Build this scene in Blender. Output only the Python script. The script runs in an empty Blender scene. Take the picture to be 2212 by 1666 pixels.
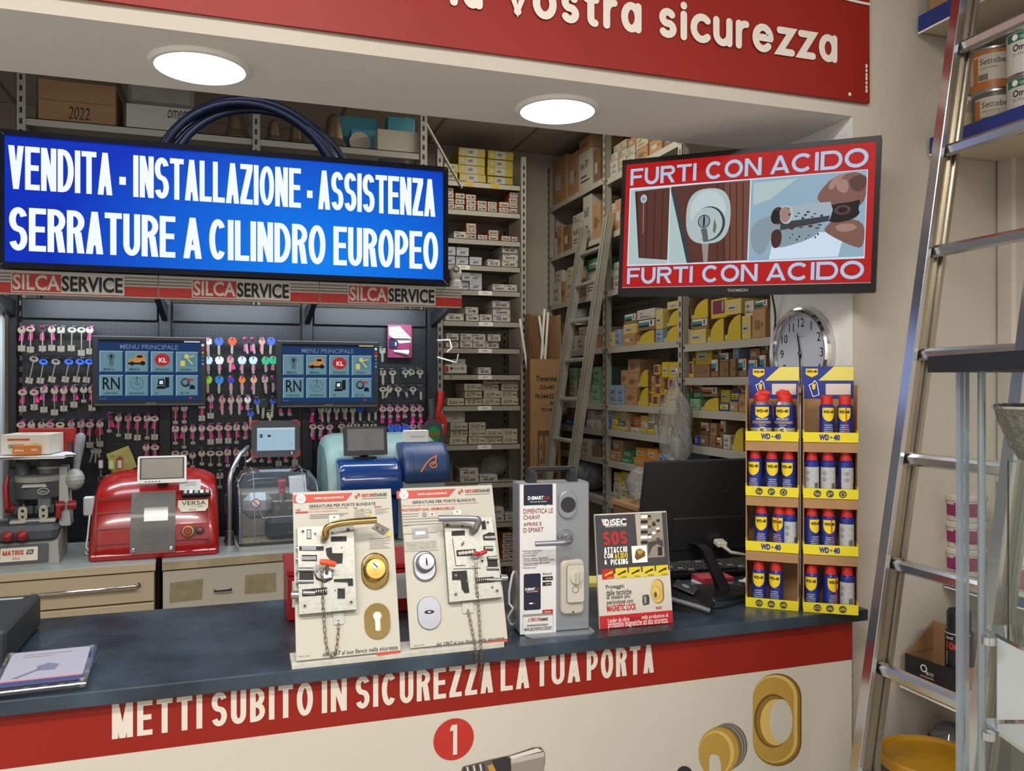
import bpy, math, random
from mathutils import Vector, Matrix

# ---------------------------------------------------------------- camera, world, lights, exposure
sc = bpy.context.scene
COL = sc.collection
FPX, CX, CY = 1780.0, 1106.0, 833.0
YAW = math.radians(18.5)
EYE = Vector((0.0, 0.0, 1.58))
cam_d = bpy.data.cameras.new('camera'); cam_d.sensor_width = 36.0
cam_d.lens = 36.0 * FPX / 2212.0; cam_d.clip_start = 0.05; cam_d.clip_end = 60
cam = bpy.data.objects.new('camera', cam_d); COL.objects.link(cam)
cam.location = EYE; cam.rotation_euler = (math.radians(90), 0, -YAW)
sc.camera = cam
sc.view_settings.view_transform = 'Standard'; sc.view_settings.look = 'None'
sc.view_settings.exposure = 0.0; sc.view_settings.gamma = 1.0
sc.view_settings.use_curve_mapping = False
sc.cycles.transparent_max_bounces = 32; sc.cycles.max_bounces = 10; sc.cycles.diffuse_bounces = 5
wd = bpy.data.worlds.new('world'); sc.world = wd; wd.use_nodes = True
wd.node_tree.nodes['Background'].inputs['Color'].default_value = (0.95, 0.97, 1.0, 1)
wd.node_tree.nodes['Background'].inputs['Strength'].default_value = 0.75  # even fill light, added through the room's open side behind the camera

def area(name, loc, rot, sx, sy, power, col):
    # a lamp fitting's light
    d = bpy.data.lights.new(name, 'AREA'); d.shape = 'RECTANGLE'; d.size = sx; d.size_y = sy
    d.energy = power; d.color = col
    o = bpy.data.objects.new(name, d); COL.objects.link(o)
    o.location = loc; o.rotation_euler = rot
    return o
# fluorescent ceiling fittings of the shop (customer side) and of the store room behind the counter
area('shop_ceiling_lamp', (-0.6, 0.2, 3.16), (0, 0, 0), 2.2, 0.25, 85, (1.0, 0.98, 0.95))
area('shop_ceiling_lamp', (1.0, -0.9, 3.16), (0, 0, 0), 2.2, 0.25, 85, (1.0, 0.98, 0.95))
area('store_ceiling_lamp', (-0.3, 3.0, 3.15), (0, 0, 0), 1.6, 0.25, 14, (0.92, 0.97, 1.0))
area('store_ceiling_lamp', (1.45, 3.75, 3.15), (0, 0, 0), 0.25, 1.8, 22, (1.0, 0.93, 0.80))

# ---------------------------------------------------------------- pixel -> place helpers (camera is level)
CYW, SYW = math.cos(YAW), math.sin(YAW)
def ray(px, py):
    a = (px - CX) / FPX; b = -(py - CY) / FPX
    return Vector((SYW + a * CYW, CYW - a * SYW, b))
def atY(px, py, Y):
    d = ray(px, py); return EYE + d * (Y / d.y)
def atX(px, py, X):
    d = ray(px, py); return EYE + d * (X / d.x)
def atZ(px, py, z):
    d = ray(px, py); return EYE + d * ((z - EYE.z) / d.z)
def atP(px, py, p, n):
    d = ray(px, py); return EYE + d * ((Vector(p) - EYE).dot(n) / d.dot(n))

# ---------------------------------------------------------------- materials
def lin(c):
    if isinstance(c, str):
        c = c.lstrip('#'); c = [int(c[i:i+2], 16) / 255 for i in (0, 2, 4)]
    return tuple((x / 12.92 if x <= 0.04045 else ((x + 0.055) / 1.055) ** 2.4) for x in c) + (1.0,)
MATS = {}
def mat(name, col, rough=0.5, metal=0.0, var=0.0, vscale=8.0, bump=0.0, bscale=60.0, coat=0.0, emit=None, es=1.0, col2=None, spec=0.5, stretch=None):
    if name in MATS: return MATS[name]
    m = bpy.data.materials.new(name); m.use_nodes = True; nt = m.node_tree
    b = nt.nodes['Principled BSDF']
    b.inputs['Base Color'].default_value = lin(col); b.inputs['Roughness'].default_value = rough
    b.inputs['Metallic'].default_value = metal; b.inputs['Specular IOR Level'].default_value = spec
    if coat: b.inputs['Coat Weight'].default_value = coat; b.inputs['Coat Roughness'].default_value = 0.08
    if emit is not None:
        b.inputs['Emission Color'].default_value = lin(emit); b.inputs['Emission Strength'].default_value = es
    vec = None
    if var or bump:
        tc = nt.nodes.new('ShaderNodeTexCoord'); vec = tc.outputs['Object']
        if stretch:
            mp = nt.nodes.new('ShaderNodeMapping'); mp.inputs['Scale'].default_value = stretch
            nt.links.new(vec, mp.inputs['Vector']); vec = mp.outputs['Vector']
    if var:
        n = nt.nodes.new('ShaderNodeTexNoise'); n.inputs['Scale'].default_value = vscale; n.inputs['Detail'].default_value = 4
        nt.links.new(vec, n.inputs['Vector'])
        r = nt.nodes.new('ShaderNodeValToRGB'); c = lin(col)
        c2 = lin(col2) if col2 else tuple(x * (1 - var) for x in c[:3]) + (1,)
        r.color_ramp.elements[0].position = 0.35; r.color_ramp.elements[1].position = 0.68
        r.color_ramp.elements[0].color = c2; r.color_ramp.elements[1].color = c
        nt.links.new(n.outputs['Fac'], r.inputs['Fac']); nt.links.new(r.outputs['Color'], b.inputs['Base Color'])
    if bump:
        n2 = nt.nodes.new('ShaderNodeTexNoise'); n2.inputs['Scale'].default_value = bscale; n2.inputs['Detail'].default_value = 3
        nt.links.new(vec, n2.inputs['Vector'])
        bp = nt.nodes.new('ShaderNodeBump'); bp.inputs['Strength'].default_value = bump; bp.inputs['Distance'].default_value = 0.01
        nt.links.new(n2.outputs['Fac'], bp.inputs['Height']); nt.links.new(bp.outputs['Normal'], b.inputs['Normal'])
    MATS[name] = m; return m
def clear(name, tint=(0.95, 0.98, 0.97), refl=0.25, rough=0.03, body=0.0, bodycol=(0.8, 0.85, 0.85), wrinkle=0.0):
    """thin clear plastic or glass: see-through with a fresnel sheen"""
    if name in MATS: return MATS[name]
    m = bpy.data.materials.new(name); m.use_nodes = True; nt = m.node_tree
    for n in list(nt.nodes):
        if n.type == 'BSDF_PRINCIPLED': nt.nodes.remove(n)
    out = [n for n in nt.nodes if n.type == 'OUTPUT_MATERIAL'][0]
    tr = nt.nodes.new('ShaderNodeBsdfTransparent'); tr.inputs['Color'].default_value = tuple(tint) + (1,)
    gl = nt.nodes.new('ShaderNodeBsdfGlossy'); gl.inputs['Roughness'].default_value = rough
    lw = nt.nodes.new('ShaderNodeLayerWeight'); lw.inputs['Blend'].default_value = refl
    mx = nt.nodes.new('ShaderNodeMixShader'); nt.links.new(lw.outputs['Fresnel'], mx.inputs['Fac'])
    base = tr.outputs[0]
    if body:
        df = nt.nodes.new('ShaderNodeBsdfDiffuse'); df.inputs['Color'].default_value = tuple(bodycol) + (1,)
        m2 = nt.nodes.new('ShaderNodeMixShader'); m2.inputs['Fac'].default_value = body
        nt.links.new(tr.outputs[0], m2.inputs[1]); nt.links.new(df.outputs[0], m2.inputs[2]); base = m2.outputs[0]
    if wrinkle:
        tc = nt.nodes.new('ShaderNodeTexCoord'); n2 = nt.nodes.new('ShaderNodeTexNoise'); n2.inputs['Scale'].default_value = wrinkle
        bp = nt.nodes.new('ShaderNodeBump'); bp.inputs['Strength'].default_value = 0.8; bp.inputs['Distance'].default_value = 0.02
        nt.links.new(tc.outputs['Object'], n2.inputs['Vector']); nt.links.new(n2.outputs['Fac'], bp.inputs['Height'])
        nt.links.new(bp.outputs['Normal'], gl.inputs['Normal']); nt.links.new(bp.outputs['Normal'], lw.inputs['Normal'])
    nt.links.new(base, mx.inputs[1]); nt.links.new(gl.outputs[0], mx.inputs[2])
    nt.links.new(mx.outputs[0], out.inputs['Surface'])
    MATS[name] = m; return m
def glow(name, col, s=1.0):
    """a self-lit display surface"""
    if name in MATS: return MATS[name]
    return mat(name, (0.01, 0.01, 0.01), rough=0.4, emit=col, es=s, spec=0.12)

# ---------------------------------------------------------------- mesh builder
def T(x=0, y=0, z=0): return Matrix.Translation((x, y, z))
def R(deg, ax='Z'): return Matrix.Rotation(math.radians(deg), 4, ax)
def S(x, y, z): return Matrix.Diagonal((x, y, z, 1))
def frame(o, x, y):
    """matrix with origin o, local x and y along the given directions"""
    x = Vector(x).normalized(); y = Vector(y); z = x.cross(y).normalized(); y = z.cross(x)
    m = Matrix((x, y, z)).transposed().to_4x4(); m.translation = Vector(o); return m
_font_cache = {}
def glyphs(s, bold=0.0, shear=0.0, res=3):
    k = (s, bold, shear, res)
    if k in _font_cache: return _font_cache[k]
    c = bpy.data.curves.new('lettering', 'FONT'); c.body = s; c.size = 1; c.offset = bold; c.shear = shear; c.resolution_u = res
    c.fill_mode = 'FRONT' if hasattr(c, 'fill_mode') else 'FRONT'
    o = bpy.data.objects.new('lettering', c); me = o.to_mesh()
    v = [tuple(p.co) for p in me.vertices]; f = [tuple(p.vertices) for p in me.polygons]
    o.to_mesh_clear(); bpy.data.objects.remove(o); bpy.data.curves.remove(c)
    if not v: v, f = [(0, 0, 0)], []
    x0 = min(p[0] for p in v); x1 = max(p[0] for p in v); y0 = min(p[1] for p in v); y1 = max(p[1] for p in v)
    # faces facing +z
    ff = []
    for q in f:
        a = sum(v[q[i]][0] * v[q[(i+1) % len(q)]][1] - v[q[(i+1) % len(q)]][0] * v[q[i]][1] for i in range(len(q)))
        ff.append(q if a > 0 else tuple(reversed(q)))
    _font_cache[k] = (v, ff, x0, x1, y0, y1); return _font_cache[k]
class MB:
    def __init__(s, M=None): s.v = []; s.f = []; s.mi = []; s.sm = []; s.mats = []; s.M = M or Matrix()
    def add(s, vs, fs, m, smooth=False, M=None):
        W = s.M @ M if M is not None else s.M
        flip = W.determinant() < 0
        n = len(s.v); s.v += [W @ Vector(p) for p in vs]
        if m not in s.mats: s.mats.append(m)
        k = s.mats.index(m)
        for q in fs:
            q = tuple(i + n for i in q); s.f.append(tuple(reversed(q)) if flip else q); s.mi.append(k); s.sm.append(smooth)
        return s
    def box(s, c, d, m, r=0.0, M=None):
        x, y, z = (k / 2 for k in d); cx, cy, cz = c
        if r <= 0:
            vs = [(cx + a * x, cy + b * y, cz + e * z) for a in (-1, 1) for b in (-1, 1) for e in (-1, 1)]
            fs = [(0, 1, 3, 2), (4, 6, 7, 5), (0, 4, 5, 1), (2, 3, 7, 6), (0, 2, 6, 4), (1, 5, 7, 3)]
            return s.add(vs, fs, m, False, M)
        r = min(r, x * .98, y * .98, z * .98); vs = []; ix = {}
        for a in (-1, 1):
            for b in (-1, 1):
                for e in (-1, 1):
                    for k in range(3):
                        o = [x - r, y - r, z - r]; o[k] += r
                        ix[(a, b, e, k)] = len(vs); vs.append((cx + a * o[0], cy + b * o[1], cz + e * o[2]))
        fs = []
        def fc(pts):
            # orient outward
            P = [Vector(vs[i]) - Vector(c) for i in pts]; n = (P[1] - P[0]).cross(P[2] - P[0]); g = sum(P, Vector())
            fs.append(tuple(pts) if n.dot(g) > 0 else tuple(reversed(pts)))
        for k in range(3):
            u, w = [q for q in range(3) if q != k]
            for sg in (-1, 1):
                q = []
                for su, sw in ((-1, -1), (1, -1), (1, 1), (-1, 1)):
                    key = [0, 0, 0]; key[k] = sg; key[u] = su; key[w] = sw; q.append(ix[tuple(key) + (k,)])
                fc(q)
            for su in (-1, 1):
                for sw in (-1, 1):
                    q = []
                    for sg, kk in ((-1, u), (-1, w), (1, w), (1, u)):
                        key = [0, 0, 0]; key[k] = sg; key[u] = su; key[w] = sw; q.append(ix[tuple(key) + (kk,)])
                    fc(q)
        for a in (-1, 1):
            for b in (-1, 1):
                for e in (-1, 1): fc([ix[(a, b, e, k)] for k in range(3)])
        return s.add(vs, fs, m, False, M)
    def cyl(s, p0, p1, r0, m, r1=None, n=16, caps=True, smooth=True):
        r1 = r0 if r1 is None else r1; p0 = Vector(p0); p1 = Vector(p1); d = (p1 - p0).normalized()
        u = d.orthogonal().normalized(); w = d.cross(u)
        vs = [p0 + (u * math.cos(2*math.pi*i/n) + w * math.sin(2*math.pi*i/n)) * r0 for i in range(n)]
        vs += [p1 + (u * math.cos(2*math.pi*i/n) + w * math.sin(2*math.pi*i/n)) * r1 for i in range(n)]
        s.add(vs, [(i, (i+1) % n, n + (i+1) % n, n + i) for i in range(n)], m, smooth)
        if caps: s.add(vs, [tuple(range(n-1, -1, -1)), tuple(range(n, 2*n))], m, False)
        return s
    def tube(s, pts, r, m, n=8, closed=False):
        P = [Vector(p) for p in pts]; k = len(P); vs = []; rr = r if isinstance(r, (list, tuple)) else [r] * k
        prev = None
        for i in range(k):
            a = P[i-1] if (i or closed) else P[i]; b = P[(i+1) % k] if (i < k-1 or closed) else P[i]
            d = (b - a).normalized()
            u = (prev - d * prev.dot(d)) if prev is not None else d.orthogonal()
            if u.length < 1e-6: u = d.orthogonal()
            u.normalize(); prev = u; w = d.cross(u)
            vs += [P[i] + (u * math.cos(2*math.pi*j/n) + w * math.sin(2*math.pi*j/n)) * rr[i] for j in range(n)]
        fs = []
        for i in range(k if closed else k - 1):
            a = i * n; b = ((i+1) % k) * n
            fs += [(a + j, a + (j+1) % n, b + (j+1) % n, b + j) for j in range(n)]
        s.add(vs, fs, m, True)
        if not closed: s.add(vs, [tuple(range(n-1, -1, -1)), tuple(range((k-1)*n, k*n))], m, False)
        return s
    def lathe(s, prof, m, n=24, M=None, smooth=True, mats=None):
        vs = []; k = len(prof)
        for r, z in prof: vs += [(r * math.cos(2*math.pi*i/n), r * math.sin(2*math.pi*i/n), z) for i in range(n)]
        for j in range(k - 1):
            mm = mats[j] if mats else m
            s.add(vs[j*n:(j+2)*n], [(i, (i+1) % n, n + (i+1) % n, n + i) for i in range(n)], mm, smooth, M)
        return s
    def loft(s, loops, m, smooth=True, caps=True, closed=True):
        n = len(loops[0]); vs = [p for L in loops for p in L]; fs = []
        for k in range(len(loops) - 1):
            for i in range(n if closed else n - 1):
                j = (i+1) % n; fs.append((k*n+i, k*n+j, (k+1)*n+j, (k+1)*n+i))
        s.add(vs, fs, m, smooth)
        if caps and closed: s.add(vs, [tuple(range(n-1, -1, -1)), tuple(range((len(loops)-1)*n, len(loops)*n))], m)
        return s
    def ball(s, c, r, m, n=14, sc=(1, 1, 1)):
        prof = [(max(1e-4, math.sin(math.pi*i/8)) * r, -math.cos(math.pi*i/8) * r) for i in range(9)]
        return s.lathe(prof, m, n, T(*c) @ S(*sc))
    def prism(s, poly, h, m, M=None, z0=0.0, side=None, smooth=False):
        """polygon (ccw, local xy) raised from z0 to z0+h"""
        n = len(poly)
        a = sum(poly[i][0] * poly[(i+1) % n][1] - poly[(i+1) % n][0] * poly[i][1] for i in range(n))
        if a < 0: poly = list(reversed(poly))
        vs = [(x, y, z0) for x, y in poly] + [(x, y, z0 + h) for x, y in poly]
        s.add(vs, [tuple(range(n-1, -1, -1)), tuple(range(n, 2*n))], m, False, M)
        return s.add(vs, [(i, (i+1) % n, n + (i+1) % n, n + i) for i in range(n)], side or m, smooth, M)
    def ring(s, outer, inner, h, m, M=None, z0=0.0):
        """plate with a hole: outer and inner loops of the same count"""
        n = len(outer); vs = [(x, y, z0 + k) for k in (0, h) for L in (outer, inner) for x, y in L]
        o0, i0, o1, i1 = 0, n, 2*n, 3*n; fs = []
        for i in range(n):
            j = (i+1) % n
            fs += [(o1+i, o1+j, i1+j, i1+i), (o0+j, o0+i, i0+i, i0+j), (o0+i, o0+j, o1+j, o1+i), (i0+j, i0+i, i1+i, i1+j)]
        return s.add(vs, fs, m, False, M)
    def flat(s, poly, m, M=None, z=0.0):
        n = len(poly); a = sum(poly[i][0] * poly[(i+1) % n][1] - poly[(i+1) % n][0] * poly[i][1] for i in range(n))
        if a < 0: poly = list(reversed(poly))
        return s.add([(x, y, z) for x, y in poly], [tuple(range(n))], m, False, M)
    def rect(s, x0, y0, x1, y1, m, M=None, z=0.0):
        return s.flat([(x0, y0), (x1, y0), (x1, y1), (x0, y1)], m, M, z)
    def text(s, t, x0, y0, x1, y1, m, M=None, z=0.0, bold=0.0, shear=0.0, keep=False, res=3):
        """lettering filling the rectangle (local xy); keep=True keeps its own proportions, set from the height, starting at x0"""
        v, f, a0, a1, b0, b1 = glyphs(t, bold, shear, res)
        sy = (y1 - y0) / max(1e-6, b1 - b0); sx = (x1 - x0) / max(1e-6, a1 - a0)
        if keep: sx = min(sx, sy) if keep == 'fit' else sy
        return s.add([(x0 + (p[0] - a0) * sx, y0 + (p[1] - b0) * sy, z) for p in v], f, m, False, M)
    def build(s, name, parent=None, loc=None, rotz=0.0):
        me = bpy.data.meshes.new(name); me.from_pydata([tuple(p) for p in s.v], [], s.f)
        for m in s.mats: me.materials.append(m)
        me.polygons.foreach_set('material_index', s.mi); me.polygons.foreach_set('use_smooth', s.sm); me.update()
        return link(name, me, parent, loc, rotz)
def link(name, me, parent=None, loc=None, rotz=0.0):
    o = bpy.data.objects.new(name, me); COL.objects.link(o)
    if parent: o.parent = parent
    if loc is not None: o.location = loc
    if rotz: o.rotation_euler = (0, 0, math.radians(rotz))
    return o
def tag(o, label, cat, group=None):
    o['label'] = label; o['category'] = cat
    if group: o['group'] = group
    return o
def thing(name, label, cat, loc=(0, 0, 0), rotz=0.0, group=None, M=None):
    o = bpy.data.objects.new(name, None); o.empty_display_size = 0.03; COL.objects.link(o)
    if M is not None: o.matrix_world = M
    else: o.location = loc; o.rotation_euler = (0, 0, math.radians(rotz))
    return tag(o, label, cat, group)
def struct(name, mb):
    o = mb.build(name); o['kind'] = 'structure'; return o
def dup(o, loc=None, rotz=None, label=None, M=None):
    c = o.copy(); COL.objects.link(c)
    if M is not None: c.matrix_world = M
    if loc is not None: c.location = loc
    if rotz is not None: c.rotation_euler = (0, 0, math.radians(rotz))
    if label: c['label'] = label
    for ch in list(o.children):
        k = ch.copy(); COL.objects.link(k); k.parent = c
        for g in list(ch.children):
            q = g.copy(); COL.objects.link(q); q.parent = k
    return c
def circ(r, n=24, cx=0, cy=0, ry=None, a0=0, a1=360):
    full = abs(a1 - a0) >= 360; k = n if full else n + 1
    return [(cx + r * math.cos(math.radians(a0 + (a1 - a0) * i / n)), cy + (ry or r) * math.sin(math.radians(a0 + (a1 - a0) * i / n))) for i in range(k)]
def rrect(x0, y0, x1, y1, r, n=5):
    out = []
    for cx, cy, a in ((x1 - r, y0 + r, -90), (x1 - r, y1 - r, 0), (x0 + r, y1 - r, 90), (x0 + r, y0 + r, 180)):
        out += [(cx + r * math.cos(math.radians(a + 90 * i / n)), cy + r * math.sin(math.radians(a + 90 * i / n))) for i in range(n + 1)]
    return out
def stadium(w, h, n=12, cx=0, cy=0):
    r = w / 2; d = h / 2 - r
    return [(cx + r * math.cos(math.pi * i / n), cy + d + r * math.sin(math.pi * i / n)) for i in range(n + 1)] + \
           [(cx - r * math.cos(math.pi * i / n), cy - d - r * math.sin(math.pi * i / n)) for i in range(n + 1)]
ORD = 'first second third fourth fifth sixth seventh eighth ninth tenth eleventh twelfth thirteenth fourteenth fifteenth sixteenth seventeenth eighteenth'.split()
FRONT = lambda x, y, z: frame((x, y, z), (1, 0, 0), (0, 0, 1))   # local xy on a face looking towards -Y (the shop)
rnd = random.Random(7)

# common materials
BLACK = mat('black_plastic', '1a1a1c', 0.4); INK = mat('black_ink', '15151a', 0.6); WHITEP = mat('white_print', 'f2efe8', 0.55)
WHITE = mat('white_plastic', 'e6e4de', 0.4); REDP = mat('red_print', 'b5241c', 0.5); REDBAN = mat('red_vinyl', '8c1c0e', 0.5, spec=.3, bump=0.15, bscale=5, var=0.12, vscale=2)
STEEL = mat('brushed_steel', 'a8a8a6', 0.35, 1.0); CHROME = mat('chrome', 'd8d8da', 0.12, 1.0); GOLD = mat('polished_brass', 'c2a465', 0.15, 1.0)
GALV = mat('galvanised_steel', '8f8d84', 0.45, 0.6, var=0.15, vscale=20); SHELF = mat('grey_enamel_steel', 'a39f92', 0.5, 0.0, var=0.06, vscale=5)
CARD = mat('brown_cardboard', 'a07a52', 0.8, var=0.12, vscale=12); CARDD = mat('dark_cardboard', '7a5a3c', 0.85, var=0.15, vscale=12)
YEL = mat('yellow_card', 'd8c02a', 0.6); GREYP = mat('grey_print', '8a8880', 0.6); DGREY = mat('dark_grey_plastic', '3a3c40', 0.45)
PINK = mat('pink_tag', 'ee2f90', 0.55); NICKEL = mat('nickel_key', 'b4aea0', 0.38, 0.85, var=0.15, vscale=30)
# ---------------------------------------------------------------- block capitals and round lower case drawn from strokes
def ribbon(pts, t, closed=False):
    """quads along a centre line, t = thickness"""
    q = [pts[0]]
    for p in pts[1:]:
        if abs(p[0]-q[-1][0]) + abs(p[1]-q[-1][1]) > 1e-7: q.append(p)
    pts = q; n = len(pts); L = []; Rr = []
    for i in range(n):
        a = pts[i-1] if (i or closed) else None; c = pts[i]; b = pts[(i+1) % n] if (i < n-1 or closed) else None
        def nrm(p, q):
            dx, dy = q[0]-p[0], q[1]-p[1]; l = math.hypot(dx, dy) or 1; return (-dy/l, dx/l)
        n1 = nrm(a, c) if a else None; n2 = nrm(c, b) if b else None
        n1 = n1 or n2; n2 = n2 or n1
        mx, my = n1[0]+n2[0], n1[1]+n2[1]; l2 = mx*mx+my*my
        k = 2.0 / max(l2, 0.8)
        L.append((c[0]+mx*k*t/2, c[1]+my*k*t/2)); Rr.append((c[0]-mx*k*t/2, c[1]-my*k*t/2))
    out = []
    for i in range(n if closed else n-1):
        j = (i+1) % n; out.append([Rr[i], Rr[j], L[j], L[i]])
    return out
def arc(cx, cy, rx, ry, a0, a1, n=10):
    return [(cx + rx*math.cos(math.radians(a0+(a1-a0)*i/n)), cy + ry*math.sin(math.radians(a0+(a1-a0)*i/n))) for i in range(n+1)]
def cap(ch, w, h, t, th):
    """polygons of a block capital in a w x h box, stems t wide, bars th thick"""
    x0, x1, y0, y1 = t/2, w-t/2, th/2, h-th/2; xm = w/2; ym = h/2; out = []
    st = lambda x: [(x-t/2, 0), (x+t/2, 0), (x+t/2, h), (x-t/2, h)]
    bar = lambda y, a=0, b=w: [(a, y-th/2), (b, y-th/2), (b, y+th/2), (a, y+th/2)]
    if ch in 'I1l|':
        out.append([(0, 0), (w, 0), (w, h), (0, h)])
        if ch == '1': out = [[(w-t, 0), (w, 0), (w, h), (w-t*.9, h)], [(0, h*.80), (w-t*.5, h*.80), (w-t*.5, h*.86), (w-t, h), (w-t*1.2, h), (0, h*.88)]]
    elif ch == '-': out.append([(0, h*.27), (w, h*.27), (w, h*.46), (0, h*.46)])
    elif ch == 'E': out += [st(x0), bar(y0), bar(y1), bar(ym+th*.1, 0, w*.93)]
    elif ch == 'F': out += [st(x0), bar(y1), bar(ym, 0, w*.9)]
    elif ch == 'L': out += [st(x0), bar(y0)]
    elif ch == 'T': out += [st(xm), bar(y1)]
    elif ch == 'H': out += [st(x0), st(x1), bar(ym)]
    elif ch == 'N': out += [st(x0), st(x1), [(0, h), (t*1.05, h), (w, 0), (w-t*1.05, 0)]]
    elif ch == 'M': out += [st(x0), st(x1), [(0, h), (t*1.1, h), (xm+t*.5, 0), (xm-t*.5, 0)], [(w-t*1.1, h), (w, h), (xm+t*.5, 0), (xm-t*.5, 0)]]
    elif ch == 'W': out += [[(0, h), (t, h), (w*.27+t*.5, 0), (w*.27-t*.4, 0)], [(xm-t*.45, h*.9), (xm+t*.45, h*.9), (w*.27+t*.5, 0), (w*.27-t*.4, 0)], [(xm-t*.45, h*.9), (xm+t*.45, h*.9), (w*.73+t*.4, 0), (w*.73-t*.5, 0)], [(w-t, h), (w, h), (w*.73+t*.4, 0), (w*.73-t*.5, 0)]]
    elif ch == 'V': out += [[(0, h), (t*1.08, h), (xm+t*.5, 0), (xm-t*.5, 0)], [(w-t*1.08, h), (w, h), (xm+t*.5, 0), (xm-t*.5, 0)]]
    elif ch == 'A': out += [[(0, 0), (t*1.08, 0), (xm+t*.5, h), (xm-t*.5, h)], [(w-t*1.08, 0), (w, 0), (xm+t*.5, h), (xm-t*.5, h)], bar(h*.27, w*.2, w*.8)]
    elif ch in 'Zz': out += [bar(y0), bar(y1), [(0, th), (t*1.25, th), (w, h-th), (w-t*1.25, h-th)]]
    elif ch == 'K': out += [st(x0), [(t*.8, h*.38), (t*1.1, h*.62), (w-t*1.2, h), (w, h)], [(w*.36, h*.52), (w*.62, h*.66), (w, 0), (w-t*1.25, 0)]]
    elif ch == 'U':
        k = (w-t)/2; ky = min(h*.45, max(k, h*.22)); out += ribbon([(x0, h)] + arc(xm, y0+ky, k, ky, 180, 360, 14) + [(x1, h)], t)
    elif ch in 'O0Q': out += ribbon(arc(xm, ym, (w-t)/2, (h-th)/2, 0, 360, 26)[:-1], t, True)
    elif ch == 'o#': pass
    elif ch == 'C': out += ribbon(arc(xm, ym, (w-t)/2, (h-th)/2, 42, 318, 22), t)
    elif ch == 'G': out += ribbon(arc(xm, ym, (w-t)/2, (h-th)/2, 42, 350, 24), t) + [bar(ym-th*.4, xm, w)]
    elif ch == 'D':
        k = min(w-t, h*.55)*.98; ky = (h-th)/2
        out += [st(x0)] + ribbon([(0, y1), (x1-k*.75, y1)] + arc(x1-k*.75, ym, k*.75, ky, 90, -90, 14) + [(0, y0)], (t+th)/2)
    elif ch in 'PRB':
        top = h*.53 if ch != 'B' else h*.50; ry = (y1-top)/2 if ch != 'P' else (y1-h*.42)/2; cy = y1-ry; rx = min(w*.42, ry*1.15); xr = x1 if ch != 'B' else x1-t*.1
        out += [st(x0)] + ribbon([(0, y1), (xr-rx, y1)] + arc(xr-rx, cy, rx, ry, 90, -90, 12) + [(0, cy-ry)], (t+th)/2)
        if ch == 'R': out.append([(w*.42, h*.50), (w*.42+t*1.1, h*.50), (w, 0), (w-t*1.12, 0)])
        if ch == 'B':
            ry2 = (cy-ry-y0)/2; rx2 = min(w*.44, ry2*1.2); out += ribbon([(0, cy-ry), (x1-rx2, cy-ry)] + arc(x1-rx2, y0+ry2, rx2, ry2, 90, -90, 12) + [(0, y0)], (t+th)/2)
    elif ch == 'S':
        k = (w-t)/2; q = (h-th)/4
        out += ribbon(arc(xm, y1-q, k, q, 20, 245, 14) + arc(xm, y0+q, k, q, 65, -160, 14), (t+th)/2)
    elif ch == 'X': out += [[(0, h), (t*1.1, h), (w, 0), (w-t*1.1, 0)], [(w-t*1.1, h), (w, h), (t*1.1, 0), (0, 0)]]
    elif ch == '4': out += [st(w-t*1.1), bar(h*.27), [(0, h*.27), (t*.9, h*.27), (w-t*.9, h), (w-t*1.6, h)]]
    elif ch == '2': out += ribbon(arc(xm, y1-h*.24, (w-t)/2, h*.24, 170, -35, 12) + [(x0*.8, th)], (t+th)/2) + [bar(y0)]
    elif ch == '.': out.append([(0, 0), (w, 0), (w, th), (0, th)])
    return out
CW = {'I': None, '-': .55, 'M': 1.28, 'W': 1.45, 'O': 1.12, 'C': 1.06, 'D': 1.06, 'G': 1.1, '1': .62, '.': None, 'E': .95, 'L': .9, 'F': .9, 'Z': .95, ' ': .35}
def block(mb, s, x0, y0, x1, y1, m, M=None, z=0.0, t=.2, hf=.85, gap=.05):
    """block capitals filling the rectangle; t, gap = share of the height"""
    h = y1 - y0; tt = t*h; g = gap*h; n = len(s)
    fixed = g*(n-1) + sum(tt for c in s if CW.get(c, 1) is None); rel = sum(CW.get(c, 1) for c in s if CW.get(c, 1) is not None)
    W = (x1-x0-fixed) / max(rel, .01); x = x0
    for c in s:
        k = CW.get(c, 1); w = tt if k is None else k*W
        if c != ' ':
            for q, p in enumerate(cap(c, w, h, tt, tt*hf)): mb.flat([(x+a, y0+b) for a, b in p], m, M, z + 2e-5*(q % 40))
        x += w + g
LC = {  # centre lines of round lower-case letters in a unit x-height box
    's': (.72, [arc(.36, .74, .30, .26, 35, 245, 12) + arc(.36, .25, .33, .25, 65, -145, 12)]),
    'i': (.0, [[(0, 0), (0, 1)], [(0, 1.38), (0, 1.40)]]), 'l': (.0, [[(0, 0), (0, 1.5)]]),
    'c': (.78, [arc(.5, .5, .5, .5, 48, 312, 16)]), 'u': (.80, [[(0, 1)] + arc(.4, .4, .4, .4, 180, 360, 12) + [(.8, 1)], [(.8, 1), (.8, 0)]]),
    'r': (.46, [[(0, 0), (0, 1)], arc(.42, .58, .42, .42, 180, 85, 8)]), 'e': (.96, [[(.04, .52), (.95, .52)] + arc(.48, .5, .48, .5, 4, 315, 18)]),
    'z': (.80, [[(0, 1), (.8, 1), (0, 0), (.8, 0)]]), 'a': (.86, [arc(.43, .5, .43, .5, 0, 360, 20), [(.86, 1), (.86, 0)]]),
    'v': (.86, [[(0, 1), (.43, 0), (.86, 1)]]), 'o': (.98, [arc(.49, .5, .49, .5, 0, 360, 22)]),
    't': (.56, [[(.24, 1.38), (.24, .22)] + arc(.46, .22, .22, .22, 180, 270, 5) + [(.5, 0)], [(0, 1), (.54, 1)]])}
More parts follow.
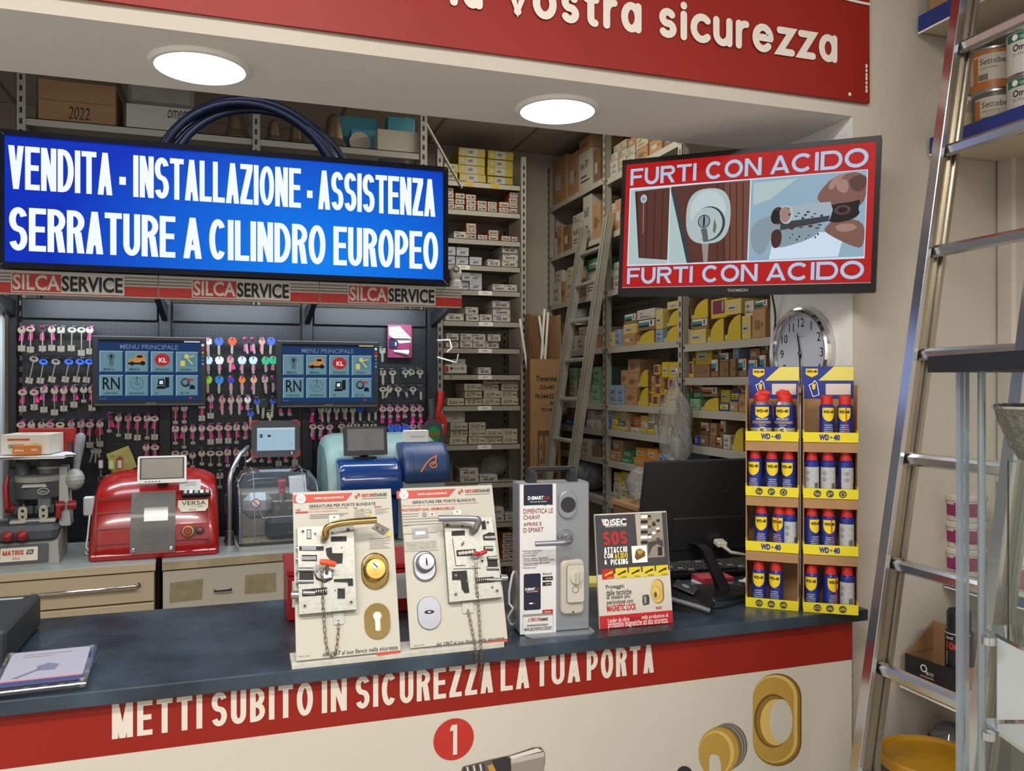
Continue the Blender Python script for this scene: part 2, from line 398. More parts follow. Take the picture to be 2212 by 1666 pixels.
def rounded(mb, s, x0, y0, x1, xh, m, M=None, z=0.0, t=.25, gap=.38):
    """round-ended lower case; xh = x-height, letters squeezed to end at x1"""
    tt = t*xh; c = xh - tt; tot = sum(LC[k][0] for k in s); W = (x1-x0-tt - (len(s)-1)*gap*xh) / tot; x = x0 + tt/2
    for k in s:
        w, ls = LC[k]
        for L in ls:
            P = [(x + a*W, y0 + tt/2 + b*c) for a, b in L]
            k2 = ls.index(L)*8
            for q, p in enumerate(ribbon(P, tt)): mb.flat(p, m, M, z + 2e-5*(k2 + q % 3))
            for e in (P[0], P[-1]) + ((P[1], P[2]) if k == 'z' else (P[1],) if k == 'v' else ()): k2 += 1; mb.flat(circ(tt/2, 12, *e), m, M, z + 2e-5*(k2+3))
        x += w*W + gap*xh
# ---------------------------------------------------------------- setting
WALLM = mat('beige_wall_paint', 'bcb3a5', 0.85, var=0.07, vscale=1.6, bump=0.12, bscale=90)
WHITEW = mat('white_wall_paint', 'e6e3dd', 0.85, var=0.05, vscale=2, bump=0.08, bscale=80)
STOREW = mat('store_wall_paint', 'b3aa9c', 0.9, var=0.08, vscale=2)
def ceiling_mat():
    m = mat('ceiling_tile', 'b8b2a6', 0.9); nt = m.node_tree; b = nt.nodes['Principled BSDF']
    tc = nt.nodes.new('ShaderNodeTexCoord'); br = nt.nodes.new('ShaderNodeTexBrick')
    br.offset = 0; br.inputs['Scale'].default_value = 1.0; br.inputs['Mortar Size'].default_value = 0.012
    br.inputs['Brick Width'].default_value = 0.6; br.inputs['Row Height'].default_value = 0.6
    br.inputs['Color1'].default_value = lin('b0aaa0'); br.inputs['Color2'].default_value = lin('a8a298'); br.inputs['Mortar'].default_value = lin('7c776e')
    nt.links.new(tc.outputs['Object'], br.inputs['Vector']); nt.links.new(br.outputs['Color'], b.inputs['Base Color']); return m
ZC = 3.2
FLOORM = mat('grey_floor_tile', 'aaa498', 0.6, var=0.15, vscale=3)
struct('floor', MB().box((0.2, 1.4, -0.05), (4.9, 8.3, 0.1), FLOORM))
struct('ceiling', MB().box((0.2, 1.4, ZC + 0.05), (4.9, 8.3, 0.1), ceiling_mat()))
struct('wall_back', MB().box((0.2, 5.45, ZC / 2), (4.9, 0.1, ZC), STOREW))
struct('wall_left', MB().box((-2.15, 1.4, ZC / 2), (0.1, 8.3, ZC), WHITEW))
struct('wall_right_store', MB().box((2.62, 3.75, ZC / 2), (0.1, 3.3, ZC), STOREW))
struct('wall_right', MB().box((2.17, -0.5, ZC / 2), (0.1, 4.6, ZC), WALLM))
fw = MB()                                    # front wall: pillar with the beam over the counter opening
YB0, YB1, XJ, ZB = 1.80, 2.157, 1.562, 2.30
vs = [(-2.1, 0, ZC), (-2.1, 0, ZB), (XJ, 0, ZB), (XJ, 0, 0), (2.62, 0, 0), (2.62, 0, ZC)]
V = [(x, YB0, z) for x, _, z in vs] + [(x, YB1, z) for x, _, z in vs]
fw.add(V, [(0, 1, 2, 5), (2, 3, 4, 5)], WALLM)
fw.add(V, [(11, 8, 7, 6), (11, 10, 9, 8), (6, 7, 1, 0), (9, 10, 4, 3), (10, 11, 5, 4), (11, 6, 0, 5)], WHITEW)
fw.add(V, [(7, 8, 2, 1), (8, 9, 3, 2)], WHITEW)
struct('wall_front', fw)
# side post of the store-room niche seen at the far left
struct('trim_1', MB().box((-.955, 3.90, 1.0), (.085, .06, 2.0), mat('white_lacquer', 'c8ccca', 0.5), r=.012))
struct('trim_2', MB().box((2.085, 1.768, 1.6), (0.05, 0.06, 3.2), WALLM, r=0.008))

# ---------------------------------------------------------------- downlights in the beam
LEDW = glow('led_diffuser', 'ffffff', 5.0)
def downlight(p, label):
    t = thing('downlight', label, 'ceiling lamp', (p.x, p.y, ZB), 0, 'round downlights under the beam')
    MB().lathe([(0.094, -0.002), (0.097, -0.010), (0.104, -0.009), (0.110, -0.001), (0.110, 0.004)], WHITE, 40).build('trim_ring', t)
    MB().lathe([(0.0005, -0.006), (0.06, -0.006), (0.0945, -0.003)], LEDW, 40).build('diffuser', t)
    return t
downlight(atZ(433, 141, ZB), 'round lit downlight above the blue illuminated sign')
downlight(atZ(1204, 235, ZB), 'round lit downlight nearer to the television, below the word vostra')

# ---------------------------------------------------------------- red banner on the beam
bt = thing('banner', 'red vinyl banner with white lettering stretched along the white beam', 'banner', (0, 1.797, 0))
b = MB(); N = 60; x0, x1, z0, z1 = -2.0, 1.608, 2.336, 3.05
for i in range(N):
    xa = x0 + (x1 - x0) * i / N; xb = x0 + (x1 - x0) * (i + 1) / N
    ya = -0.006 - 0.004 * math.sin(xa * 5.2) ** 2; yb = -0.006 - 0.004 * math.sin(xb * 5.2) ** 2
    b.add([(xa, ya, z0), (xb, yb, z0), (xb, -0.006, z1), (xa, -0.006, z1)], [(0, 1, 2, 3)], REDBAN, True)
    b.add([(xa, 0, z0), (xb, 0, z0), (xb, 0, z1), (xa, 0, z1), (xa, ya, z0), (xb, yb, z0)], [(3, 2, 1, 0), (0, 1, 5, 4)], REDBAN)
b.add([(x1, -.006, z0), (x1, 0, z0), (x1, 0, z1), (x1, -.006, z1)], [(0, 1, 2, 3)], REDBAN)
b.build('vinyl_sheet', bt)
lt = MB(FRONT(0, -0.0115, 0)); Y = 1.785
LETTER = mat('cream_lettering', 'd8cfc2', 0.5)
def px_x(px, Y): return atY(px, 833, Y).x
xh0 = 2.428
def word(w, pa, pb): rounded(lt, w, px_x(pa, Y), xh0, px_x(pb, Y), 0.073, LETTER)
word('sicurezza', 1422, 1809); word('vostra', 1094, 1386); word('la', 972, 1043)
for k, zz in enumerate((2.60, 2.618)):
    pts = [(px_x(1700 + 18 * i, Y), zz + 0.004 * (10 - i) * (10 - i) / 12 * (1 + k * .3)) for i in range(11)]
    for i in range(10):
        (a, c), (d, e) = pts[i], pts[i + 1]
        lt.flat([(a, c - .004), (d, e - .004), (d, e + .003), (a, c + .003)], LETTER)
lt.flat(circ(0.005, 12, px_x(1836, Y), 2.352), LETTER)
for k in range(7): lt.rect(px_x(1870, Y), 2.362 + k * .011, px_x(1874, Y), 2.362 + k * .011 + (.008 if k % 3 else .010), LETTER)
lt.build('lettering', bt)
# ---------------------------------------------------------------- illuminated blue sign on top of the header
YS = 3.50
def sgrad(name, c0, c1, cx, cz, r, s):
    """back-lit panel, brighter round its lamps"""
    m = bpy.data.materials.new(name); m.use_nodes = True; nt = m.node_tree; b = nt.nodes['Principled BSDF']
    b.inputs['Base Color'].default_value = (0.004, 0.01, 0.05, 1); b.inputs['Roughness'].default_value = 0.5; b.inputs['Specular IOR Level'].default_value = .12
    tc = nt.nodes.new('ShaderNodeTexCoord'); mp = nt.nodes.new('ShaderNodeMapping')
    mp.inputs['Location'].default_value = (-cx / r, 0, -cz / (r * .55)); mp.inputs['Scale'].default_value = (1 / r, 0.001, 1 / (r * .55))
    g = nt.nodes.new('ShaderNodeTexGradient'); g.gradient_type = 'SPHERICAL'
    rp = nt.nodes.new('ShaderNodeValToRGB'); rp.color_ramp.elements[0].color = lin(c0); rp.color_ramp.elements[1].color = lin(c1)
    nt.links.new(tc.outputs['Object'], mp.inputs['Vector']); nt.links.new(mp.outputs['Vector'], g.inputs['Vector'])
    nt.links.new(g.outputs['Fac'], rp.inputs['Fac']); nt.links.new(rp.outputs['Color'], b.inputs['Emission Color'])
    b.inputs['Emission Strength'].default_value = s; return m
BLUEL = sgrad('blue_backlit_film', '022ab4', '0480ee', 0.32, 2.10, 1.0, 1.0)
sg = thing('illuminated_sign', 'long blue backlit sign with white capitals on the key rack header', 'sign', (0, 0, 0))
FR = mat('dark_navy_frame', '10121f', 0.35, spec=.25)
SX0, SX1, SZ0, SZ1 = -.838, .876, 2.018, 2.532
b = MB()
b.box(((SX0+SX1)/2, YS+.062, (SZ0+SZ1)/2), (SX1-SX0, .12, SZ1-SZ0), FR, r=.003); w = .022
M = FRONT(0, YS, 0)
for o, i_ in (((SX0, SZ0), (SX1, SZ1)),):
    A = [(SX0, SZ0), (SX1, SZ0), (SX1, SZ1), (SX0, SZ1)]; B = [(SX0+w, SZ0+w), (SX1-w, SZ0+w), (SX1-w, SZ1-w), (SX0+w, SZ1-w)]
    b.ring(A, B, .008, FR, M, -.002)
    for (x, z), (u, v) in zip(A, B): b.flat([(x+.002*(1 if u > x else -1), z), (x, z+.002*(1 if v > z else -1)), (u, v+.002), (u-.002, v)], STEEL, M, .0065)
b.build('frame', sg)
MB().add([(SX0+w, YS-.001, SZ0+w), (SX1-w, YS-.001, SZ0+w), (SX1-w, YS-.001, SZ1-w), (SX0+w, YS-.001, SZ1-w)], [(0, 1, 2, 3)], BLUEL).build('face_panel', sg)
SGW = glow('backlit_white', 'f4fbff', 1.0)
lt = MB(FRONT(0, YS-.003, 0))
for s_, a, c in (('VENDITA', 18, 243), ('-', 258, 272), ('INSTALLAZIONE', 288, 650), ('-', 663, 675), ('ASSISTENZA', 687, 940)):
    block(lt, s_, px_x(a, YS), 2.312, px_x(c, YS), 2.474, SGW, t=.115, hf=1.12, gap=.026)
for s_, a, c in (('SERRATURE', 20, 379), ('A', 396, 436), ('CILINDRO', 452, 703), ('EUROPEO', 720, 946)):
    block(lt, s_, px_x(a, YS), 2.083, px_x(c, YS), 2.245, SGW, t=.135, hf=1.0, gap=.03)
lt.build('lettering', sg)

# ---------------------------------------------------------------- key rack: three bays with header, perforated back, hooks
PEG = mat('black_perforated_steel', '23282d', 0.42)
def pegmat():
    m = PEG; nt = m.node_tree; b = nt.nodes['Principled BSDF']
    tc = nt.nodes.new('ShaderNodeTexCoord'); s1 = nt.nodes.new('ShaderNodeVectorMath'); s1.operation = 'SCALE'; s1.inputs['Scale'].default_value = 1 / .0195
    fr = nt.nodes.new('ShaderNodeVectorMath'); fr.operation = 'FRACTION'; sb = nt.nodes.new('ShaderNodeVectorMath'); sb.operation = 'SUBTRACT'; sb.inputs[1].default_value = (.5, 0, .5)
    mu = nt.nodes.new('ShaderNodeVectorMath'); mu.operation = 'MULTIPLY'; mu.inputs[1].default_value = (1, 0, 1)
    ln = nt.nodes.new('ShaderNodeVectorMath'); ln.operation = 'LENGTH'; lt_ = nt.nodes.new('ShaderNodeMath'); lt_.operation = 'GREATER_THAN'; lt_.inputs[1].default_value = .24
    mx = nt.nodes.new('ShaderNodeMix'); mx.data_type = 'RGBA'; mx.inputs['A'].default_value = (.002, .002, .003, 1); mx.inputs['B'].default_value = lin('191e23')
    L = nt.links.new
    L(tc.outputs['Object'], s1.inputs[0]); L(s1.outputs[0], fr.inputs[0]); L(fr.outputs[0], sb.inputs[0]); L(sb.outputs[0], mu.inputs[0])
    L(mu.outputs[0], ln.inputs[0]); L(ln.outputs['Value'], lt_.inputs[0]); L(lt_.outputs[0], mx.inputs['Factor']); L(mx.outputs['Result'], b.inputs['Base Color'])
pegmat()
RACKB = mat('black_rack_steel', '14171b', 0.42)
HEADW = mat('header_cream', 'c8c2b4', 0.45); HEADR = mat('header_red', 'b8281c', 0.45); HEADG = mat('header_grey', '7d786e', 0.5)
YP, YH = 3.95, 3.52
XD = [-.885, -.298, .312, .905]; XH = [-.925, px_x(342, YH), px_x(690, YH), px_x(998, YH)]
HZ0, HZ1 = 1.922, 2.014
TXT = [(28, 130, 132, 265), (418, 509, 511, 624), (755, 836, 838, 938)]
bays = []
for k, (side, other) in enumerate((('left', 'behind the grey cutting machine'), ('middle', 'between the two menu monitors'), ('right', 'beside the tape dispensers'))):
    bay = thing('key_rack', 'black perforated %s key rack bay %s' % (side, other), 'rack', (0, 0, 0)); bays.append(bay)
    x0, x1 = XD[k], XD[k+1]
    MB().box(((x0+x1)/2, YP+.006, 1.40), (x1-x0-.058, .012, 1.10), PEG).build('perforated_panel', bay)
    b = MB().box(((x0+x1)/2, YP-.008, 1.905), (x1-x0-.058, .03, .085), RACKB, r=.004)
    b.build('top_rail', bay)
    for xx in ((x0, x1) if k == 2 else (x0,)):
        MB().box((xx, YP-.004, 1.0), (.052 if xx > -.8 else .03, .05, 1.98), RACKB, r=.003).build('upright', bay)
        mb = MB(); mb.add([(xx-.012, YH+.03, 1.925), (xx-.012, YP, 1.86), (xx-.012, YP, 1.935), (xx-.012, YH+.03, 1.945), (xx+.012, YH+.03, 1.925), (xx+.012, YP, 1.86), (xx+.012, YP, 1.935), (xx+.012, YH+.03, 1.945)],
            [(0, 1, 2, 3), (7, 6, 5, 4), (0, 4, 5, 1), (3, 2, 6, 7), (0, 3, 7, 4)], RACKB); mb.build('canopy_arm', bay)
    MB().box(((x0+x1)/2, (YH+YP)/2+.02, 1.985), (x1-x0-.058, YP-YH-.03, .012), RACKB).build('canopy', bay)
    # header board
    h0, h1 = XH[k]+.001, XH[k+1]-.001; b = MB().box(((h0+h1)/2, YH+.012, (HZ0+HZ1)/2), (h1-h0, .024, HZ1-HZ0), HEADW, r=.002)
    M = FRONT(0, YH, 0)
    b.rect(h0+.001, HZ0+.005, h1-.001, HZ0+.044, HEADR, M, .0006)
    for q in range(3): b.rect(h0+.001, HZ0+.05+q*.0125, h1-.001, HZ0+.0565+q*.0125, HEADG, M, .0006)
    r0, r1, s0, s1 = (px_x(v, YH) for v in TXT[k])
    b.rect(r0-.006, HZ0+.008, s1+.006, HZ1-.008, HEADW, M, .0012); b.rect(r0-.002, HZ0+.013, r1+.003, HZ1-.012, HEADR, M, .0018)
    b.text('SILCA', r0, HZ0+.017, r1, HZ1-.016, HEADW, M, .0024, bold=.022); b.text('SERVICE', s0+.002, HZ0+.017, s1, HZ1-.016, INK, M, .0024, bold=.028)
    hb = b.build('header_board', bay)
    # led strip behind the header
    area('rack_led_lamp', ((x0+x1)/2, YH+.09, 1.95), (math.radians(38), 0, 0), .5, .03, 2.5, (.80, .91, 1.0))
    MB().box(((x0+x1)/2, YH+.075, 1.965), (x1-x0-.08, .022, .02), glow('led_strip', 'dff0ff', 14.0)).build('led_strip', bay)

# ---------------------------------------------------------------- keys on the hooks
KM = {}
def kmesh(kind, col=None, L=.06):
    k = (kind, col, round(L, 3))
    if k in KM: return KM[k]
    m = NICKEL if col is None else mat('key_' + col, col, .45)
    b = MB()
    M = FRONT(0, 0, 0)
    if kind == 'oval': b.ring(circ(.017, 20, 0, -.012, .0125), circ(.008, 20, 0, -.010, .004), .003, m, M)
    elif kind == 'round': b.ring(circ(.0145, 20, 0, -.0125), circ(.0045, 20, 0, -.005), .003, m, M)
    elif kind == 'square': b.ring(rrect(-.014, -.025, .014, 0, .005, 4), circ(.005, 24, 0, -.007), .003, m, M)
    elif kind == 'head': # moulded plastic car-key head
        b.prism([(-.016, 0), (-.0185, -.012), (-.012, -.028), (.012, -.028), (.0185, -.012), (.016, 0), (.008, .004), (-.008, .004)], .006, m, M, -.002)
        b.prism(circ(.0028, 10, 0, -.003), .0072, INK, M, -.0026)
    elif kind == 'blade': b.prism([(-.0055, -.024), (.0055, -.024), (.0055, -L+.006), (.001, -L), (-.004, -L+.004), (-.0055, -L+.012)], .0022, m, M, .0004); b.rect(-.001, -L+.008, .0012, -.024, GREYP, M, .0027)
    elif kind == 'shank': b.cyl((0, -.0015, -.022), (0, -.0015, -L), .0032, m, n=8)
    elif kind == 'bit':
        for s_ in (-1, 1): b.prism([(s_*.002, -L+.003), (s_*.0135, -L+.003), (s_*.0135, -L+.012), (s_*.0115, -L+.014), (s_*.0135, -L+.017), (s_*.0135, -L+.027), (s_*.002, -L+.027)], .0032, m, M, -.0002)
    elif kind == 'smallbit': b.prism([(-.009, -L+.002), (.009, -L+.002), (.009, -L+.014), (-.009, -L+.014)], .003, m, M, -.0002); b.rect(-.001, -L+.002, .001, -L+.014, GREYP, M, .003)
    elif kind == 'tag': b.prism([(-.0065, 0), (.0065, 0), (.0085, -L), (-.0085, -L)], .0008, PINK, M, -.004); b.prism([(-.007, .006), (.007, .006), (.007, -.008), (-.007, -.008)], .0008, PINK, M, -.0042)
    elif kind == 'hook': b.tube([(0, .052, .004), (0, .0, .001), (0, -.016, .001), (0, -.022, .008)], .0016, STEEL, 6); b.cyl((-.009, .045, .008), (.009, .045, .008), .0014, STEEL, n=6)
    o = b.build(kind); me = o.data; bpy.data.objects.remove(o); KM[k] = me; return me
YK = 3.895
CN = {None: 'silver', '2a62d8': 'blue', '3a56b4': 'dark blue', '2438a8': 'navy blue', 'c8401e': 'red', '28282c': 'black', '8c827a': 'grey brown', 'b4c8cc': 'pale blue', 'd8dcd8': 'white', '2aa070': 'green', '9ac83c': 'lime green', 'e07a1e': 'orange', 'd8a878': 'salmon', '2a80c8': 'sky blue', 'c4b890': 'brass', 'b08878': 'copper'}
PN = ['left', 'middle', 'right']
def key(px, py, kind, L, col=None, tilt=0, tagt=None, idx=0, row='', pan=0, tl=.056):
    p = atY(px, py, YK); nm = {'d': 'long-bit key', 's': 'small-bit key', 'f': 'flat key', 'h': 'plastic-headed key'}[kind[0]]
    lab = '%s %s%s, %s in %s row of %s rack' % (CN[col], nm, ' with pink tag' if tagt is not None else '', ORD[idx], row, PN[pan])
    k = thing({'d': 'double_bit_key', 's': 'safe_key', 'f': 'cylinder_key', 'h': 'car_key'}[kind[0]], lab, 'key', p, 0, 'keys on the perforated racks')
    rot = Matrix.Rotation(math.radians(tilt), 4, 'Y')
    def put(n, me, r=rot, off=(0, 0, 0)):
        o = link(n, me, k); o.matrix_local = r @ T(*off); return o
    bow = {'o': 'oval', 'r': 'round', 'q': 'square', 'h': 'head'}[kind[1]]
    put('bow', kmesh(bow, col)); bc = None if kind[0] == 'h' else (col if kind[0] == 'f' and col in ('c4b890', 'b08878') else None)
    if kind[0] in 'ds':
        put('shank', kmesh('shank', None, L)); put('bit', kmesh('bit' if kind[0] == 'd' else 'smallbit', None, L))
    else: put('blade', kmesh('blade', bc, L))
    if tagt is not None: put('paper_tag', kmesh('tag', None, tl), Matrix.Rotation(math.radians(-tagt*1.25), 4, 'Y'), (.003 if tagt < 0 else -.003, .004, 0))
    h = link('hook', kmesh('hook'), bays[pan]); h.location = p
    return k
def row(pan, name, specs):
    for i, s_ in enumerate(specs): key(*s_[:4], **(s_[4] if len(s_) > 4 else {}), idx=i, row=name, pan=pan)
g = lambda **k: k
# left bay
row(0, 'top', [(47, 707, 'dr', .103, g(tagt=-6)), (66, 705, 'do', .112, g(tagt=-5)), (92, 706, 'do', .106, g(col='28282c', tagt=0)), (112, 706, 'dr', .104, g(tagt=5)), (132, 707, 'dq', .106), (156, 707, 'do', .104, g(tilt=2)), (176, 707, 'do', .124), (194, 707, 'dr', .118, g(tagt=-6))])
row(0, 'second', [(75, 770, 'do', .118, g(col='8c827a', tilt=11)), (95, 776, 'do', .106, g(col='2a62d8', tilt=8)), (122, 776, 'do', .102, g(col='8c827a', tilt=11)), (150, 776, 'do', .102, g(col='2a62d8', tilt=10)), (174, 776, 'do', .102, g(col='2a62d8', tilt=10)), (194, 776, 'do', .104, g(col='2a62d8', tilt=8))])
row(0, 'third', [(49, 842, 'do', .094, g(tagt=-6)), (74, 842, 'do', .088, g(tagt=10)), (95, 836, 'dq', .11, g(tagt=-12)), (118, 838, 'dr', .118, g(tagt=-4)), (138, 838, 'dr', .102, g(tagt=-6)), (160, 836, 'dr', .09, g(tagt=9)), (181, 836, 'sr', .068), (199, 836, 'dq', .104, g(tagt=0))])
row(0, 'fourth', [(46, 912, 'do', .09, g(tagt=-7)), (68, 912, 'dr', .09, g(tagt=8)), (90, 912, 'dr', .09), (108, 912, 'do', .09, g(tagt=0)), (130, 912, 'do', .08, g(col='c4b890')), (154, 911, 'dr', .09, g(tagt=7)), (175, 911, 'dq', .106, g(tagt=-2)), (194, 912, 'do', .112, g(tagt=-6)), (216, 911, 'dr', .11, g(tagt=5)), (236, 896, 'so', .078, g(col='28282c', tagt=14)), (256, 898, 'sr', .092, g(tagt=-5)), (277, 898, 'dq', .104, g(tagt=-4, col='b08878')), (297, 899, 'do', .108, g(tagt=-6)), (318, 898, 'sq', .104, g(tagt=-8)), (334, 899, 'do', .106, g(tagt=-7))])
row(0, 'lowest', [(316, 961, 'sr', .09, g(tagt=-3)), (335, 961, 'so', .09, g(tagt=2))])
# middle bay
row(1, 'top', [(450, 732, 'fq', .082, g(col='d8dcd8', tagt=0)), (473, 732, 'hh', .074, g(col='3a56b4')), (502, 732, 'hh', .07, g(col='c8401e', tilt=2)), (530, 732, 'fo', .07, g(col='28282c', tilt=-8, tagt=4)), (546, 732, 'fo', .07, g(col='28282c', tilt=-6, tagt=0)), (566, 732, 'fr', .072, g(tagt=-4, col='b08878')), (586, 732, 'hh', .072, g(col='3a56b4', tilt=4))])
row(1, 'second', [(450, 773, 'hh', .075, g(col='b4c8cc', tagt=2)), (474, 773, 'hh', .075, g(col='d8dcd8', tagt=3)), (498, 772, 'fq', .068, g(tagt=14, tilt=2, col='b08878')), (523, 773, 'hh', .075, g(col='b4c8cc', tagt=-5)), (547, 773, 'hh', .075, g(col='b4c8cc', tagt=-2)), (574, 774, 'hh', .066, g(col='2aa070', tagt=5)), (590, 773, 'hh', .06, g(col='2aa070', tagt=2))])
row(1, 'third', [(449, 815, 'hh', .072, g(col='9ac83c')), (474, 815, 'hh', .074, g(col='2a80c8', tilt=2)), (499, 815, 'fr', .08, g(col='2438a8', tagt=2)), (523, 815, 'fr', .08, g(col='e07a1e', tagt=3)), (548, 815, 'fr', .08, g(col='d8a878', tagt=-6)), (572, 814, 'fq', .078, g(tagt=7, tilt=-4)), (590, 815, 'fr', .07, g(col='28282c', tagt=7))])
row(1, 'fourth', [(379, 876, 'sr', .082, g(tagt=-3, col='b08878')), (398, 876, 'sr', .08, g(tagt=-2)), (436, 870, 'dq', .084, g(tagt=-4)), (455, 856, 'dr', .102, g(tagt=-2)), (480, 859, 'fr', .078, g(tagt=0, col='b08878')), (499, 859, 'fr', .078, g(tagt=-5)), (517, 859, 'fr', .078, g(tagt=9)), (535, 858, 'fr', .062, g(tagt=-4, col='d8dcd8')), (555, 862, 'fr', .07, g(col='3a56b4', tilt=-5)), (570, 868, 'hh', .078, g(col='28282c', tilt=4)), (590, 861, 'fr', .068, g(col='3a56b4', tilt=4))])
row(1, 'fifth', [(379, 921, 'sq', .082, g(tagt=4)), (398, 921, 'sr', .1, g(tagt=-12)), (417, 921, 'sr', .082, g(tagt=0)), (436, 920, 'sr', .064, g(tagt=4)), (455, 920, 'do', .086, g(tagt=5)), (473, 919, 'do', .084, g(tagt=6)), (493, 919, 'do', .084, g(tagt=3)), (511, 918, 'sq', .086, g(tagt=6)), (530, 918, 'sr', .066, g(tagt=-1)), (541, 888, 'fr', .086, g(col='3a56b4')), (583, 891, 'fq', .088, g(col='c4b890'))])
row(1, 'sixth', [(379, 974, 'so', .06), (397, 974, 'so', .066, g(tilt=-14)), (416, 978, 'sr', .07), (436, 974, 'sr', .066), (455, 974, 'so', .07), (474, 974, 'so', .07), (492, 972, 'sq', .078, g(tagt=0)), (511, 972, 'sq', .078, g(tagt=3)), (530, 974, 'sq', .086)])
row(1, 'lowest', [(475, 1022, 'sq', .07), (549, 968, 'so', .066, g(tagt=-9)), (565, 968, 'so', .066), (582, 968, 'so', .07, g(tagt=3, col='b08878')), (602, 966, 'do', .09), (618, 968, 'so', .066, g(tagt=0)), (637, 968, 'do', .08, g(tagt=-3))])
# right bay
row(2, 'top', [(608, 868, 'sr', .066, g(tagt=0)), (626, 868, 'sr', .066, g(tagt=-4)), (826, 752, 'fq', .068)])
row(2, 'second', [(827, 800, 'fq', .07), (848, 800, 'fo', .066), (876, 799, 'fo', .04), (891, 799, 'fo', .034, g(tilt=25)), (907, 799, 'fo', .042)])
row(2, 'third', [(827, 836, 'fo', .058), (843, 836, 'fq', .058, g(tilt=25)), (860, 836, 'fo', .048), (874, 837, 'ho', .05, g(col='28282c', tilt=-15)), (892, 836, 'fo', .04), (909, 836, 'ho', .064, g(col='28282c'))])
row(2, 'fourth', [(676, 880, 'fo', .04, g(col='28282c', tagt=-6, tl=.07)), (693, 880, 'fq', .07, g(tilt=-7, tagt=2)), (709, 880, 'fq', .07, g(tagt=-1)), (727, 880, 'fq', .06, g(tagt=3)), (744, 880, 'fq', .062, g(tilt=-6, tagt=4)), (762, 881, 'fr', .08, g(tagt=-2)), (778, 879, 'hh', .068, g(col='2438a8')), (797, 880, 'hh', .066, g(col='28282c')), (811, 880, 'fq', .062, g(col='28282c')),
    (827, 879, 'so', .055, g(tagt=1, tl=.078)), (843, 879, 'so', .054, g(tagt=2, tl=.078)), (860, 879, 'so', .054, g(tagt=2, tl=.07)), (875, 879, 'so', .054, g(tagt=0)), (893, 879, 'so', .048, g(tagt=2, tl=.078)), (908, 879, 'so', .05, g(tagt=5, tl=.078))])
row(2, 'fifth', [(677, 917, 'fo', .06, g(tilt=10, tagt=-3, tl=.07)), (694, 918, 'fo', .058, g(tilt=9, tagt=-4, tl=.068)), (711, 918, 'fo', .058, g(tilt=-10, tagt=-3, tl=.07)), (738, 916, 'fo', .05, g(tagt=-4)), (755, 916, 'fr', .054, g(tagt=-6)), (771, 916, 'fq', .05), (790, 916, 'fq', .052), (807, 916, 'fq', .052), (825, 928, 'so', .06, g(tilt=6, tagt=3, tl=.07)), (843, 920, 'hh', .055, g(col='2a62d8', tilt=-18, tagt=2, tl=.072)), (858, 920, 'hh', .055, g(col='2a62d8', tilt=-14, tagt=2, tl=.072)), (875, 920, 'hh', .058, g(col='2a62d8', tilt=-20, tagt=4, tl=.07)), (892, 917, 'so', .054, g(tagt=2, tl=.07)), (908, 917, 'so', .054, g(tagt=8, tl=.07))])
row(2, 'lowest', [(699, 959, 'fq', .066)])
# ---------------------------------------------------------------- work benches under the key rack
ZW = 0.92
LAM = mat('worn_laminate', 'b4aa98', 0.45, var=0.14, vscale=9, col2='9a9284'); BEIGE = mat('beige_drawer', 'bba98a', 0.5, var=0.05, vscale=4); PALE = mat('pale_drawer', 'b9b0a0', 0.5, var=0.06, vscale=4)
LAMT = mat('bluish_worktop', '9aa3a2', 0.35, var=0.12, vscale=7, col2='8a9290')
bn = thing('work_bench', 'beige drawer bench under the grey and red key machines', 'bench', (-.285, 3.328, 0), 3.0)
MB().box((-.6, .28, ZW-.014), (1.2, .56, .028), LAMT, r=.003).box((-.6, -.001, ZW-.014), (1.2, .004, .027), BEIGE).build('worktop', bn)
MB().box((-.6, .285, .445), (1.19, .51, .87), BEIGE).build('carcass', bn)
for k, (z0, z1) in enumerate(((.777, .887), (.655, .772), (.53, .65))):
    d = MB().box((-.42, .018, (z0+z1)/2), (.83, .022, z1-z0), BEIGE, r=.003).build('drawer', bn); zc = z1-.045
    MB().tube([(-.40, .008, zc), (-.40, -.022, zc), (-.065, -.022, zc), (-.06, .008, zc)], .006, CHROME, 8).cyl((-.06, -.0, zc), (-.06, .01, zc), .01, CHROME).build('bar_handle', d)
bn = thing('work_bench', 'pale drawer bench with tape marks under the clear and blue key machines', 'bench', (-.268, 3.335, 0), 5.0)
MB().box((.61, .23, ZW-.016), (1.21, .46, .032), LAMT, r=.003).box((.61, -.001, ZW-.016), (1.21, .004, .031), mat('worn_edge', 'ab9a7c', .6, var=.3, vscale=14)).build('worktop', bn)
MB().box((.61, .24, .442), (1.19, .42, .86), PALE).build('carcass', bn)
d = MB().box((.30, .018, .80), (.585, .022, .165), PALE, r=.003)
GLUE = mat('old_tape_mark', '9a8c6c', .75, var=.25, vscale=25)
M = FRONT(0, .0065, 0)
d.flat([(.03, .762), (.145, .764), (.15, .842), (.032, .838)], GLUE, M); d.flat([(.30, .768), (.42, .766), (.42, .842), (.302, .842)], GLUE, M)
d = d.build('drawer', bn)
MB().tube([(.19, .008, .795), (.19, -.014, .795), (.25, -.014, .795), (.25, .008, .795)], .0035, BLACK, 8).build('bow_handle', d)
MB().box((.905, .018, .80), (.585, .022, .165), PALE, r=.003).build('drawer', bn)
for k in range(2): MB().box((.30+.605*k, .018, .37), (.585, .022, .66), PALE, r=.003).build('door', bn)

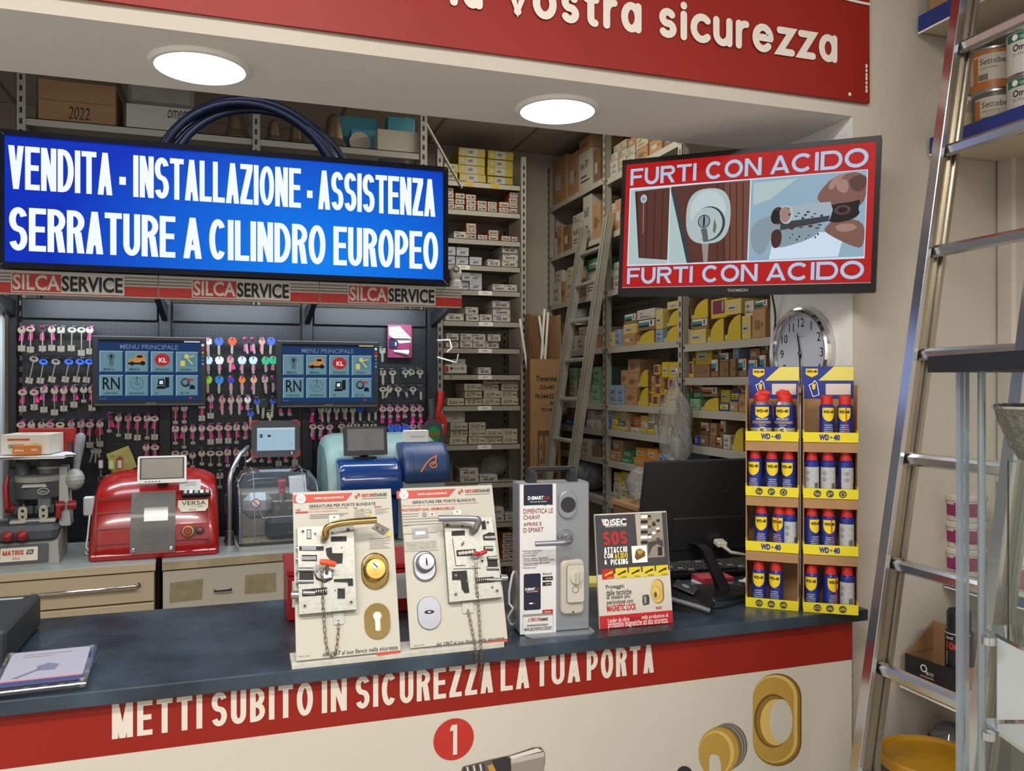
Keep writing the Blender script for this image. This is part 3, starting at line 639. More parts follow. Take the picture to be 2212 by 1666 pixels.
# ---------------------------------------------------------------- menu monitors
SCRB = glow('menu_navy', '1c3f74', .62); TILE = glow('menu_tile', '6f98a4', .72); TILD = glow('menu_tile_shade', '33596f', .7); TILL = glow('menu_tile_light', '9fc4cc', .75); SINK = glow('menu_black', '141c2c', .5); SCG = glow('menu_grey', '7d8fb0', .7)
SRED = glow('menu_red', 'c02a2e', .75); SYEL = glow('menu_yellow', 'e0c868', .8); SORG = glow('menu_orange', 'd09048', .75); SWHT = glow('menu_white', 'e8f0f0', .8); SGRY = glow('menu_icon_grey', '5a7684', .7); STEA = glow('menu_teal', '2f7f9a', .75)
def menu_monitor(pa, pb, ptop, pbot, Y, rz, label, variant):
    a = atY(pa, (ptop+pbot)/2, Y); c = atY(pb, (ptop+pbot)/2, Y); mid = (a+c)/2; w = (c.x-a.x); dist = mid.y/ray((pa+pb)/2, 833).y
    h = (pbot-ptop)*dist/FPX; zc = EYE.z+(CY-(ptop+pbot)/2)*dist/FPX
    t = thing('monitor', label, 'monitor', (mid.x, Y, zc), rz)
    b = MB().box((0, .016, 0), (w, .03, h), BLACK, r=.004); M = FRONT(0, 0, 0); bz = .022
    b.rect(-w/2+.004, h/2-.004, w/2-.004, h/2-.001, STEEL, M, .0008); b.rect(-w/2+.01, -h/2+.009, w/2-.01, -h/2+.0105, GREYP, M, .0008)
    b.text('ASUS', -.018, -h/2+.012, .018, -h/2+.019, GREYP, M, .0009); b.build('bezel', t)
    MB().tube([(0, .03, 0), (0, .10, -.01), (.02, YP-Y-.020, -.02)], .014, BLACK, 8).box((0, .04, 0), (.11, .02, .11), BLACK).build('wall_arm', t)
    s = MB(M); x0, x1, y0, y1 = -w/2+bz, w/2-bz, -h/2+.026, h/2-.026; W = x1-x0; H = y1-y0
    s.rect(x0, y0, x1, y1, SCRB, z=.001); s.rect(x0+.002, y1-.002, x1, y1+.012, SINK, z=.0009)
    s.text('MENU PRINCIPALE', x0+W*.21, y1-H*.115, x0+W*.77, y1-H*.035, SCG, z=.0015, bold=.004)
    names = ['MARCA', 'MARCA', 'ARTICOLO', 'CODICE', '# RECORD', 'INCISIONE', 'PC', 'SET UP']
    for k in range(8):
        q, r_ = k % 4, k // 4; tx0 = x0+W*(.015+.245*q); tx1 = tx0+W*.222; ty1 = y1-H*(.15+.41*r_); ty0 = ty1-H*.36
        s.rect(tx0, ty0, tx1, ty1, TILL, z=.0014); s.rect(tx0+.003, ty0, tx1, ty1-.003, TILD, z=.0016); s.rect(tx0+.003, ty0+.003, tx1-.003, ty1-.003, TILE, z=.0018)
        cx, cy = (tx0+tx1)/2, (ty0+ty1)/2+H*.035; u = H*.11
        s.text(names[k], cx-W*.07, ty0+H*.03, cx+W*.07, ty0+H*.065, SINK, z=.002, keep='fit', bold=.015)
        P = lambda pts, m, z=.0022: s.flat([(cx+px_*u, cy+py_*u) for px_, py_ in pts], m, z=z)
        if k == 0:
            P(circ(.55, 16, 0, .45), SGRY); P([(-.32, .1), (.32, .1), (.32, -.9), (0, -1.05), (-.32, -.9)], SGRY); P(circ(.2, 10, 0, .5), SINK, .0024); P([(-.06, .5), (.06, .5), (.06, 0), (-.06, 0)], SINK, .0024)
        elif k == 1:
            P([(-1.2, -.5), (-1.1, .1), (-.3, .2), (-.2, .8), (.9, .85), (1.15, .1), (1.2, -.5)], SORG); P([(-1.3, -.75), (1.2, -.75), (1.2, -.45), (-1.3, -.45)], SINK, .0024)
            P(circ(.32, 12, -.7, -.6), SINK, .0026); P(circ(.36, 12, .8, -.55), SINK, .0026); P([(-.05, .3), (.8, .3), (.75, .7), (0, .65)], SINK, .0025)
        elif k == 2:
            P(circ(1.12, 24, 0, 0, .98), SRED); s.text('KL', cx-u*.5, cy-u*.4, cx+u*.65, cy+u*.3, SWHT, z=.0026, bold=.03)
        elif k == 3:
            for j in range(6): P([(-1.2+.08*j, -.9+.3*j), (1.2, -.9+.3*j), (1.2, -.78+.3*j), (-1.2+.08*j, -.78+.3*j)], STEA, .0021)
            P(circ(.35, 12, -.1, .6), SYEL, .0024); P([(-.2, .5), (1.1, .75), (1.1, .6), (-.1, .3)], SYEL, .0024); P([(-1.0, -.95), (-.3, -.95), (-.3, -.2), (-.65, 0), (-1.0, -.2)], SYEL, .0024); P([(-.2, .4), (.1, .3), (.9, -.6), (.7, -.7)], SYEL, .0024)
        elif k == 4: s.text('RN', cx-u*1.2, cy-u*.95, cx+u*1.2, cy+u*.95, SINK, z=.0024, bold=.012)
        elif k == 5:
            for p in ribbon([(cx+a_*u, cy+b_*u) for a_, b_ in arc(0, 0, .9, .9, 160, -200, 22)[1:]], u*.12): s.flat(p, SGRY, z=.0024)
            P([(-.05, .2), (.05, .2), (.05, 1.05), (-.05, 1.05)], SINK, .0026); s.text('No', cx-u*.4, cy-u*.4, cx+u*.5, cy+u*.3, SGRY, z=.0026, bold=.02)
        elif k == 6:
            P([(-.7, -.3), (.35, -.3), (.3, .7), (-.6, .7)], SINK); P([(-.45, -.1), (.1, -.1), (.1, .45), (-.4, .45)], SWHT, .0024); P([(-.9, -.85), (.5, -.85), (.3, -.4), (-.7, -.4)], SINK); P([(.4, -.7), (1.0, -.6), (1.0, 1.0), (.4, .95)], SINK)
        else:
            P(circ(.7, 18, -.25, .15), SINK); P(circ(.5, 18, -.3, .2), SGRY, .0024); P(circ(.28, 14, -.3, .2), TILE, .0025); P([(-.2, .75), (.95, .7), (1.0, .45), (0, .45)], SRED, .0026); P([(.3, -.9), (1.2, -.9), (1.1, -.3), (.5, -.2)], SINK, .0023); P([(.3, .5), (.5, .5), (.45, -.7), (.3, -.7)], SGRY, .0025)
    for k in range(6): s.rect(x1+.002, y1-.012-k*.016, x1+.012, y1-.002-k*.016, [SWHT, SRED, SORG, SGRY, STEA, SCG][k], z=.001)
    s.rect(x1-W*.17, y1+.004, x1-.004, y1+.009, [SWHT, SYEL][variant], z=.0012); s.rect(x1-W*.12, y0+.006, x1-W*.09, y0+.014, SRED, z=.0016); s.text('01/01/2024'[:0] or 'A-Z', x0+.004, y0+.006, x0+.03, y0+.012, SCG, z=.0016)
    s.build('screen', t)
menu_monitor(199, 446, 727, 879, 3.74, 2.0, 'flat menu monitor on the key rack above the red machine', 0)
menu_monitor(597, 819, 737, 882, 3.76, 0.0, 'flat menu monitor on the key rack above the blue machine', 1)

# blister card on the right bay
p = atY(862, 702, 3.93)
t = thing('blister_pack', 'pink and white blister card with small car charger on the key rack', 'package', p)
b = MB(FRONT(0, -.016, 0)); MAG = mat('magenta_card', 'a8386a', .4)
b.prism(rrect(-.058, -.158, .058, 0, .006), .002, MAG); b.flat([(-.052, -.012), (.0, -.008), (.054, -.062), (.054, -.084), (-.0, -.09), (-.052, -.05)], WHITEP, z=.0026)
for k in range(4): b.rect(-.045+.008*k, -.035-.008*k, .03+.004*k, -.033-.008*k, GREYP, z=.003)
b.text('DRIVE', -.046, -.024, -.012, -.014, GREYP, z=.003); b.build('card', t)
b = MB(FRONT(0, -.018, 0)); b.prism(rrect(-.05, -.11, -.012, -.075, .006), .014, mat('navy_plastic', '1c2c54', .3)); b.rect(-.025, -.102, -.019, -.085, WHITEP, z=.0145)
b.build('usb_charger', t); MB().tube([(-.03, -.026, -.128), (.0, -.028, -.13), (.04, -.028, -.134)], [.006, .008, .014], WHITE, 10).build('adapter_plug', t)
MB(FRONT(0, -.018, 0)).prism(rrect(-.054, -.15, .05, -.066, .01), .02, clear('clear_blister', refl=.2)).build('blister', t)
MB().tube([(0, .018, -.004), (0, -.02, -.006)], .0018, STEEL, 6).build('hook', bays[2], loc=p)
# key rings, tags and note at the bottom of the left bay
p = atY(210, 924, YK)
t = thing('key_ring', 'bunch of keys on a red clip hanging low on the left rack', 'keys', p)
MB().tube([(0, 0, 0), (.004, 0, -.02), (.0, 0, -.045), (-.006, 0, -.02), (0, 0, 0)], .003, mat('red_plastic', 'b81e22', .35), 6).cyl((0, 0, -.045), (0, 0, -.062), .005, STEEL, n=8).build('clip', t)
MB().tube([(.016*math.cos(a/16*6.283), 0, -.077+.016*math.sin(a/16*6.283)) for a in range(16)], .0014, STEEL, 6, True).build('split_ring', t)
for k, (dx, a) in enumerate(((-.012, 16), (-.003, 4), (.006, -5))):
    b = MB(T(dx, -.003*k, -.09) @ Matrix.Rotation(math.radians(a), 4, 'Y') @ FRONT(0, 0, 0)); b.ring(circ(.011, 14, 0, -.01), circ(.004, 14, 0, -.004), .002, NICKEL); b.prism([(-.004, -.02), (.004, -.02), (.003, -.06), (-.003, -.06)], .002, NICKEL); b.build('key', t)
MB().tube([(0, .05, .004), (0, -.006, .002), (0, -.012, .007)], .0016, STEEL, 6).build('hook', bays[0], loc=p)
for px, col, nm in ((218, '26282c', 'black'), (241, 'c8d42a', 'yellow'), (259, 'c84a2a', 'orange red')):
    p = atY(px, 988, YK-.02); t = thing('key_tag', '%s key tag with paper window hanging below the left rack' % nm, 'tag', p, 0, 'plastic key tags on the left rack')
    M = FRONT(0, 0, 0); m = mat('tag_' + nm, col, .4)
    MB().ring(rrect(-.0125, -.052, .0125, 0, .008, 5), rrect(-.008, -.046, .008, -.012, .003, 5), .004, m, M).build('frame', t)
    MB().prism(rrect(-.0085, -.0465, .0085, -.0115, .003, 3), .002, WHITEP, M, .001).build('paper_insert', t)
    b = MB()
    for k in range(4): b.tube([(.003*math.cos(a/8*6.283)*(1 if k % 2 else .4), .003*math.sin(a/8*6.283)*(0 if k % 2 else 1), -.056-.007*k+.005*math.sin(a/8*6.283)) for a in range(8)], .001, STEEL, 5, True)
    b.ring(circ(.0115, 16, 0, -.09), circ(.0085, 16, 0, -.09), .002, STEEL, M); b.build('chain', t)
    MB().tube([(0, .07, .004), (0, -.004, .002), (0, -.01, .008)], .0016, STEEL, 6).build('hook', bays[0], loc=p)
p = atY(263, 995, 3.94)
MBn = MB(T(p.x, 3.936, p.z) @ Matrix.Rotation(math.radians(-22), 4, 'Y') @ FRONT(0, 0, 0)); MBn.add([(-.05, -.05, 0), (.045, -.05, 0), (.05, 0, .004), (.05, .05, .010), (-.045, .05, .003), (-.05, 0, 0)], [(0, 1, 2, 5), (5, 2, 3, 4)], mat('yellow_note', 'd8d07a', .8))
MBn.add([(-.05, -.05, -.001), (.045, -.05, -.001), (.05, 0, .003), (.05, .05, .009), (-.045, .05, .002), (-.05, 0, -.001)], [(5, 2, 1, 0), (4, 3, 2, 5)], MATS['yellow_note'])
tag(MBn.build('sticky_note'), 'crooked pale yellow sticky note behind the coloured key tags', 'note')

# ---------------------------------------------------------------- grey key cutting machine, far left
MG = mat('machine_grey', '8e8f88', .45, bump=.05); MD = mat('machine_dark', '43464a', .5, bump=.08, bscale=120); MR = mat('red_knob', '8e1c1e', .35); ML = mat('machine_light', 'aeb0a8', .4)
p = atZ(42, 1226, ZW)
mx = thing('key_cutting_machine', 'grey upright key cutting machine with ball lever and red knobs, papers on top', 'machine', (p.x, p.y, ZW), 4)
mx.scale = (.88, 1, .94)
b = MB(); b.loft([[(-.16, -.0, .0), (.145, 0, 0), (.145, .27, 0), (-.16, .27, 0)], [(-.16, 0, .01), (.145, 0, .01), (.145, .27, .01), (-.16, .27, .01)], [(-.155, .012, .085), (.138, .012, .085), (.14, .27, .15), (-.155, .27, .15)]], MG, False)
b.build('base', mx)
MB(frame((0, -.001, .012), (1, 0, 0), (0, .16, 1))).prism(rrect(-.14, .0, .105, .075, .006), .003, MD).build('front_panel', mx)
b = MB(frame((-.01, -.002, .012), (1, 0, 0), (0, .16, 1))); b.prism(rrect(-.058, .012, .076, .064, .003), .003, mat('cream_plate', 'd6cdb8', .5), z0=.002)
block(b, 'MATRIX', -.050, .036, .026, .054, REDP, z=.0056, t=.22, hf=.8, gap=.07); b.prism([(.034, .036), (.058, .036), (.062, .054), (.038, .054)], .0006, DGREY, z0=.005); b.text('SX', .040, .040, .056, .050, WHITEP, z=.006); b.text('Silca', -.014, .018, .012, .030, REDP, z=.0056); b.build('nameplate', mx)
b = MB().box((0, .12, .118), (.27, .20, .07), MD, r=.02); b.build('carriage', mx)
for x in (-.042, .010): MB().ball((x, -.002, .122), .021, MR, 16).cyl((x, .0, .122), (x, .03, .122), .008, MD).build('ball_knob', mx)
b = MB().box((.035, .10, .162), (.17, .05, .014), ML, r=.003).box((.035, .085, .155), (.05, .03, .016), MD); b.build('clamp_bed', mx)
for x in (-.002, .075):
    b = MB(FRONT(x, .085, .168)); b.ring(rrect(-.017, 0, .017, .055, .014, 5), circ(.006, 24, 0, .037), .006, mat('clamp_plate', 'b9b09c', .45, .3)); b.prism(circ(.0055, 14, 0, .014), .007, INK); b.build('clamp_plate', mx)
    MB().box((x+.0, .125, .205), (.075, .05, .034), MD, r=.004).cyl((x-.02, .09, .212), (x-.02, .13, .212), .013, DGREY, n=14).build('vice', mx)
for x, z in ((-.055, .213), (.133, .215), (.178, .215)): MB().cyl((x-.016, .12, z), (x+.014, .12, z), .017, MR, r1=.019, n=16).cyl((x+.014, .12, z), (x+.018, .12, z), .014, MR, n=16).build('side_knob', mx)
MB().box((.128, .11, .19), (.022, .022, .05), MR, r=.004).build('clamp_lever', mx)
b = MB(T(.042, 0, 0)).loft([[(.085, .13, .13), (.13, .13, .13), (.13, .24, .13), (.085, .24, .13)], [(.085, .13, .25), (.122, .13, .25), (.122, .24, .25), (.085, .24, .25)], [(.085, .13, .37), (.115, .13, .37), (.115, .23, .37), (.085, .23, .37)]], ML, False); b.build('column', mx)
b = MB(); b.box((.03, .20, .25), (.2, .10, .25), MD, r=.01); b.build('back_body', mx)
b = MB(T(.045, .15, .0) @ S(.68, 1, 1))
b.loft([[(.125*math.cos(a)*(1 if z > .25 else .97), -.09*math.sin(a)-.0, z) for a in [math.pi*i/14 for i in range(15)]] for z in (.255, .26, .315, .32)], MD, True, False, False)
b.loft([[(.128*math.cos(a), -.094*math.sin(a), z) for a in [math.pi*i/14 for i in range(15)]] for z in (.318, .322, .338, .342)], MG, True, False, False)
b.prism([(.128*math.cos(math.pi*i/14), -.094*math.sin(math.pi*i/14)) for i in range(15)], .004, MG, z0=.338); b.prism([(.125*math.cos(math.pi*i/14), -.09*math.sin(math.pi*i/14)) for i in range(15)], .004, MD, z0=.252)
b.prism([(-.07, 0), (.07, 0), (.06, .012), (-.06, .012)], .003, ML, FRONT(0, -.094, .300)); b.build('head', mx)
b = MB(FRONT(.078, .058, .283)); b.ring(circ(.022, 20, 0, 0, .014), circ(.019, 20, 0, 0, .011), .002, ML); b.text('Silca', -.014, -.006, .014, .006, ML, z=.001); b.build('oval_badge', mx)
MB(T(-.006, .12, 0) @ S(.72, .72, 1)).lathe([(.0005, .395), (.033, .395), (.036, .39), (.036, .362), (.034, .36), (.034, .345), (.03, .342)], MD, 24, mats=[MD, MD, MD, MD, MD, STEEL]).build('small_cap', mx)
MB(T(.084, .13, 0) @ S(.74, .74, 1)).lathe([(.0005, .405), (.047, .405), (.051, .40), (.055, .35), (.05, .342)], MD, 28).lathe([(.0552, .376), (.056, .372), (.0555, .366)], MG, 28).build('large_cap', mx)
for x, l in ((.0, .2), (.075, .2)): MB().cyl((x, .10, .25), (x, .10, .232), .02, INK, r1=.012, n=14).cyl((x, .10, .232), (x, .10, .205), .005, STEEL, n=10).build('cutter_spindle', mx)
MB().box((.08, .085, .235), (.045, .05, .034), clear('clear_guard', refl=.25, body=.15)).build('guard', mx)
MB().ball((.186, .15, .316), .042, mat('ball_grey', '9aa09a', .35), 20, (.95, .95, 1.08)).build('lever_ball', mx)
MB(T(.04, .01, 0)).tube([(.15, .145, .34), (.156, .15, .40), (.164, .155, .46), (.168, .157, .495), (.168, .157, .505)], [.013, .016, .021, .021, .010], mat('lever_grey', '84888a', .4), 14).build('lever', mx)
MB().tube([(-.06, .10, .345), (-.065, .09, .30), (-.06, .09, .22)], [.008, .012, .012], MR, 10).build('side_lever', mx)
MB(T(.045, .02, 0)).tube([(.13, .17, .38), (.122, .17, .43), (.118, .17, .47)], [.012, .010, .008], DGREY, 10).build('spring_rod', mx)
zt = ZW+.407*.94+.007
PAPER = mat('white_paper', 'd9dbe0', .7)
MM = T(p.x-.005, p.y+.12, zt) @ R(6)
for k, (a, dx, dy, w_, d_, col) in enumerate(((-8, 0, 0, .30, .21, PAPER), (5, .01, -.005, .29, .20, mat('kraft_paper', 'a89878', .8)), (-3, -.01, .01, .30, .21, PAPER), (12, .03, -.004, .25, .18, PAPER))):
    o = MB(MM @ T(dx, dy, .003*k+.002) @ R(a)).box((0, 0, 0), (w_, d_, .0022), col).build('paper_sheet')
    tag(o, 'sheet of paper %s on the grey machine under the white box' % ['lowest in the pile', 'brown, second in the pile', 'third in the pile', 'askew on top'][k], 'paper', 'papers lying on the grey cutting machine')
def cbox(name, M, w, d, h, m, label, cat='box', front=None, group=None, top=None, r=.0015):
    """carton resting on local z=0, front looking to local -y; front(b, M) prints on it"""
    b = MB(M).box((0, 0, h/2+.0005), (w, d, h-.0008), m, r=min(r, h*.1))
    if front: front(b, frame((0, -d/2, 0), (1, 0, 0), (0, 0, 1)), w, h)
    if top: top(b, T(0, 0, h), w, d)
    return tag(b.build(name), label, cat, group)
def pr(b, M, w, h):
    b.rect(-w*.36, h*.70, w*.1, h*.80, mat('label_rust', 'a85a2c', .6), M, .0006); b.rect(-w*.36, h*.15, w*.38, h*.66, mat('label_cream', 'cfc6b4', .6), M, .0005)
    for k in range(14): b.rect(-w*.33+k*w*.022, h*.32, -w*.33+k*w*.022+w*.012, h*.52, INK, M, .001)
    for k in range(3): b.rect(w*.15, h*(.28+.12*k), w*.28, h*(.31+.12*k), GREYP, M, .001)
def ptop(b, M, w, d):
    for k in range(5): b.flat([(-.04+.016*k, -.01+.01*(k % 2)), (-.036+.016*k, -.012), (-.03+.016*k, .02), (-.034+.016*k, .022-.01*(k % 2))], INK, M, .0006)
cbox('card_box', MM @ T(.022, .01, .014) @ R(-14), .165, .15, .075, mat('cream_carton', 'd2cabc', .6), 'cream box with barcode label lying on papers on the grey machine', 'box', pr, None, ptop)
b = MB(MM @ T(.062, .118, .014) @ R(-14)).box((0, 0, .045), (.20, .03, .09), mat('red_carton', 'b52a24', .5), r=.002); tag(b.build('card_box'), 'red box standing behind the cream barcode box', 'box')
def por(b, M, w, h): b.text('silca', -w*.42, h*.42, -w*.1, h*.66, WHITEP, M, .0006); b.text('MKC', w*.18, h*.42, w*.40, h*.66, WHITEP, M, .0006)
cbox('card_box', MM @ T(.012, -.075, .014) @ R(-2), .09, .03, .036, mat('orange_carton', 'b86a1c', .55), 'small orange box on the papers before the cream box', 'box', por)

# ---------------------------------------------------------------- red key machine
RED = mat('glossy_red_shell', '9c120e', .22, coat=.5, var=.05, vscale=3); RED2 = mat('red_groove', '5a0b0a', .4)
q0 = atZ(187, 1215, ZW); q1 = atZ(472, 1197, ZW); cx = (q0.x+q1.x)/2; HW = (q1.x-q0.x)/2
rm = thing('key_engraving_machine', 'glossy red domed key machine with clear visor and small screen', 'machine', (cx, q0.y+.17, ZW), 1)
PROF = [(-.170, 0), (-.176, .02), (-.172, .05), (-.160, .11), (-.135, .18), (-.105, .235), (-.06, .285), (0, .315), (.06, .325), (.12, .318), (.165, .29), (.18, .22), (.18, 0)]
def sec(u): # size of the shell at a fraction of the half width
    u = abs(u); h_ = 1 - .04*u**2 - .10*max(0, (u-.55)/.45)**2 - .20*max(0, (u-.93)/.07)**2; return h_, 1 - .05*u**3 - .10*max(0, (u-.93)/.07)**2
US = [-1, -.985, -.965, -.93, -.86, -.72, -.55, -.3, 0, .3, .55, .72, .86, .93, .965, .985, 1]
b = MB(); b.loft([[(u*HW*(1-.02*z/.3*(abs(u))), y*sec(u)[1], z*sec(u)[0]) for y, z in PROF] for u in US], RED); 
body = b.build('body', rm)
def pf(z, u=0):
    h_, d_ = sec(u); z_ = z/h_
    for (y0, a), (y1, c) in zip(PROF, PROF[1:]):
        if a <= z_ <= c: return (y0 + (y1-y0)*(z_-a)/(c-a))*d_
    return .0
def onp(x, z, off=.0):
    u = x/HW; y0 = pf(z-.006, u); y1 = pf(z+.006, u); return frame((x, pf(z, u)-off, z), (1, 0, 0), (0, y1-y0, .012))
def strip(mb, x0, x1, z0, z1, off, m, n=12, thick=0):
    P = [(pf(z0+(z1-z0)*i/n)-off, z0+(z1-z0)*i/n) for i in range(n+1)]
    mb.add([(x, y, z) for y, z in P for x in (x0, x1)], [(2*i, 2*i+1, 2*i+3, 2*i+2) for i in range(n)], m, True)
    if thick: mb.add([(x, y+thick, z) for y, z in P for x in (x0, x1)] , [(2*i+2, 2*i+3, 2*i+1, 2*i) for i in range(n)], m, True)
b = MB()
b.box((0, -.171, .012), (HW*1.93, .012, .024), RED, r=.005); b.build('skirt', rm)
b = MB()
for z in (.06, .118, .175, .222, .228): strip(b, -.205, -.088, z, z+.003, .004, RED2, 2)
strip(b, -.208, -.204, .03, .235, .003, RED2); strip(b, .190, .193, .03, .235, .0035, RED2); strip(b, .076, .193, .062, .066, .004, RED2, 2); strip(b, .076, .193, .215, .218, .004, RED2, 2); b.build('seams', rm)
b = MB(); strip(b, -.086, .072, .028, .245, .0025, mat('work_chamber', '55504c', .5, var=.3, vscale=30), 14); strip(b, -.05, .05, .06, .12, .006, DGREY, 6); strip(b, -.04, .045, .14, .19, .0055, STEEL, 6); b.build('work_chamber', rm)
b = MB(); strip(b, -.086, .072, .022, .25, .017, clear('visor_plastic', (.9, .9, .88), .15, .08, .16, (.62, .6, .58)), 14)
for x in (-.086, .072): b.add([(x, pf(.022+.228*i/14)-o_, .022+.228*i/14) for i in range(15) for o_ in (.017, 0)], [(2*i, 2*i+1, 2*i+3, 2*i+2) for i in range(14)], MATS['visor_plastic'])
b.build('visor', rm)
for x in (-.074, .058): MB(onp(x, .038, .018)).lathe([(.0075, 0), (.0075, .003), (.005, .005), (.0005, .005)], CHROME, 14).build('screw', rm)
# screen
b = MB(frame((.022, -.10, .33), (1, 0, 0), (0, .22, 1)) ); b.prism(rrect(-.088, -.052, .088, .054, .008), .022, WHITE, z0=-.012); b.build('screen_housing', rm)
b = MB(frame((.022, -.10, .33), (1, 0, 0), (0, .22, 1))); b.rect(-.080, -.037, .080, .047, BLACK, z=.0105); b.rect(-.074, -.033, .074, .043, mat('dull_lcd', '8c8676', .3, var=.12, vscale=6), z=.0112)
for k in range(5): b.rect(-.062+.012*k, -.048, -.054+.012*k, -.0445, DGREY, z=.0105)
b.build('screen', rm); MB().cyl((.022, -.07, .27), (.022, -.085, .30), .02, DGREY, n=12).build('screen_neck', rm)
b = MB(onp(.138, .190, .004)); b.prism([(-.058, .022), (.055, .022), (.055, -.006), (.042, -.026), (-.045, -.026), (-.058, -.006)], .002, mat('cream_plate', 'd6cdb8', .5)); b.text('VERSA', -.045, .0, .044, .017, INK, z=.0025, bold=.005); b.text('the first', -.008, -.009, .012, -.004, GREYP, z=.0025); b.text('LINK', .015, -.010, .034, -.003, INK, z=.0025); b.text('silca', -.018, -.022, .008, -.014, INK, z=.0025); b.build('nameplate', rm)
MB(onp(.135, .095, .004)).prism(rrect(-.06, -.03, .06, .03, .006), .002, mat('red_panel', 'a8221c', .35)).prism(rrect(-.045, -.018, .045, .016, .016), .0035, DGREY).build('button_panel', rm)
MB(onp(.118, .095, .007)).lathe([(.0205, 0), (.0205, .006), (.011, .008), (.010, .022), (.0165, .024), (.0165, .034), (.014, .037), (.0005, .037)], MR, 20, mats=[YEL, YEL, MR, MR, MR, MR, MR]).build('emergency_button', rm)
MB(onp(.160, .096, .007)).lathe([(.014, 0), (.014, .004), (.010, .005), (.010, .009), (.0005, .010)], MR, 18, mats=[INK, INK, MR, MR]).build('push_button', rm)
b = MB(onp(.135, .232, .012)); b.box((.012, 0, .0), (.106, .02, .022), INK, r=.002)
for k in range(5): b.box((-.028+.02*k, .004, .010), (.012, .014, .008), WHITE if k % 2 else ML)
b.build('chip_tray', rm)
b = MB(frame((.126, -.112, .258), (1, 0, -.02), (0, .25, 1))); b.rect(-.042, -.01, .036, .032, PAPER); b.box((-.003, .011, -.0008), (.078, .042, .0012), PAPER)
for k in range(3): b.rect(-.02, .008+.006*k, .02, .010+.006*k, GREYP, z=.0006)
b.build('instruction_card', rm)

# ---------------------------------------------------------------- clear domed key machine with tablet on an arm
q0 = atZ(512, 1193, ZW)
fm = thing('key_duplicator', 'key duplicator under a clear plastic dome with a tablet arm', 'machine', (q0.x+.155, q0.y+.17, ZW), 4)
b = MB(); b.prism(rrect(-.165, -.165, .165, .18, .03), .018, mat('tray_grey', '9a9a96', .5)); b.prism(rrect(-.158, -.158, .158, .17, .028), .010, DGREY, z0=.018); b.build('base_tray', fm)
MB().box((0, -.07, .0295), (.29, .14, .003), mat('brass_swarf', '9a8a68', .7, var=.5, vscale=90, bump=.5, bscale=200)).build('swarf_tray', fm)
b = MB().box((0, .075, .12), (.29, .16, .19), mat('duplicator_body', '7a756e', .5), r=.01); b.build('housing', fm)
b = MB().box((-.075, -.02, .165), (.12, .06, .10), mat('duplicator_arm', 'a4a8aa', .4, .3), r=.03); b.build('cutter_arm', fm)
b = MB().box((.06, -.03, .145), (.16, .05, .075), mat('vice_steel', '6d6760', .4, .6), r=.006)
for x in (.0, .05, .10): b.cyl((x, -.06, .15), (x, -.02, .15), .010, STEEL, n=12)
b.cyl((.02, -.04, .17), (.02, -.04, .21), .017, STEEL, n=14); b.build('vice', fm)
MB(T(.022, -.035, .20)).lathe([(.010, 0), (.013, .02), (.010, .028), (.018, .05), (.019, .062), (.016, .066), (.0005, .064)], mat('red_cap', 'a83238', .35), 18).build('red_knob', fm)
b = MB().box((.05, -.085, .075), (.20, .09, .085), INK, r=.018); b.box((.06, -.131, .06), (.05, .003, .003), STEEL); b.build('carriage', fm)
b = MB(FRONT(-.085, -.052, .175)); b.prism(circ(.019, 20), .002, WHITEP); b.ring(circ(.019, 20), circ(.015, 20), .0025, REDP); b.flat([(-.011, .014), (-.014, .011), (.011, -.014), (.014, -.011)], REDP, z=.003); b.build('warning_sticker', fm)
b = MB(frame((.085, -.04, .245), (1, .1, .05), (0, .1, 1))); b.box((0, 0, 0), (.07, .075, .001), PAPER); b.build('note_card', fm)
DOME = clear('clear_dome', (.94, .97, .99), .12, .05, .06, (.7, .8, .9)); NAV = mat('dome_edge', '5a6a80', .25)
dp = [(-.158, .03), (-.160, .10), (-.150, .19), (-.115, .265), (-.06, .305), (.03, .315), (.10, .312), (.165, .28), (.168, .03)]
def dsec(u): return (1-.10*max(0, (abs(u)-.6)/.4)**2 - .08*max(0, (abs(u)-.9)/.1)**1.5)
b = MB(); b.loft([[(u*.16, y, z*dsec(u) if z > .05 else z) for y, z in dp] for u in (-1, -.95, -.85, -.6, 0, .6, .85, .95, 1)], DOME, True, True, False)
for u in (-1, 1): b.add([(u*.16, y, z*dsec(u) if z > .05 else z) for y, z in dp], [tuple(range(len(dp)))], DOME)
b.build('dome', fm)
b = MB()
for u in (-.97, -.62, .62, .97): b.tube([(u*.16, y*1.01, (z*dsec(u) if z > .05 else z)+.001) for y, z in dp[:8]], .0022, clear('dome_rib', (.75, .82, .9), .5, .05, .35, (.6, .68, .78)), 6)
b.tube([(-.09, -.158, .185), (-.07, -.164, .13), (.07, -.164, .13), (.09, -.158, .185)], .003, MATS['dome_rib'], 6); b.build('dome_ribs', fm)
b = MB().tube([(-.185, .0, .03), (-.185, .0, .26), (-.18, .0, .295), (-.14, .06, .37), (-.10, .125, .395)], .010, mat('arm_steel', 'c8ccd0', .25, .9), 10)
b.cyl((-.185, 0, .0), (-.185, 0, .06), .018, STEEL, n=14); b.build('tablet_arm', fm)
tb0 = atY(545, 947, 3.70); tb1 = atY(645, 947, 3.70)
t = thing('tablet', 'lit tablet with grey and red bumper on an arm over the clear dome', 'tablet', ((tb0.x+tb1.x)/2, 3.70, (atY(595, 910, 3.7).z+atY(595, 986, 3.7).z)/2)); w_, h_ = .100, .078
b = MB(FRONT(0, 0, 0)); b.prism(rrect(-w_, -h_, w_, h_, .012), .012, mat('tablet_grey', '4c4b4e', .5), z0=-.006); b.build('case', t)
b = MB(FRONT(0, 0, 0))
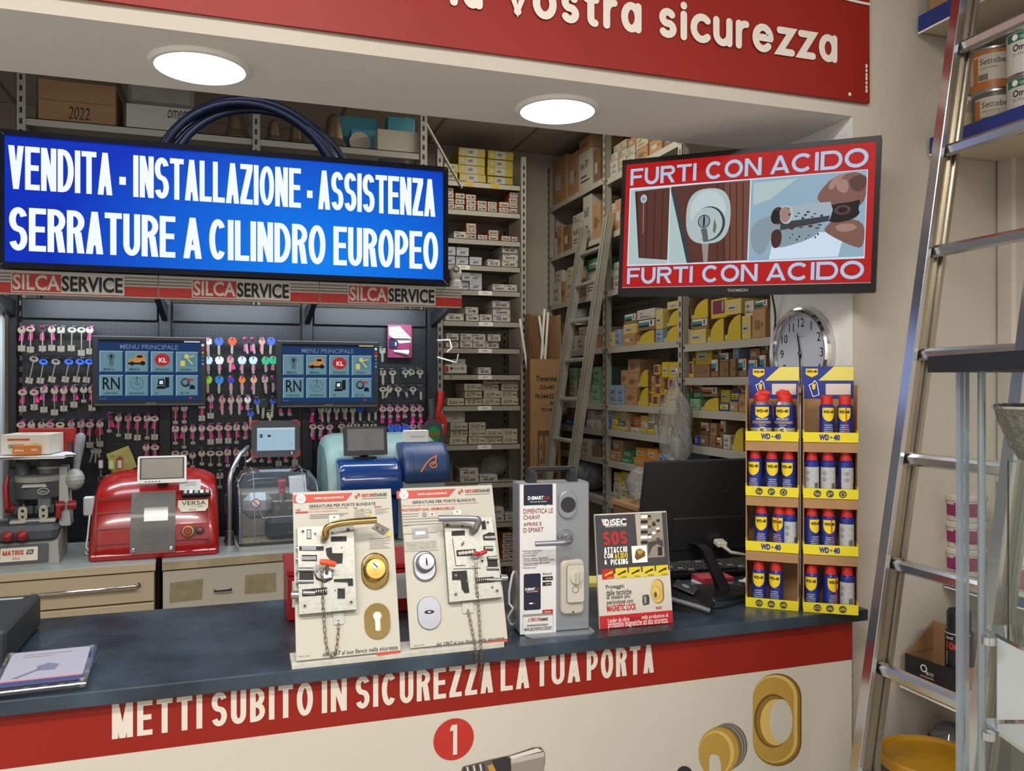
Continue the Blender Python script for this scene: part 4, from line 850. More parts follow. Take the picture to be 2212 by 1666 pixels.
for sx in (-1, 1):
    for sy in (-1, 1): b.prism([(sx*(w_-.03), sy*(h_-.002)), (sx*(w_-.03), sy*(h_+.003)), (sx*(w_-.008), sy*(h_+.003)), (sx*(w_+.003), sy*(h_-.008)), (sx*(w_+.003), sy*(h_-.028)), (sx*(w_-.002), sy*(h_-.028)), (sx*(w_-.01), sy*(h_-.008))], .015, mat('red_bumper', '9a2c30', .5), z0=-.008)
b.build('corner_bumper', t)
b = MB(FRONT(0, 0, 0)); SC = glow('tablet_blue', 'a9c6d8', .85); b.rect(-.077, -.05, .08, .048, SC, z=.0065); b.rect(-.077, .040, .08, .048, glow('tablet_bar', 'c4dae6', .85), z=.007)
for k in range(4): b.rect(-.043+.033*k, -.045, -.0425+.033*k, .036, glow('tablet_line', '86a4ba', .8), z=.007)
b.prism(circ(.006, 14, -.06, .016), .0004, glow('tablet_icon', '3a4a58', .7), z0=.0066); b.rect(-.067, .006, -.053, .010, glow('tablet_icon', '3a4a58'), z=.0072); b.rect(-.034, .008, -.02, .018, glow('tablet_icon', '3a4a58'), z=.0072); b.rect(.063, -.028, .066, -.025, glow('tablet_icon', '3a4a58'), z=.0072)
b.rect(.058, -.071, .076, -.053, INK, z=.0066); b.text('X', .061, -.069, .073, -.055, WHITEP, z=.0072, bold=.03); b.build('screen', t)
MB().box((0, .03, 0), (.06, .05, .06), DGREY, r=.004).tube([(0, .05, 0), (-.05, .04, -.05), (-.12, .02, -.10)], .008, MATS['arm_steel'], 8).build('bracket', t)

# ---------------------------------------------------------------- blue and teal key machine
bx0 = atY(708, 1000, 3.48).x; bx1 = atY(962, 1000, 3.48).x
bm = thing('key_milling_machine', 'teal and blue key milling machine with black screen and orange emblem', 'machine', ((bx0+bx1)/2, 3.66, ZW), 3); HB = (bx1-bx0)/2
TEAL = mat('teal_shell', '86a3a0', .4, bump=.04); BLU = mat('gloss_blue_hood', '153a78', .16, coat=.4); NAVY = mat('navy_cover', '26406e', .4)
b = MB(); tp = [(-.14, 0), (-.14, .20), (-.115, .30), (-.07, .38), (.0, .435), (.14, .445), (.20, .40), (.21, 0)]
def ts(u): return 1-.05*max(0, (abs(u)-.7)/.3)**2-.05*max(0, (abs(u)-.93)/.07)**2
b.loft([[(u*HB, y, z*ts(u)) for y, z in tp] for u in (-1, -.97, -.9, -.75, 0, .75, .9, .97, 1)], TEAL); b.build('body', bm)
def hood(x0, x1, pr_, m, name):
    b = MB(); k = len(pr_); xs = [x0, x0+.006, x0+.02, (x0+x1)/2, x1-.02, x1-.006, x1]; sc_ = [.93, .985, 1, 1, 1, .985, .93]; cyy = sum(p_[0] for p_ in pr_)/k; czz = pr_[0][1]
    b.loft([[(x, cyy+(y-cyy)*s_, czz+(z-czz)*s_) for y, z in pr_] for x, s_ in zip(xs, sc_)], m); return b.build(name, bm)
hood(-HB+.035, .045, [(-.05, .20), (-.215, .20), (-.225, .24), (-.215, .295), (-.175, .335), (-.11, .352), (-.05, .352)], BLU, 'hood')
MB().box((-HB/2+.04, -.15, .10), (HB+.0, .10, .20), BLU, r=.03).build('lower_hood', bm)
hood(.055, HB+.005, [(-.05, .25), (-.225, .25), (-.228, .30), (-.205, .365), (-.15, .41), (-.05, .41)], NAVY, 'cover')
b = MB().box((HB*.55, -.16, .225), (HB*.8, .10, .05), mat('hood_grey', '7d8888', .5), r=.006).box((HB*.55, -.15, .10), (HB*.82, .08, .20), mat('plinth_grey', '6e7878', .5), r=.01); b.build('plinth', bm)
M = frame((.165, -.221, .325), (1, 0, 0), (0, .36, 1)); b = MB(M); ORG = mat('orange_emblem', 'd8782c', .4)
for p_ in ribbon([(-.045, -.035), (-.02, 0), (.0, .02), (.02, .03), (.028, .034), (.024, .012), (.008, -.006)], .006): b.flat(p_, ORG, z=.004)
for p_ in ribbon(arc(.012, -.006, .014, .012, 0, 360, 16)[:-1], .005, True): b.flat(p_, ORG, z=.0042)
for p_ in ribbon([(-.075, .05), (-.072, -.02), (-.06, -.045), (.06, -.045), (.074, -.03), (.078, .05)], .0012): b.flat(p_, INK, z=.004)
b.build('emblem', bm)
b = MB(frame((-.095, -.13, .425), (1, 0, 0), (0, .16, 1))); b.prism(rrect(-.092, -.062, .092, .06, .006), .018, BLACK, z0=-.010); b.build('screen_housing', bm)
b = MB(frame((-.095, -.13, .425), (1, 0, 0), (0, .16, 1))); b.rect(-.078, -.042, .078, .050, mat('grey_lcd', '6e6e70', .25, var=.2, vscale=14), z=.009)
b.ring(circ(.02, 16, 0, -.054, .004), circ(.016, 16, 0, -.054, .003), .001, DGREY, z0=.008); b.build('screen', bm)
MB().cyl((-.095, -.11, .40), (-.095, -.09, .34), .018, BLACK, n=12).box((-.095, -.10, .35), (.10, .06, .012), BLACK, r=.004).build('screen_stand', bm)
pw = bm.matrix_basis if False else Matrix.Translation(((bx0+bx1)/2, 3.66, ZW)) @ R(3)
def pv(b, M, w, h): b.text('VIRTUALIT', -w*.28, h*.40, w*.34, h*.56, GREYP, M, .0006)
cbox('card_box', pw @ T(.135, -.09, .411) @ R(-4), .105, .06, .052, WHITE, 'small white box lying on top of the blue machine cover', 'box', pv)
# cables behind the machines
def cord(pts, r, m, label, n=7, name='cable'):
    P = [Vector(p_) for p_ in pts]; out = []
    for i in range(len(P)-1):
        p0 = P[max(0, i-1)]; p1 = P[i]; p2 = P[i+1]; p3 = P[min(len(P)-1, i+2)]
        for k in range(8):
            u = k/8; out.append(.5*((2*p1)+(p2-p0)*u+(2*p0-5*p1+4*p2-p3)*u*u+(3*p1-p0-3*p2+p3)*u**3))
    return tag(MB().tube(out+[P[-1]], r, m, n).build(name), label, 'cable')
cord([(-.575, 3.80, ZW+.14), (-.575, 3.74, ZW+.05), (-.57, 3.68, ZW+.006), (-.545, 3.66, ZW+.006), (-.56, 3.6, ZW+.006), (-.55, 3.56, ZW+.006)], .004, WHITE, 'white power cable behind the red key machine')
tag(MB().box((-.58, 3.80, ZW+.16), (.04, .03, .08), WHITE, r=.006).box((-.58, 3.86, ZW+.16), (.03, .14, .05), WHITE).build('power_plug'), 'white power plug block beside the red key machine', 'plug')
cord([(-.04, 3.64, ZW+.12), (-.045, 3.66, ZW+.16), (-.04, 3.68, ZW+.20), (-.03, 3.72, ZW+.14), (-.04, 3.74, ZW+.02), (-.045, 3.66, ZW+.006)], .005, BLACK, 'black cable loop between the red machine and the clear dome')
# ---------------------------------------------------------------- shop counter
CTOP = mat('laminate_sheen_dust', '364552', .30, var=.35, vscale=6, col2='1a2128', spec=.5)  # blue mottle paints the sign's reflection and dust into the top's colour
def ctop():
    m = CTOP; nt = m.node_tree; b = nt.nodes['Principled BSDF']
    tc = nt.nodes.new('ShaderNodeTexCoord'); n = nt.nodes.new('ShaderNodeTexNoise'); n.inputs['Scale'].default_value = 9; n.inputs['Detail'].default_value = 8
    mr = nt.nodes.new('ShaderNodeMapRange'); mr.inputs['From Min'].default_value = .35; mr.inputs['From Max'].default_value = .7; mr.inputs['To Min'].default_value = .22; mr.inputs['To Max'].default_value = .42
    nt.links.new(tc.outputs['Object'], n.inputs['Vector']); nt.links.new(n.outputs['Fac'], mr.inputs['Value']); nt.links.new(mr.outputs['Result'], b.inputs['Roughness'])
ctop()
ct = thing('shop_counter', 'long black-topped shop counter with red and white printed front panel', 'counter', (0, 0, 0))
CY0, CY1, CXR, TH = 1.731, 2.317, 1.553, .029
MB().box(((-1.6+CXR)/2, (CY0+CY1)/2, 1.0-TH/2), (CXR+1.6, CY1-CY0, TH), CTOP, r=.002).build('worktop', ct)
MB().box((-.04, 2.02, .485), (3.1, .53, .97), mat('counter_carcass', '8a8278', .7)).build('carcass', ct)
YF = 1.750; XR = atY(1840, 1400, YF).x
M = FRONT(0, YF, 0); PAN = mat('white_printed_panel', 'c4bcae', .55, var=.03, vscale=3)
b = MB().box(((-1.6+XR)/2, YF+.002, .49), (XR+1.6, .004, .962), PAN)
b.rect(-1.6, .868, XR, .970, REDBAN, M, .0006)
b.build('front_panel', ct)
b = MB(M); WL = mat('white_lettering', 'd2c8ba', .55)
for w, a, c in (('METTI', 242, 437), ('SUBITO', 457, 676), ('IN', 695, 749), ('SICUREZZA', 768, 1065), ('LA', 1081, 1143), ('TUA', 1156, 1253), ('PORTA', 1267, 1412)):
    block(b, w, px_x(a, YF), .8985, px_x(c, YF), .9665, WL, z=.0012, t=.16, hf=.95, gap=.11)
b.build('lettering', ct)
p = atY(980, 1597, YF); b = MB(M); b.flat(circ(.0455, 40, p.x, p.z), mat('red_disc', 'b0281e', .5), z=.0010); block(b, '1', p.x-.0085, p.z-.034, p.x+.0075, p.z+.032, WL, z=.0016, t=.145); b.build('number_disc', ct)
# printed pictures of a lock cylinder, a threaded cap and an oval brass plate
GP = [mat('print_gold_%d' % k, c, .5) for k, c in enumerate(('6a4a18', '8a6a24', 'b08c3c', 'd0b060', 'e4d094'))]; GYP = [mat('print_grey_%d' % k, c, .5) for k, c in enumerate(('2c2a2c', '5c5450', '8c847a', 'b8b0a4', 'd8d0c4'))]
def pp(px, py): q = atY(px, py, YF); return (q.x, q.z)
b = MB(M)
def oval(cx, cy, w, h, m, z, dx=0): b.flat([pp(cx+x+dx, cy-y) for x, y in stadium(w, h, 14)], m, z=z)
oval(1679, 1555, 104, 200, GP[0], .0008); oval(1677, 1555, 101, 197, GP[1], .0010); oval(1674, 1553, 96, 190, GP[3], .0012); oval(1670, 1554, 88, 182, GP[2], .0014); oval(1666, 1556, 80, 172, GP[2], .0016)
b.flat([pp(1669+x, 1557-y) for x, y in circ(41, 30, ry=58)], GP[0], z=.0018); b.flat([pp(1671+x, 1558-y) for x, y in circ(39, 30, ry=55)], GP[1], z=.0020); b.flat([pp(1675+x, 1560-y) for x, y in circ(34, 30, ry=50)], GP[3], z=.0022); b.flat([pp(1686+x, 1557-y) for x, y in circ(25, 30, ry=47)], PAN, z=.0024)
def disc(cx, cy, rx, ry, m, z): b.flat([pp(cx+x, cy-y) for x, y in circ(rx, 30, ry=ry)], m, z=z)
for k in range(6): disc(1572-3*k, 1612+k*1.5, 42, 50, GYP[1+k % 2], .0008+.0001*k)
disc(1556, 1620, 43, 51, GP[1], .0016); disc(1552, 1622, 43, 51, GP[2], .0017); disc(1547, 1626, 38, 48, GP[3], .0018); disc(1543, 1629, 34, 46, GP[2], .0019)
b.flat([pp(*q) for q in ((1531, 1640), (1533, 1632), (1541, 1629), (1551, 1633), (1556, 1648), (1557, 1672), (1531, 1672))], PAN, z=.0022)
disc(1478, 1669, 16, 14, GYP[0], .0010)
b.flat([pp(*q) for q in ((1000, 1656), (1062, 1640), (1100, 1632), (1150, 1615), (1168, 1614), (1177, 1626), (1177, 1648), (1172, 1675), (985, 1690))], GYP[1], z=.0008)
b.flat([pp(*q) for q in ((1100, 1634), (1160, 1616), (1172, 1622), (1105, 1640))], GYP[4], z=.0012); b.flat([pp(*q) for q in ((1103, 1640), (1175, 1624), (1176, 1640), (1104, 1660))], GYP[3], z=.0013); b.flat([pp(*q) for q in ((1104, 1650), (1176, 1634), (1174, 1675), (1104, 1680))], GYP[2], z=.0014)
b.flat([pp(*q) for q in ((1062, 1643), (1093, 1634), (1103, 1642), (1104, 1680), (1076, 1680))], GYP[0], z=.0016); b.flat([pp(*q) for q in ((1052, 1654), (1064, 1650), (1078, 1680), (1062, 1680))], GP[2], z=.0017)
for k in range(7): b.flat([pp(1000+7*k, 1658-1.4*k), pp(1003+7*k, 1657-1.4*k), pp(1008+7*k, 1676), pp(1005+7*k, 1676)], GYP[4 if k % 2 else 0], z=.0018)
b.build('printed_picture', ct)

# dark box and acrylic holder on the left end
DBX = mat('dark_textured_plastic', '2b3034', .5, bump=.12, bscale=400)
t = thing('cash_drawer', 'dark grey flat box at the left end of the counter', 'drawer', (-.63, 2.078, 1.0))
MB().box((0, 0, .0415), (.37, .315, .077), DBX, r=.006).build('housing', t)
MB().box((0, -.158, .036), (.33, .006, .055), BLACK, r=.002).build('drawer_front', t)
MB().box((.02, .125, .0803), (.27, .014, .001), mat('pale_label_strip', 'a8b0a8', .5)).build('label_strip', t)
for sx in (-1, 1):
    for sy in (-1, 1): MB().cyl((sx*.16, sy*.13, 0), (sx*.16, sy*.13, .004), .012, BLACK, n=10).build('rubber_foot', t)
CLR = clear('clear_acrylic', (.93, .95, .98), .35, .03, .06, (.75, .8, .9))
A = atZ(187, 1496, 1.0); Bq = atZ(-14, 1512, 1.0)
t = thing('acrylic_holder', 'clear acrylic price holder lying at the left counter edge with paper inside', 'holder', (A.x-.165, A.y+.004, 1.0), 2)
MB(frame((0, 0, .007), (1, 0, 0), (0, 1, .14))).box((.0825, .085, .004), (.165, .17, .010), CLR, r=.002).build('acrylic_sleeve', t)
b = MB(frame((0, 0, .0135), (1, 0, 0), (0, 1, .14))); PRT = mat('pale_lilac_print', '9c9cac', .5); b.rect(.012, .012, .153, .16, PRT, z=.004); b.rect(.012, .012, .153, .032, mat('navy_strip', '3c4270', .5), z=.0044); b.rect(.012, .032, .153, .037, mat('pink_strip', 'c07a80', .5), z=.0044)
for k in range(2): b.rect(.035, .142-.01*k, .12-.03*k, .145-.01*k, GREYP, z=.0044)
b.flat([(.07, .07), (.10, .068), (.105, .09), (.085, .10), (.066, .088)], mat('print_machine', '6c7088', .6), z=.0044); b.flat([(.03, .045), (.07, .078), (.075, .074), (.04, .044)], mat('print_machine', '6c7088'), z=.0044); b.build('printed_insert', t)
b = MB(frame((0, 0, .007), (1, 0, 0), (0, 1, .14)))
for x in (.010, .155):
    for y in (.012, .158): b.cyl((x, y, .0), (x, y, .012), .005, clear('acrylic_stud', (.8, .85, .9), .4, .05, .2), n=10)
b.build('studs', t)
MB().box((.0825, .165, .012), (.16, .004, .022), CLR).build('rear_support', t)

# red tool box behind the boards
t = thing('tool_box', 'red metal box with white label standing behind the lock boards', 'box', (.335, 2.19, 1.0))
RB = mat('red_box_paint', '98161a', .35)
MB().box((0, 0, .055), (.43, .20, .11), RB, r=.004).build('body', t); MB().box((0, 0, .1195), (.436, .206, .018), RB, r=.004).build('lid', t)
MB(FRONT(0, -.101, 0)).rect(-.205, .035, -.14, .10, PAPER, z=.0004).rect(.02, .035, .10, .10, PAPER, z=.0004).build('label', t)
MB().box((0, -.104, .10), (.04, .008, .03), STEEL, r=.002).build('latch', t)
tag(MB(T(.56, 2.05, 1.0) @ R(12)).box((0, 0, .004), (.13, .09, .008), mat('manila_card', 'b89a60', .7)).build('card_pack'), 'small manila card lying between the two lock boards', 'card')
# long speckled board strip under the lock displays
tag(MB(T(.335, 1.772, 1.0)).box((0, 0, .006), (.455, .075, .012), mat('speckled_white_board', 'c6c2b6', .7, var=.18, vscale=60), r=.001).build('base_board'), 'thin speckled white board under the two lock displays on the counter edge', 'board')

# ---------------------------------------------------------------- the two lock display boards
BW = mat('board_ivory', 'b9b4a5', .5, var=.03, vscale=5); ZPL = mat('zinc_plate', 'a9a89e', .42, .6, var=.16, vscale=160, bump=.03, bscale=260); ZD = mat('painted_recess_shade', '1f1d1a', .55, .3, var=.4, vscale=60); ZE = mat('zinc_edge', '8c8a80', .4, .8)
SATIN = mat('satin_aluminium', '96969b', .36, .8); LBL = mat('fine_print', '8c877c', .6); BRASSD = mat('brass_satin', 'b89650', .28, 1.0)
Z6 = lambda zx, zy: (600+zx/3.8745, 1020+zy/3.8745)
def board(bl, br, tilt, L, label):
    bl = Vector((bl[0], bl[1], 1.0160)); br = Vector((br[0], br[1], 1.0160)); W = (br-bl).length; x = (br-bl).normalized()
    nb = Vector((-x.y, x.x, 0)); up = (nb*math.sin(math.radians(tilt)) + Vector((0, 0, 1))*math.cos(math.radians(tilt)))
    Mw = frame(bl, x, up); t = thing('lock_display_board', label, 'display board', M=Mw); inv = Mw.inverted(); n = Mw.to_3x3() @ Vector((0, 0, 1))
    def loc(zx, zy, off=0.0):
        q = inv @ atP(*Z6(zx, zy), bl + n*off, n); return (q.x, q.y)
    MB().box((W/2, L/2, -.003), (W, L, .005), BW, r=.001).build('panel', t)
    # strut folding back to the counter
    MB().add([(W*.3, L*.75, -.006), (W*.7, L*.75, -.006), (W*.7, .058, -.20*math.sin(math.radians(tilt))*2.2), (W*.3, .058, -.20*math.sin(math.radians(tilt))*2.2), (W*.3, L*.75, -.009), (W*.7, L*.75, -.009), (W*.7, .055, -.203*math.sin(math.radians(tilt))*2.2), (W*.3, .055, -.203*math.sin(math.radians(tilt))*2.2)], [(0, 1, 2, 3), (7, 6, 5, 4), (0, 4, 5, 1), (2, 6, 7, 3), (1, 5, 6, 2), (3, 7, 4, 0)], BW).build('rear_strut', t)
    return t, W, L, loc
def tx(b, loc, s, zx0, zx1, zy0, zy1, m, z=.0012, **k):
    """print at the place read off in the photograph (zy0 top, zy1 bottom at the left end)"""
    x0, y1 = loc(zx0, zy0); _, y0 = loc(zx0, zy1); x1, _ = loc(zx1, zy0)
    if s: b.text(s, x0, y0, x1, y1, m, z=z, **k)
    else: b.rect(x0, y0, x1, y1, m, z=z)
def lines(b, loc, zx0, zx1, zy, n, step, m=LBL, h=5):
    for k in range(n):
        x0, y1 = loc(zx0, zy+k*step); x1 = loc(zx1-(k*37 % 60), zy+k*step)[0]; y0 = loc(zx0, zy+k*step+h)[1]; b.rect(x0, y0, x1, y1, m, z=.001)
def link_chain(t, pts, name='chain', gap=.0105):
    """oval wire links along a path (local)"""
    P = [Vector(p) for p in pts]; D = [0]
    for a, c in zip(P, P[1:]): D.append(D[-1]+(c-a).length)
    def at(d):
        for k in range(len(P)-1):
            if D[k+1] >= d: u = (d-D[k])/max(1e-9, D[k+1]-D[k]); return P[k].lerp(P[k+1], u)
        return P[-1]
    b = MB(); d = 0; k = 0; CH = mat('chain_steel', '7a6c54', .4, .8)
    while d+gap <= D[-1]+1e-6:
        a = at(d-.0015 if d else 0); c = at(min(D[-1], d+gap+.0015)); ax = (c-a).normalized(); side = ax.cross(Vector((0, 0, 1)))
        side = side.normalized() if side.length > .2 else Vector((1, 0, 0))
        w = .0026 if k % 2 == 0 else .0012; up_ = ax.cross(side).normalized(); s2 = side*w + up_*(.0006 if k % 2 == 0 else .0022)
        ln = (c-a).length; ctr = (a+c)/2; r = .0026
        pts_ = []
        for i in range(12):
            an = 2*math.pi*i/12; pts_.append(ctr + ax*((ln/2-r)*(1 if math.cos(an) > 0 else -1)*(abs(math.cos(an)) > .05) + r*math.cos(an)) + s2*math.sin(an))
        b.tube(pts_, .0007, CH, 5, True); d += gap; k += 1
    return b.build(name, t)
def header(b, t, loc, o):
    bx = lambda zx, zy: loc(zx, zy)
    for pts, m, z in (([(o+0, 200), (o+495, 180), (o+438, 245), (o+2, 265)], mat('red_header_print', 'b83a24', .5), .0010),): b.flat([bx(x, y-o*.04) for x, y in pts], m, z=z)
    tx(b, loc, 'www.securemme.it', o+175, o+422, 213-o*.04, 236-o*.04, WHITEP, z=.0016)
    c = bx(o+62, 231-o*.04); b.prism(circ(.0105, 26, *c), .0015, STEEL); b.prism(circ(.0085, 24, *c), .0018, WHITEP); b.ring(circ(.0065, 22, *c), circ(.0056, 22, *c), .0021, GREYP); b.flat([(c[0]-.004, c[1]), (c[0]-.001, c[1]-.004), (c[0]+.005, c[1]+.005), (c[0]-.001, c[1]-.0015)], REDP, z=.0024)
    c = bx(o+537, 205-o*.04)
    for s_ in (-1, 1): 
        for p_ in ribbon(arc(c[0]+s_*.0008, c[1]+s_*.001, .0045, .0045, 100 if s_ > 0 else 280, -40 if s_ > 0 else 140, 8), .0015): b.flat(p_, REDP, z=.0012)
        b.flat([(c[0]-.005, c[1]-.004+s_*.0012), (c[0]+.005, c[1]+.003+s_*.0012), (c[0]+.005, c[1]+.0045+s_*.0012), (c[0]-.005, c[1]-.0025+s_*.0012)], REDP, z=.0013)
    x0, y1 = bx(o+572, 188-o*.04); x1 = bx(o+670, 188-o*.04)[0]; x2 = bx(o+783, 188-o*.04)[0]; y0 = bx(o+572, 214-o*.04)[1]
    block(b, 'SECUR', x0, y0, x1, y1, REDP, z=.0012, t=.24, hf=.8, gap=.13); block(b, 'EMME', x1+.001, y0, x2, y1, DGREY, z=.0012, t=.2, hf=.8, gap=.13)
    lines(b, loc, o+572, o+780, 226-o*.04, 1, 10)
def lock_case(t, W, loc, pts, th, cut, holes, name='lock_case'):
    q = [loc(x, y, th) for x, y in pts]; b = MB(); b.prism(q, th, ZPL, side=ZE); z = th+.0004
    for c in cut: b.flat([loc(x, y, th) for x, y in c], ZD, z=z)  # dark flats painted on the plate stand in for shaded cutouts
    for c in cut: 
        n_ = len(c); 
        for k in range(n_): b.tube([loc(*c[k], th)+(z+.0002,), loc(*c[(k+1) % n_], th)+(z+.0002,)], .0005, ZE, 4)
    for x, y, r in holes: b.ring(circ(r*1.35, 14, *loc(x, y, th)), circ(r*.7, 14, *loc(x, y, th)), .0012, ZE, z0=th); b.flat(circ(r*.75, 14, *loc(x, y, th)), INK, z=th+.0006)
    return b.build(name, t), th
R4 = lambda x0, y0, x1, y1: [(x0, y0), (x1, y0), (x1, y1), (x0, y1)]
def rod(b, loc, th, x0, x1, y, r, m=STEEL):
    a = loc(x0, y, th); c = loc(x1, y, th); b.cyl((a[0], a[1], th+r*.5), (c[0], c[1], th+r*.5), r, m, n=10)
# --- first board, brass fittings
t, W, L, loc = board((.116, 1.738), (.332, 1.737), 20, .352, 'lock display board with brass handle and brass cylinder plates, chain looped on it')
b = MB(); header(b, t, loc, 130)
tx(b, loc, 'SERRATURE PER PORTE BLINDATE', 262, 818, 276, 300, DGREY, bold=.012)
tx(b, loc, 'TOP', 147, 190, 313, 330, DGREY, bold=.01); tx(b, loc, '', 147, 255, 334, 347, REDP)
tx(b, loc, 'Reversibile con movimento ad ingranaggi.', 265, 590, 305, 320, REDP); tx(b, loc, 'Con doppia trappola Securtrap.', 265, 505, 327, 342, REDP)
lines(b, loc, 267, 590, 358, 2, 14); lines(b, loc, 267, 420, 386, 1, 14); tx(b, loc, 'TOP', 630, 668, 296, 312, REDP, bold=.01); tx(b, loc, 'BASIC', 808, 868, 284, 300, REDP, bold=.01); lines(b, loc, 640, 775, 318, 6, 13, h=3); lines(b, loc, 815, 935, 310, 4, 13, h=3)
tx(b, loc, '', 755, 775, 345, 365, YEL); tx(b, loc, '', 694, 712, 308, 322, GREYP); tx(b, loc, '', 765, 783, 325, 342, GREYP)
b.flat([loc(*q) for q in ((785, 470), (830, 422), (935, 478), (885, 530))], mat('print_lock', '6e6a60', .6), z=.001); 
for k in range(5): b.flat([loc(*q) for q in ((795+26*k, 462+11*k), (812+22*k, 445+10*k), (820+22*k, 452+10*k), (806+24*k, 470+10*k))], INK if k % 2 else LBL, z=.0014)
tx(b, loc, '', 912, 945, 510, 540, YEL, z=.0016); tx(b, loc, 'DOPPIA SICUREZZA SYSTEM', 768, 930, 556, 566, DGREY); lines(b, loc, 768, 945, 578, 6, 13, h=3)
tx(b, loc, 'dal 1967 al tuo fianco nella sicurezza', 375, 1005, 1510, 1545, INK, shear=.2)
b.flat([loc(*q) for q in ((815, 1516), (1022, 1495), (1031, 1514), (836, 1540))], mat('red_header_print', 'b83a24'), z=.001); tx(b, loc, 'Made in Italy', 175, 265, 1540, 1554, DGREY)
b.build('printed_sheet', t)
TH1 = .016
cut = [R4(243, 482, 280, 560), [(445, 540), (575, 538), (576, 580), (445, 582)], R4(180, 622, 385, 658), [(400, 640), (452, 628), (455, 680), (545, 680), (540, 765), (470, 770), (410, 700)], R4(203, 695, 328, 745), [(180, 800), (290, 800), (300, 860), (300, 930), (180, 935)],
    [(290, 805), (330, 880), (390, 910), (450, 890), (470, 830), (455, 900), (395, 930), (320, 900)], [(205, 985), (412, 965), (412, 1028), (205, 1042)], [(470, 898), (628, 890), (630, 952), (590, 955), (585, 925), (470, 920)], R4(500, 975, 562, 1060)]
case, th = lock_case(t, W, loc, [(163, 462), (633, 440), (660, 1150), (178, 1192)], TH1, cut, [(210, 498, .0035), (588, 482, .0035), (226, 1122, .0035), (614, 1090, .0035), (326, 832, .0026), (460, 826, .0026), (313, 517, .0026), (455, 508, .0026), (535, 632, .0016), (480, 990, .0016)])
b = MB()
for y in (640, 722): rod(b, loc, th, 200, 320, y-8, .0022); rod(b, loc, th, 200, 320, y+8, .0022)
for y in (820, 915): rod(b, loc, th, 160, 300, y, .004)
for k in range(6): b.flat([loc(255-8, 490+11*k, th), loc(275, 490+11*k, th), loc(275, 496+11*k, th), loc(247, 496+11*k, th)], STEEL, z=th+.001)
b.build('lock_mechanism', t)
b = MB(); rod(b, loc, th-.006, 110, 172, 1030, .008); rod(b, loc, th, 210, 310, 1012, .005)
for k in range(5): rod(b, loc, th, 315+20*k, 325+20*k, 1004-k*2, .0055)
b.build('latch_bolt', t)
for k, yy in enumerate((640, 730, 835, 925)): b = MB(); rod(b, loc, .006, 153, 178, yy, .005); b.build('side_bolt', t)
for (x, y, w_, h_, nm) in ((472, 392, 84, 70, 'upper_tab'), (507, 1222, 84, 118, 'lower_tab')):
    c0 = loc(x-w_/2, y+h_/2); c1 = loc(x+w_/2, y-h_/2); b = MB(); b.ring(rrect(min(c0[0], c1[0]), c0[1], max(c0[0], c1[0]), c1[1], .003, 5), circ(.0022, 24, *loc(x, y-10 if nm[0] == 'u' else y+25), a0=-90, a1=270), .002, ZPL, z0=.0004); b.build(nm, t)
def lever(t, loc, hub, elbow, mid, tip, m, th, r=.0075):
    P = [loc(*hub)+(th,), loc(*hub)+(th+.022,), loc(*elbow)+(th+.035,), loc(*mid)+(th+.034,), loc(*tip)+(th+.03,)]; out = []
    V_ = [Vector(p) for p in P]
    for i in range(4):
        p0, p1, p2, p3 = V_[max(0, i-1)], V_[i], V_[i+1], V_[min(4, i+2)]
        for k in range(6): u = k/6; out.append(.5*((2*p1)+(p2-p0)*u+(2*p0-5*p1+4*p2-p3)*u*u+(3*p1-p0-3*p2+p3)*u**3))
    return MB().tube(out+[V_[4]], [r*1.15 if k < 5 else r for k in range(len(out))]+[r*.96], m, 14).build('lever_handle', t)
lever(t, loc, (385, 560), (400, 500), (520, 462), (800, 436), GOLD, th)
h, = (MB().lathe([(.0005, .004), (.011, .004), (.012, .0), (.012, -.002)], STEEL, 20, T(*loc(398, 862), th+.001)).build('key_boss', t),)
b = MB(); c = loc(402, 865); b.prism([(c[0]-.010, c[1]-.010), (c[0]+.010, c[1]-.008), (c[0]+.004, c[1]+.014), (c[0]-.003, c[1]+.016)], .004, STEEL, z0=th+.004); b.cyl((c[0], c[1], th+.006), (c[0]+.0, c[1]+.014, th+.028), .0035, STEEL, n=10); b.build('key_shank', t)
b = MB(); a = loc(352, 752, .04); c = loc(482, 775, .04); b.tube([(a[0], a[1], th+.026), ((a[0]+c[0])/2, (a[1]+c[1])/2+.001, th+.029), (c[0], c[1], th+.026)], [.0055, .0068, .0058], mat('orange_key_head', 'd8481c', .4), 12); b.build('key_head', t)
b = MB(); c = loc(345, 790, .03); b.tube([(c[0]+.007*math.cos(a/14*6.283), c[1]+.010*math.sin(a/14*6.283), th+.022) for a in range(14)], .0007, STEEL, 5, True); b.build('key_ring', t)
def escutcheon(t, c, w_, h_, m, kind):
    b = MB(T(c[0], c[1], 0)); b.lathe([], m) if False else None
    so = lambda k: stadium(w_*k, h_-w_*(1-k), 14)
    lv = [(1, 0), (1, .003), (.94, .006), (.86, .0065)] if kind == 'raised' else [(1, 0), (1, .002), (.95, .0045)]
    loops = [[(x, y, z) for x, y in so(k)] for k, z in lv]
    b.loft(loops, m, True, False); b.flat([(x, y) for x, y in so(lv[-1][0])], m, z=lv[-1][1]); return b.build('escutcheon', t)
c = loc(818, 825, .006); e = escutcheon(t, c, .060, .079, GOLD, 'raised')
c2 = loc(818, 812, .02); MB(T(c2[0], c2[1], .006)).lathe([(.025, 0), (.025, .002), (.0225, .006), (.0222, .018), (.0205, .020), (.0005, .0203)], GOLD, 32, mats=[GOLD, GOLD, BRASSD, GOLD, BRASSD]).build('cylinder_boss', t)
c3 = loc(816, 780, .026); MB(T(c3[0], c3[1], .0262)).lathe([(.008, 0), (.008, .0015), (.0005, .0016)], STEEL, 20).box((0, 0, .002), (.002, .014, .0012), INK, M=R(42)).build('key_plug', t)
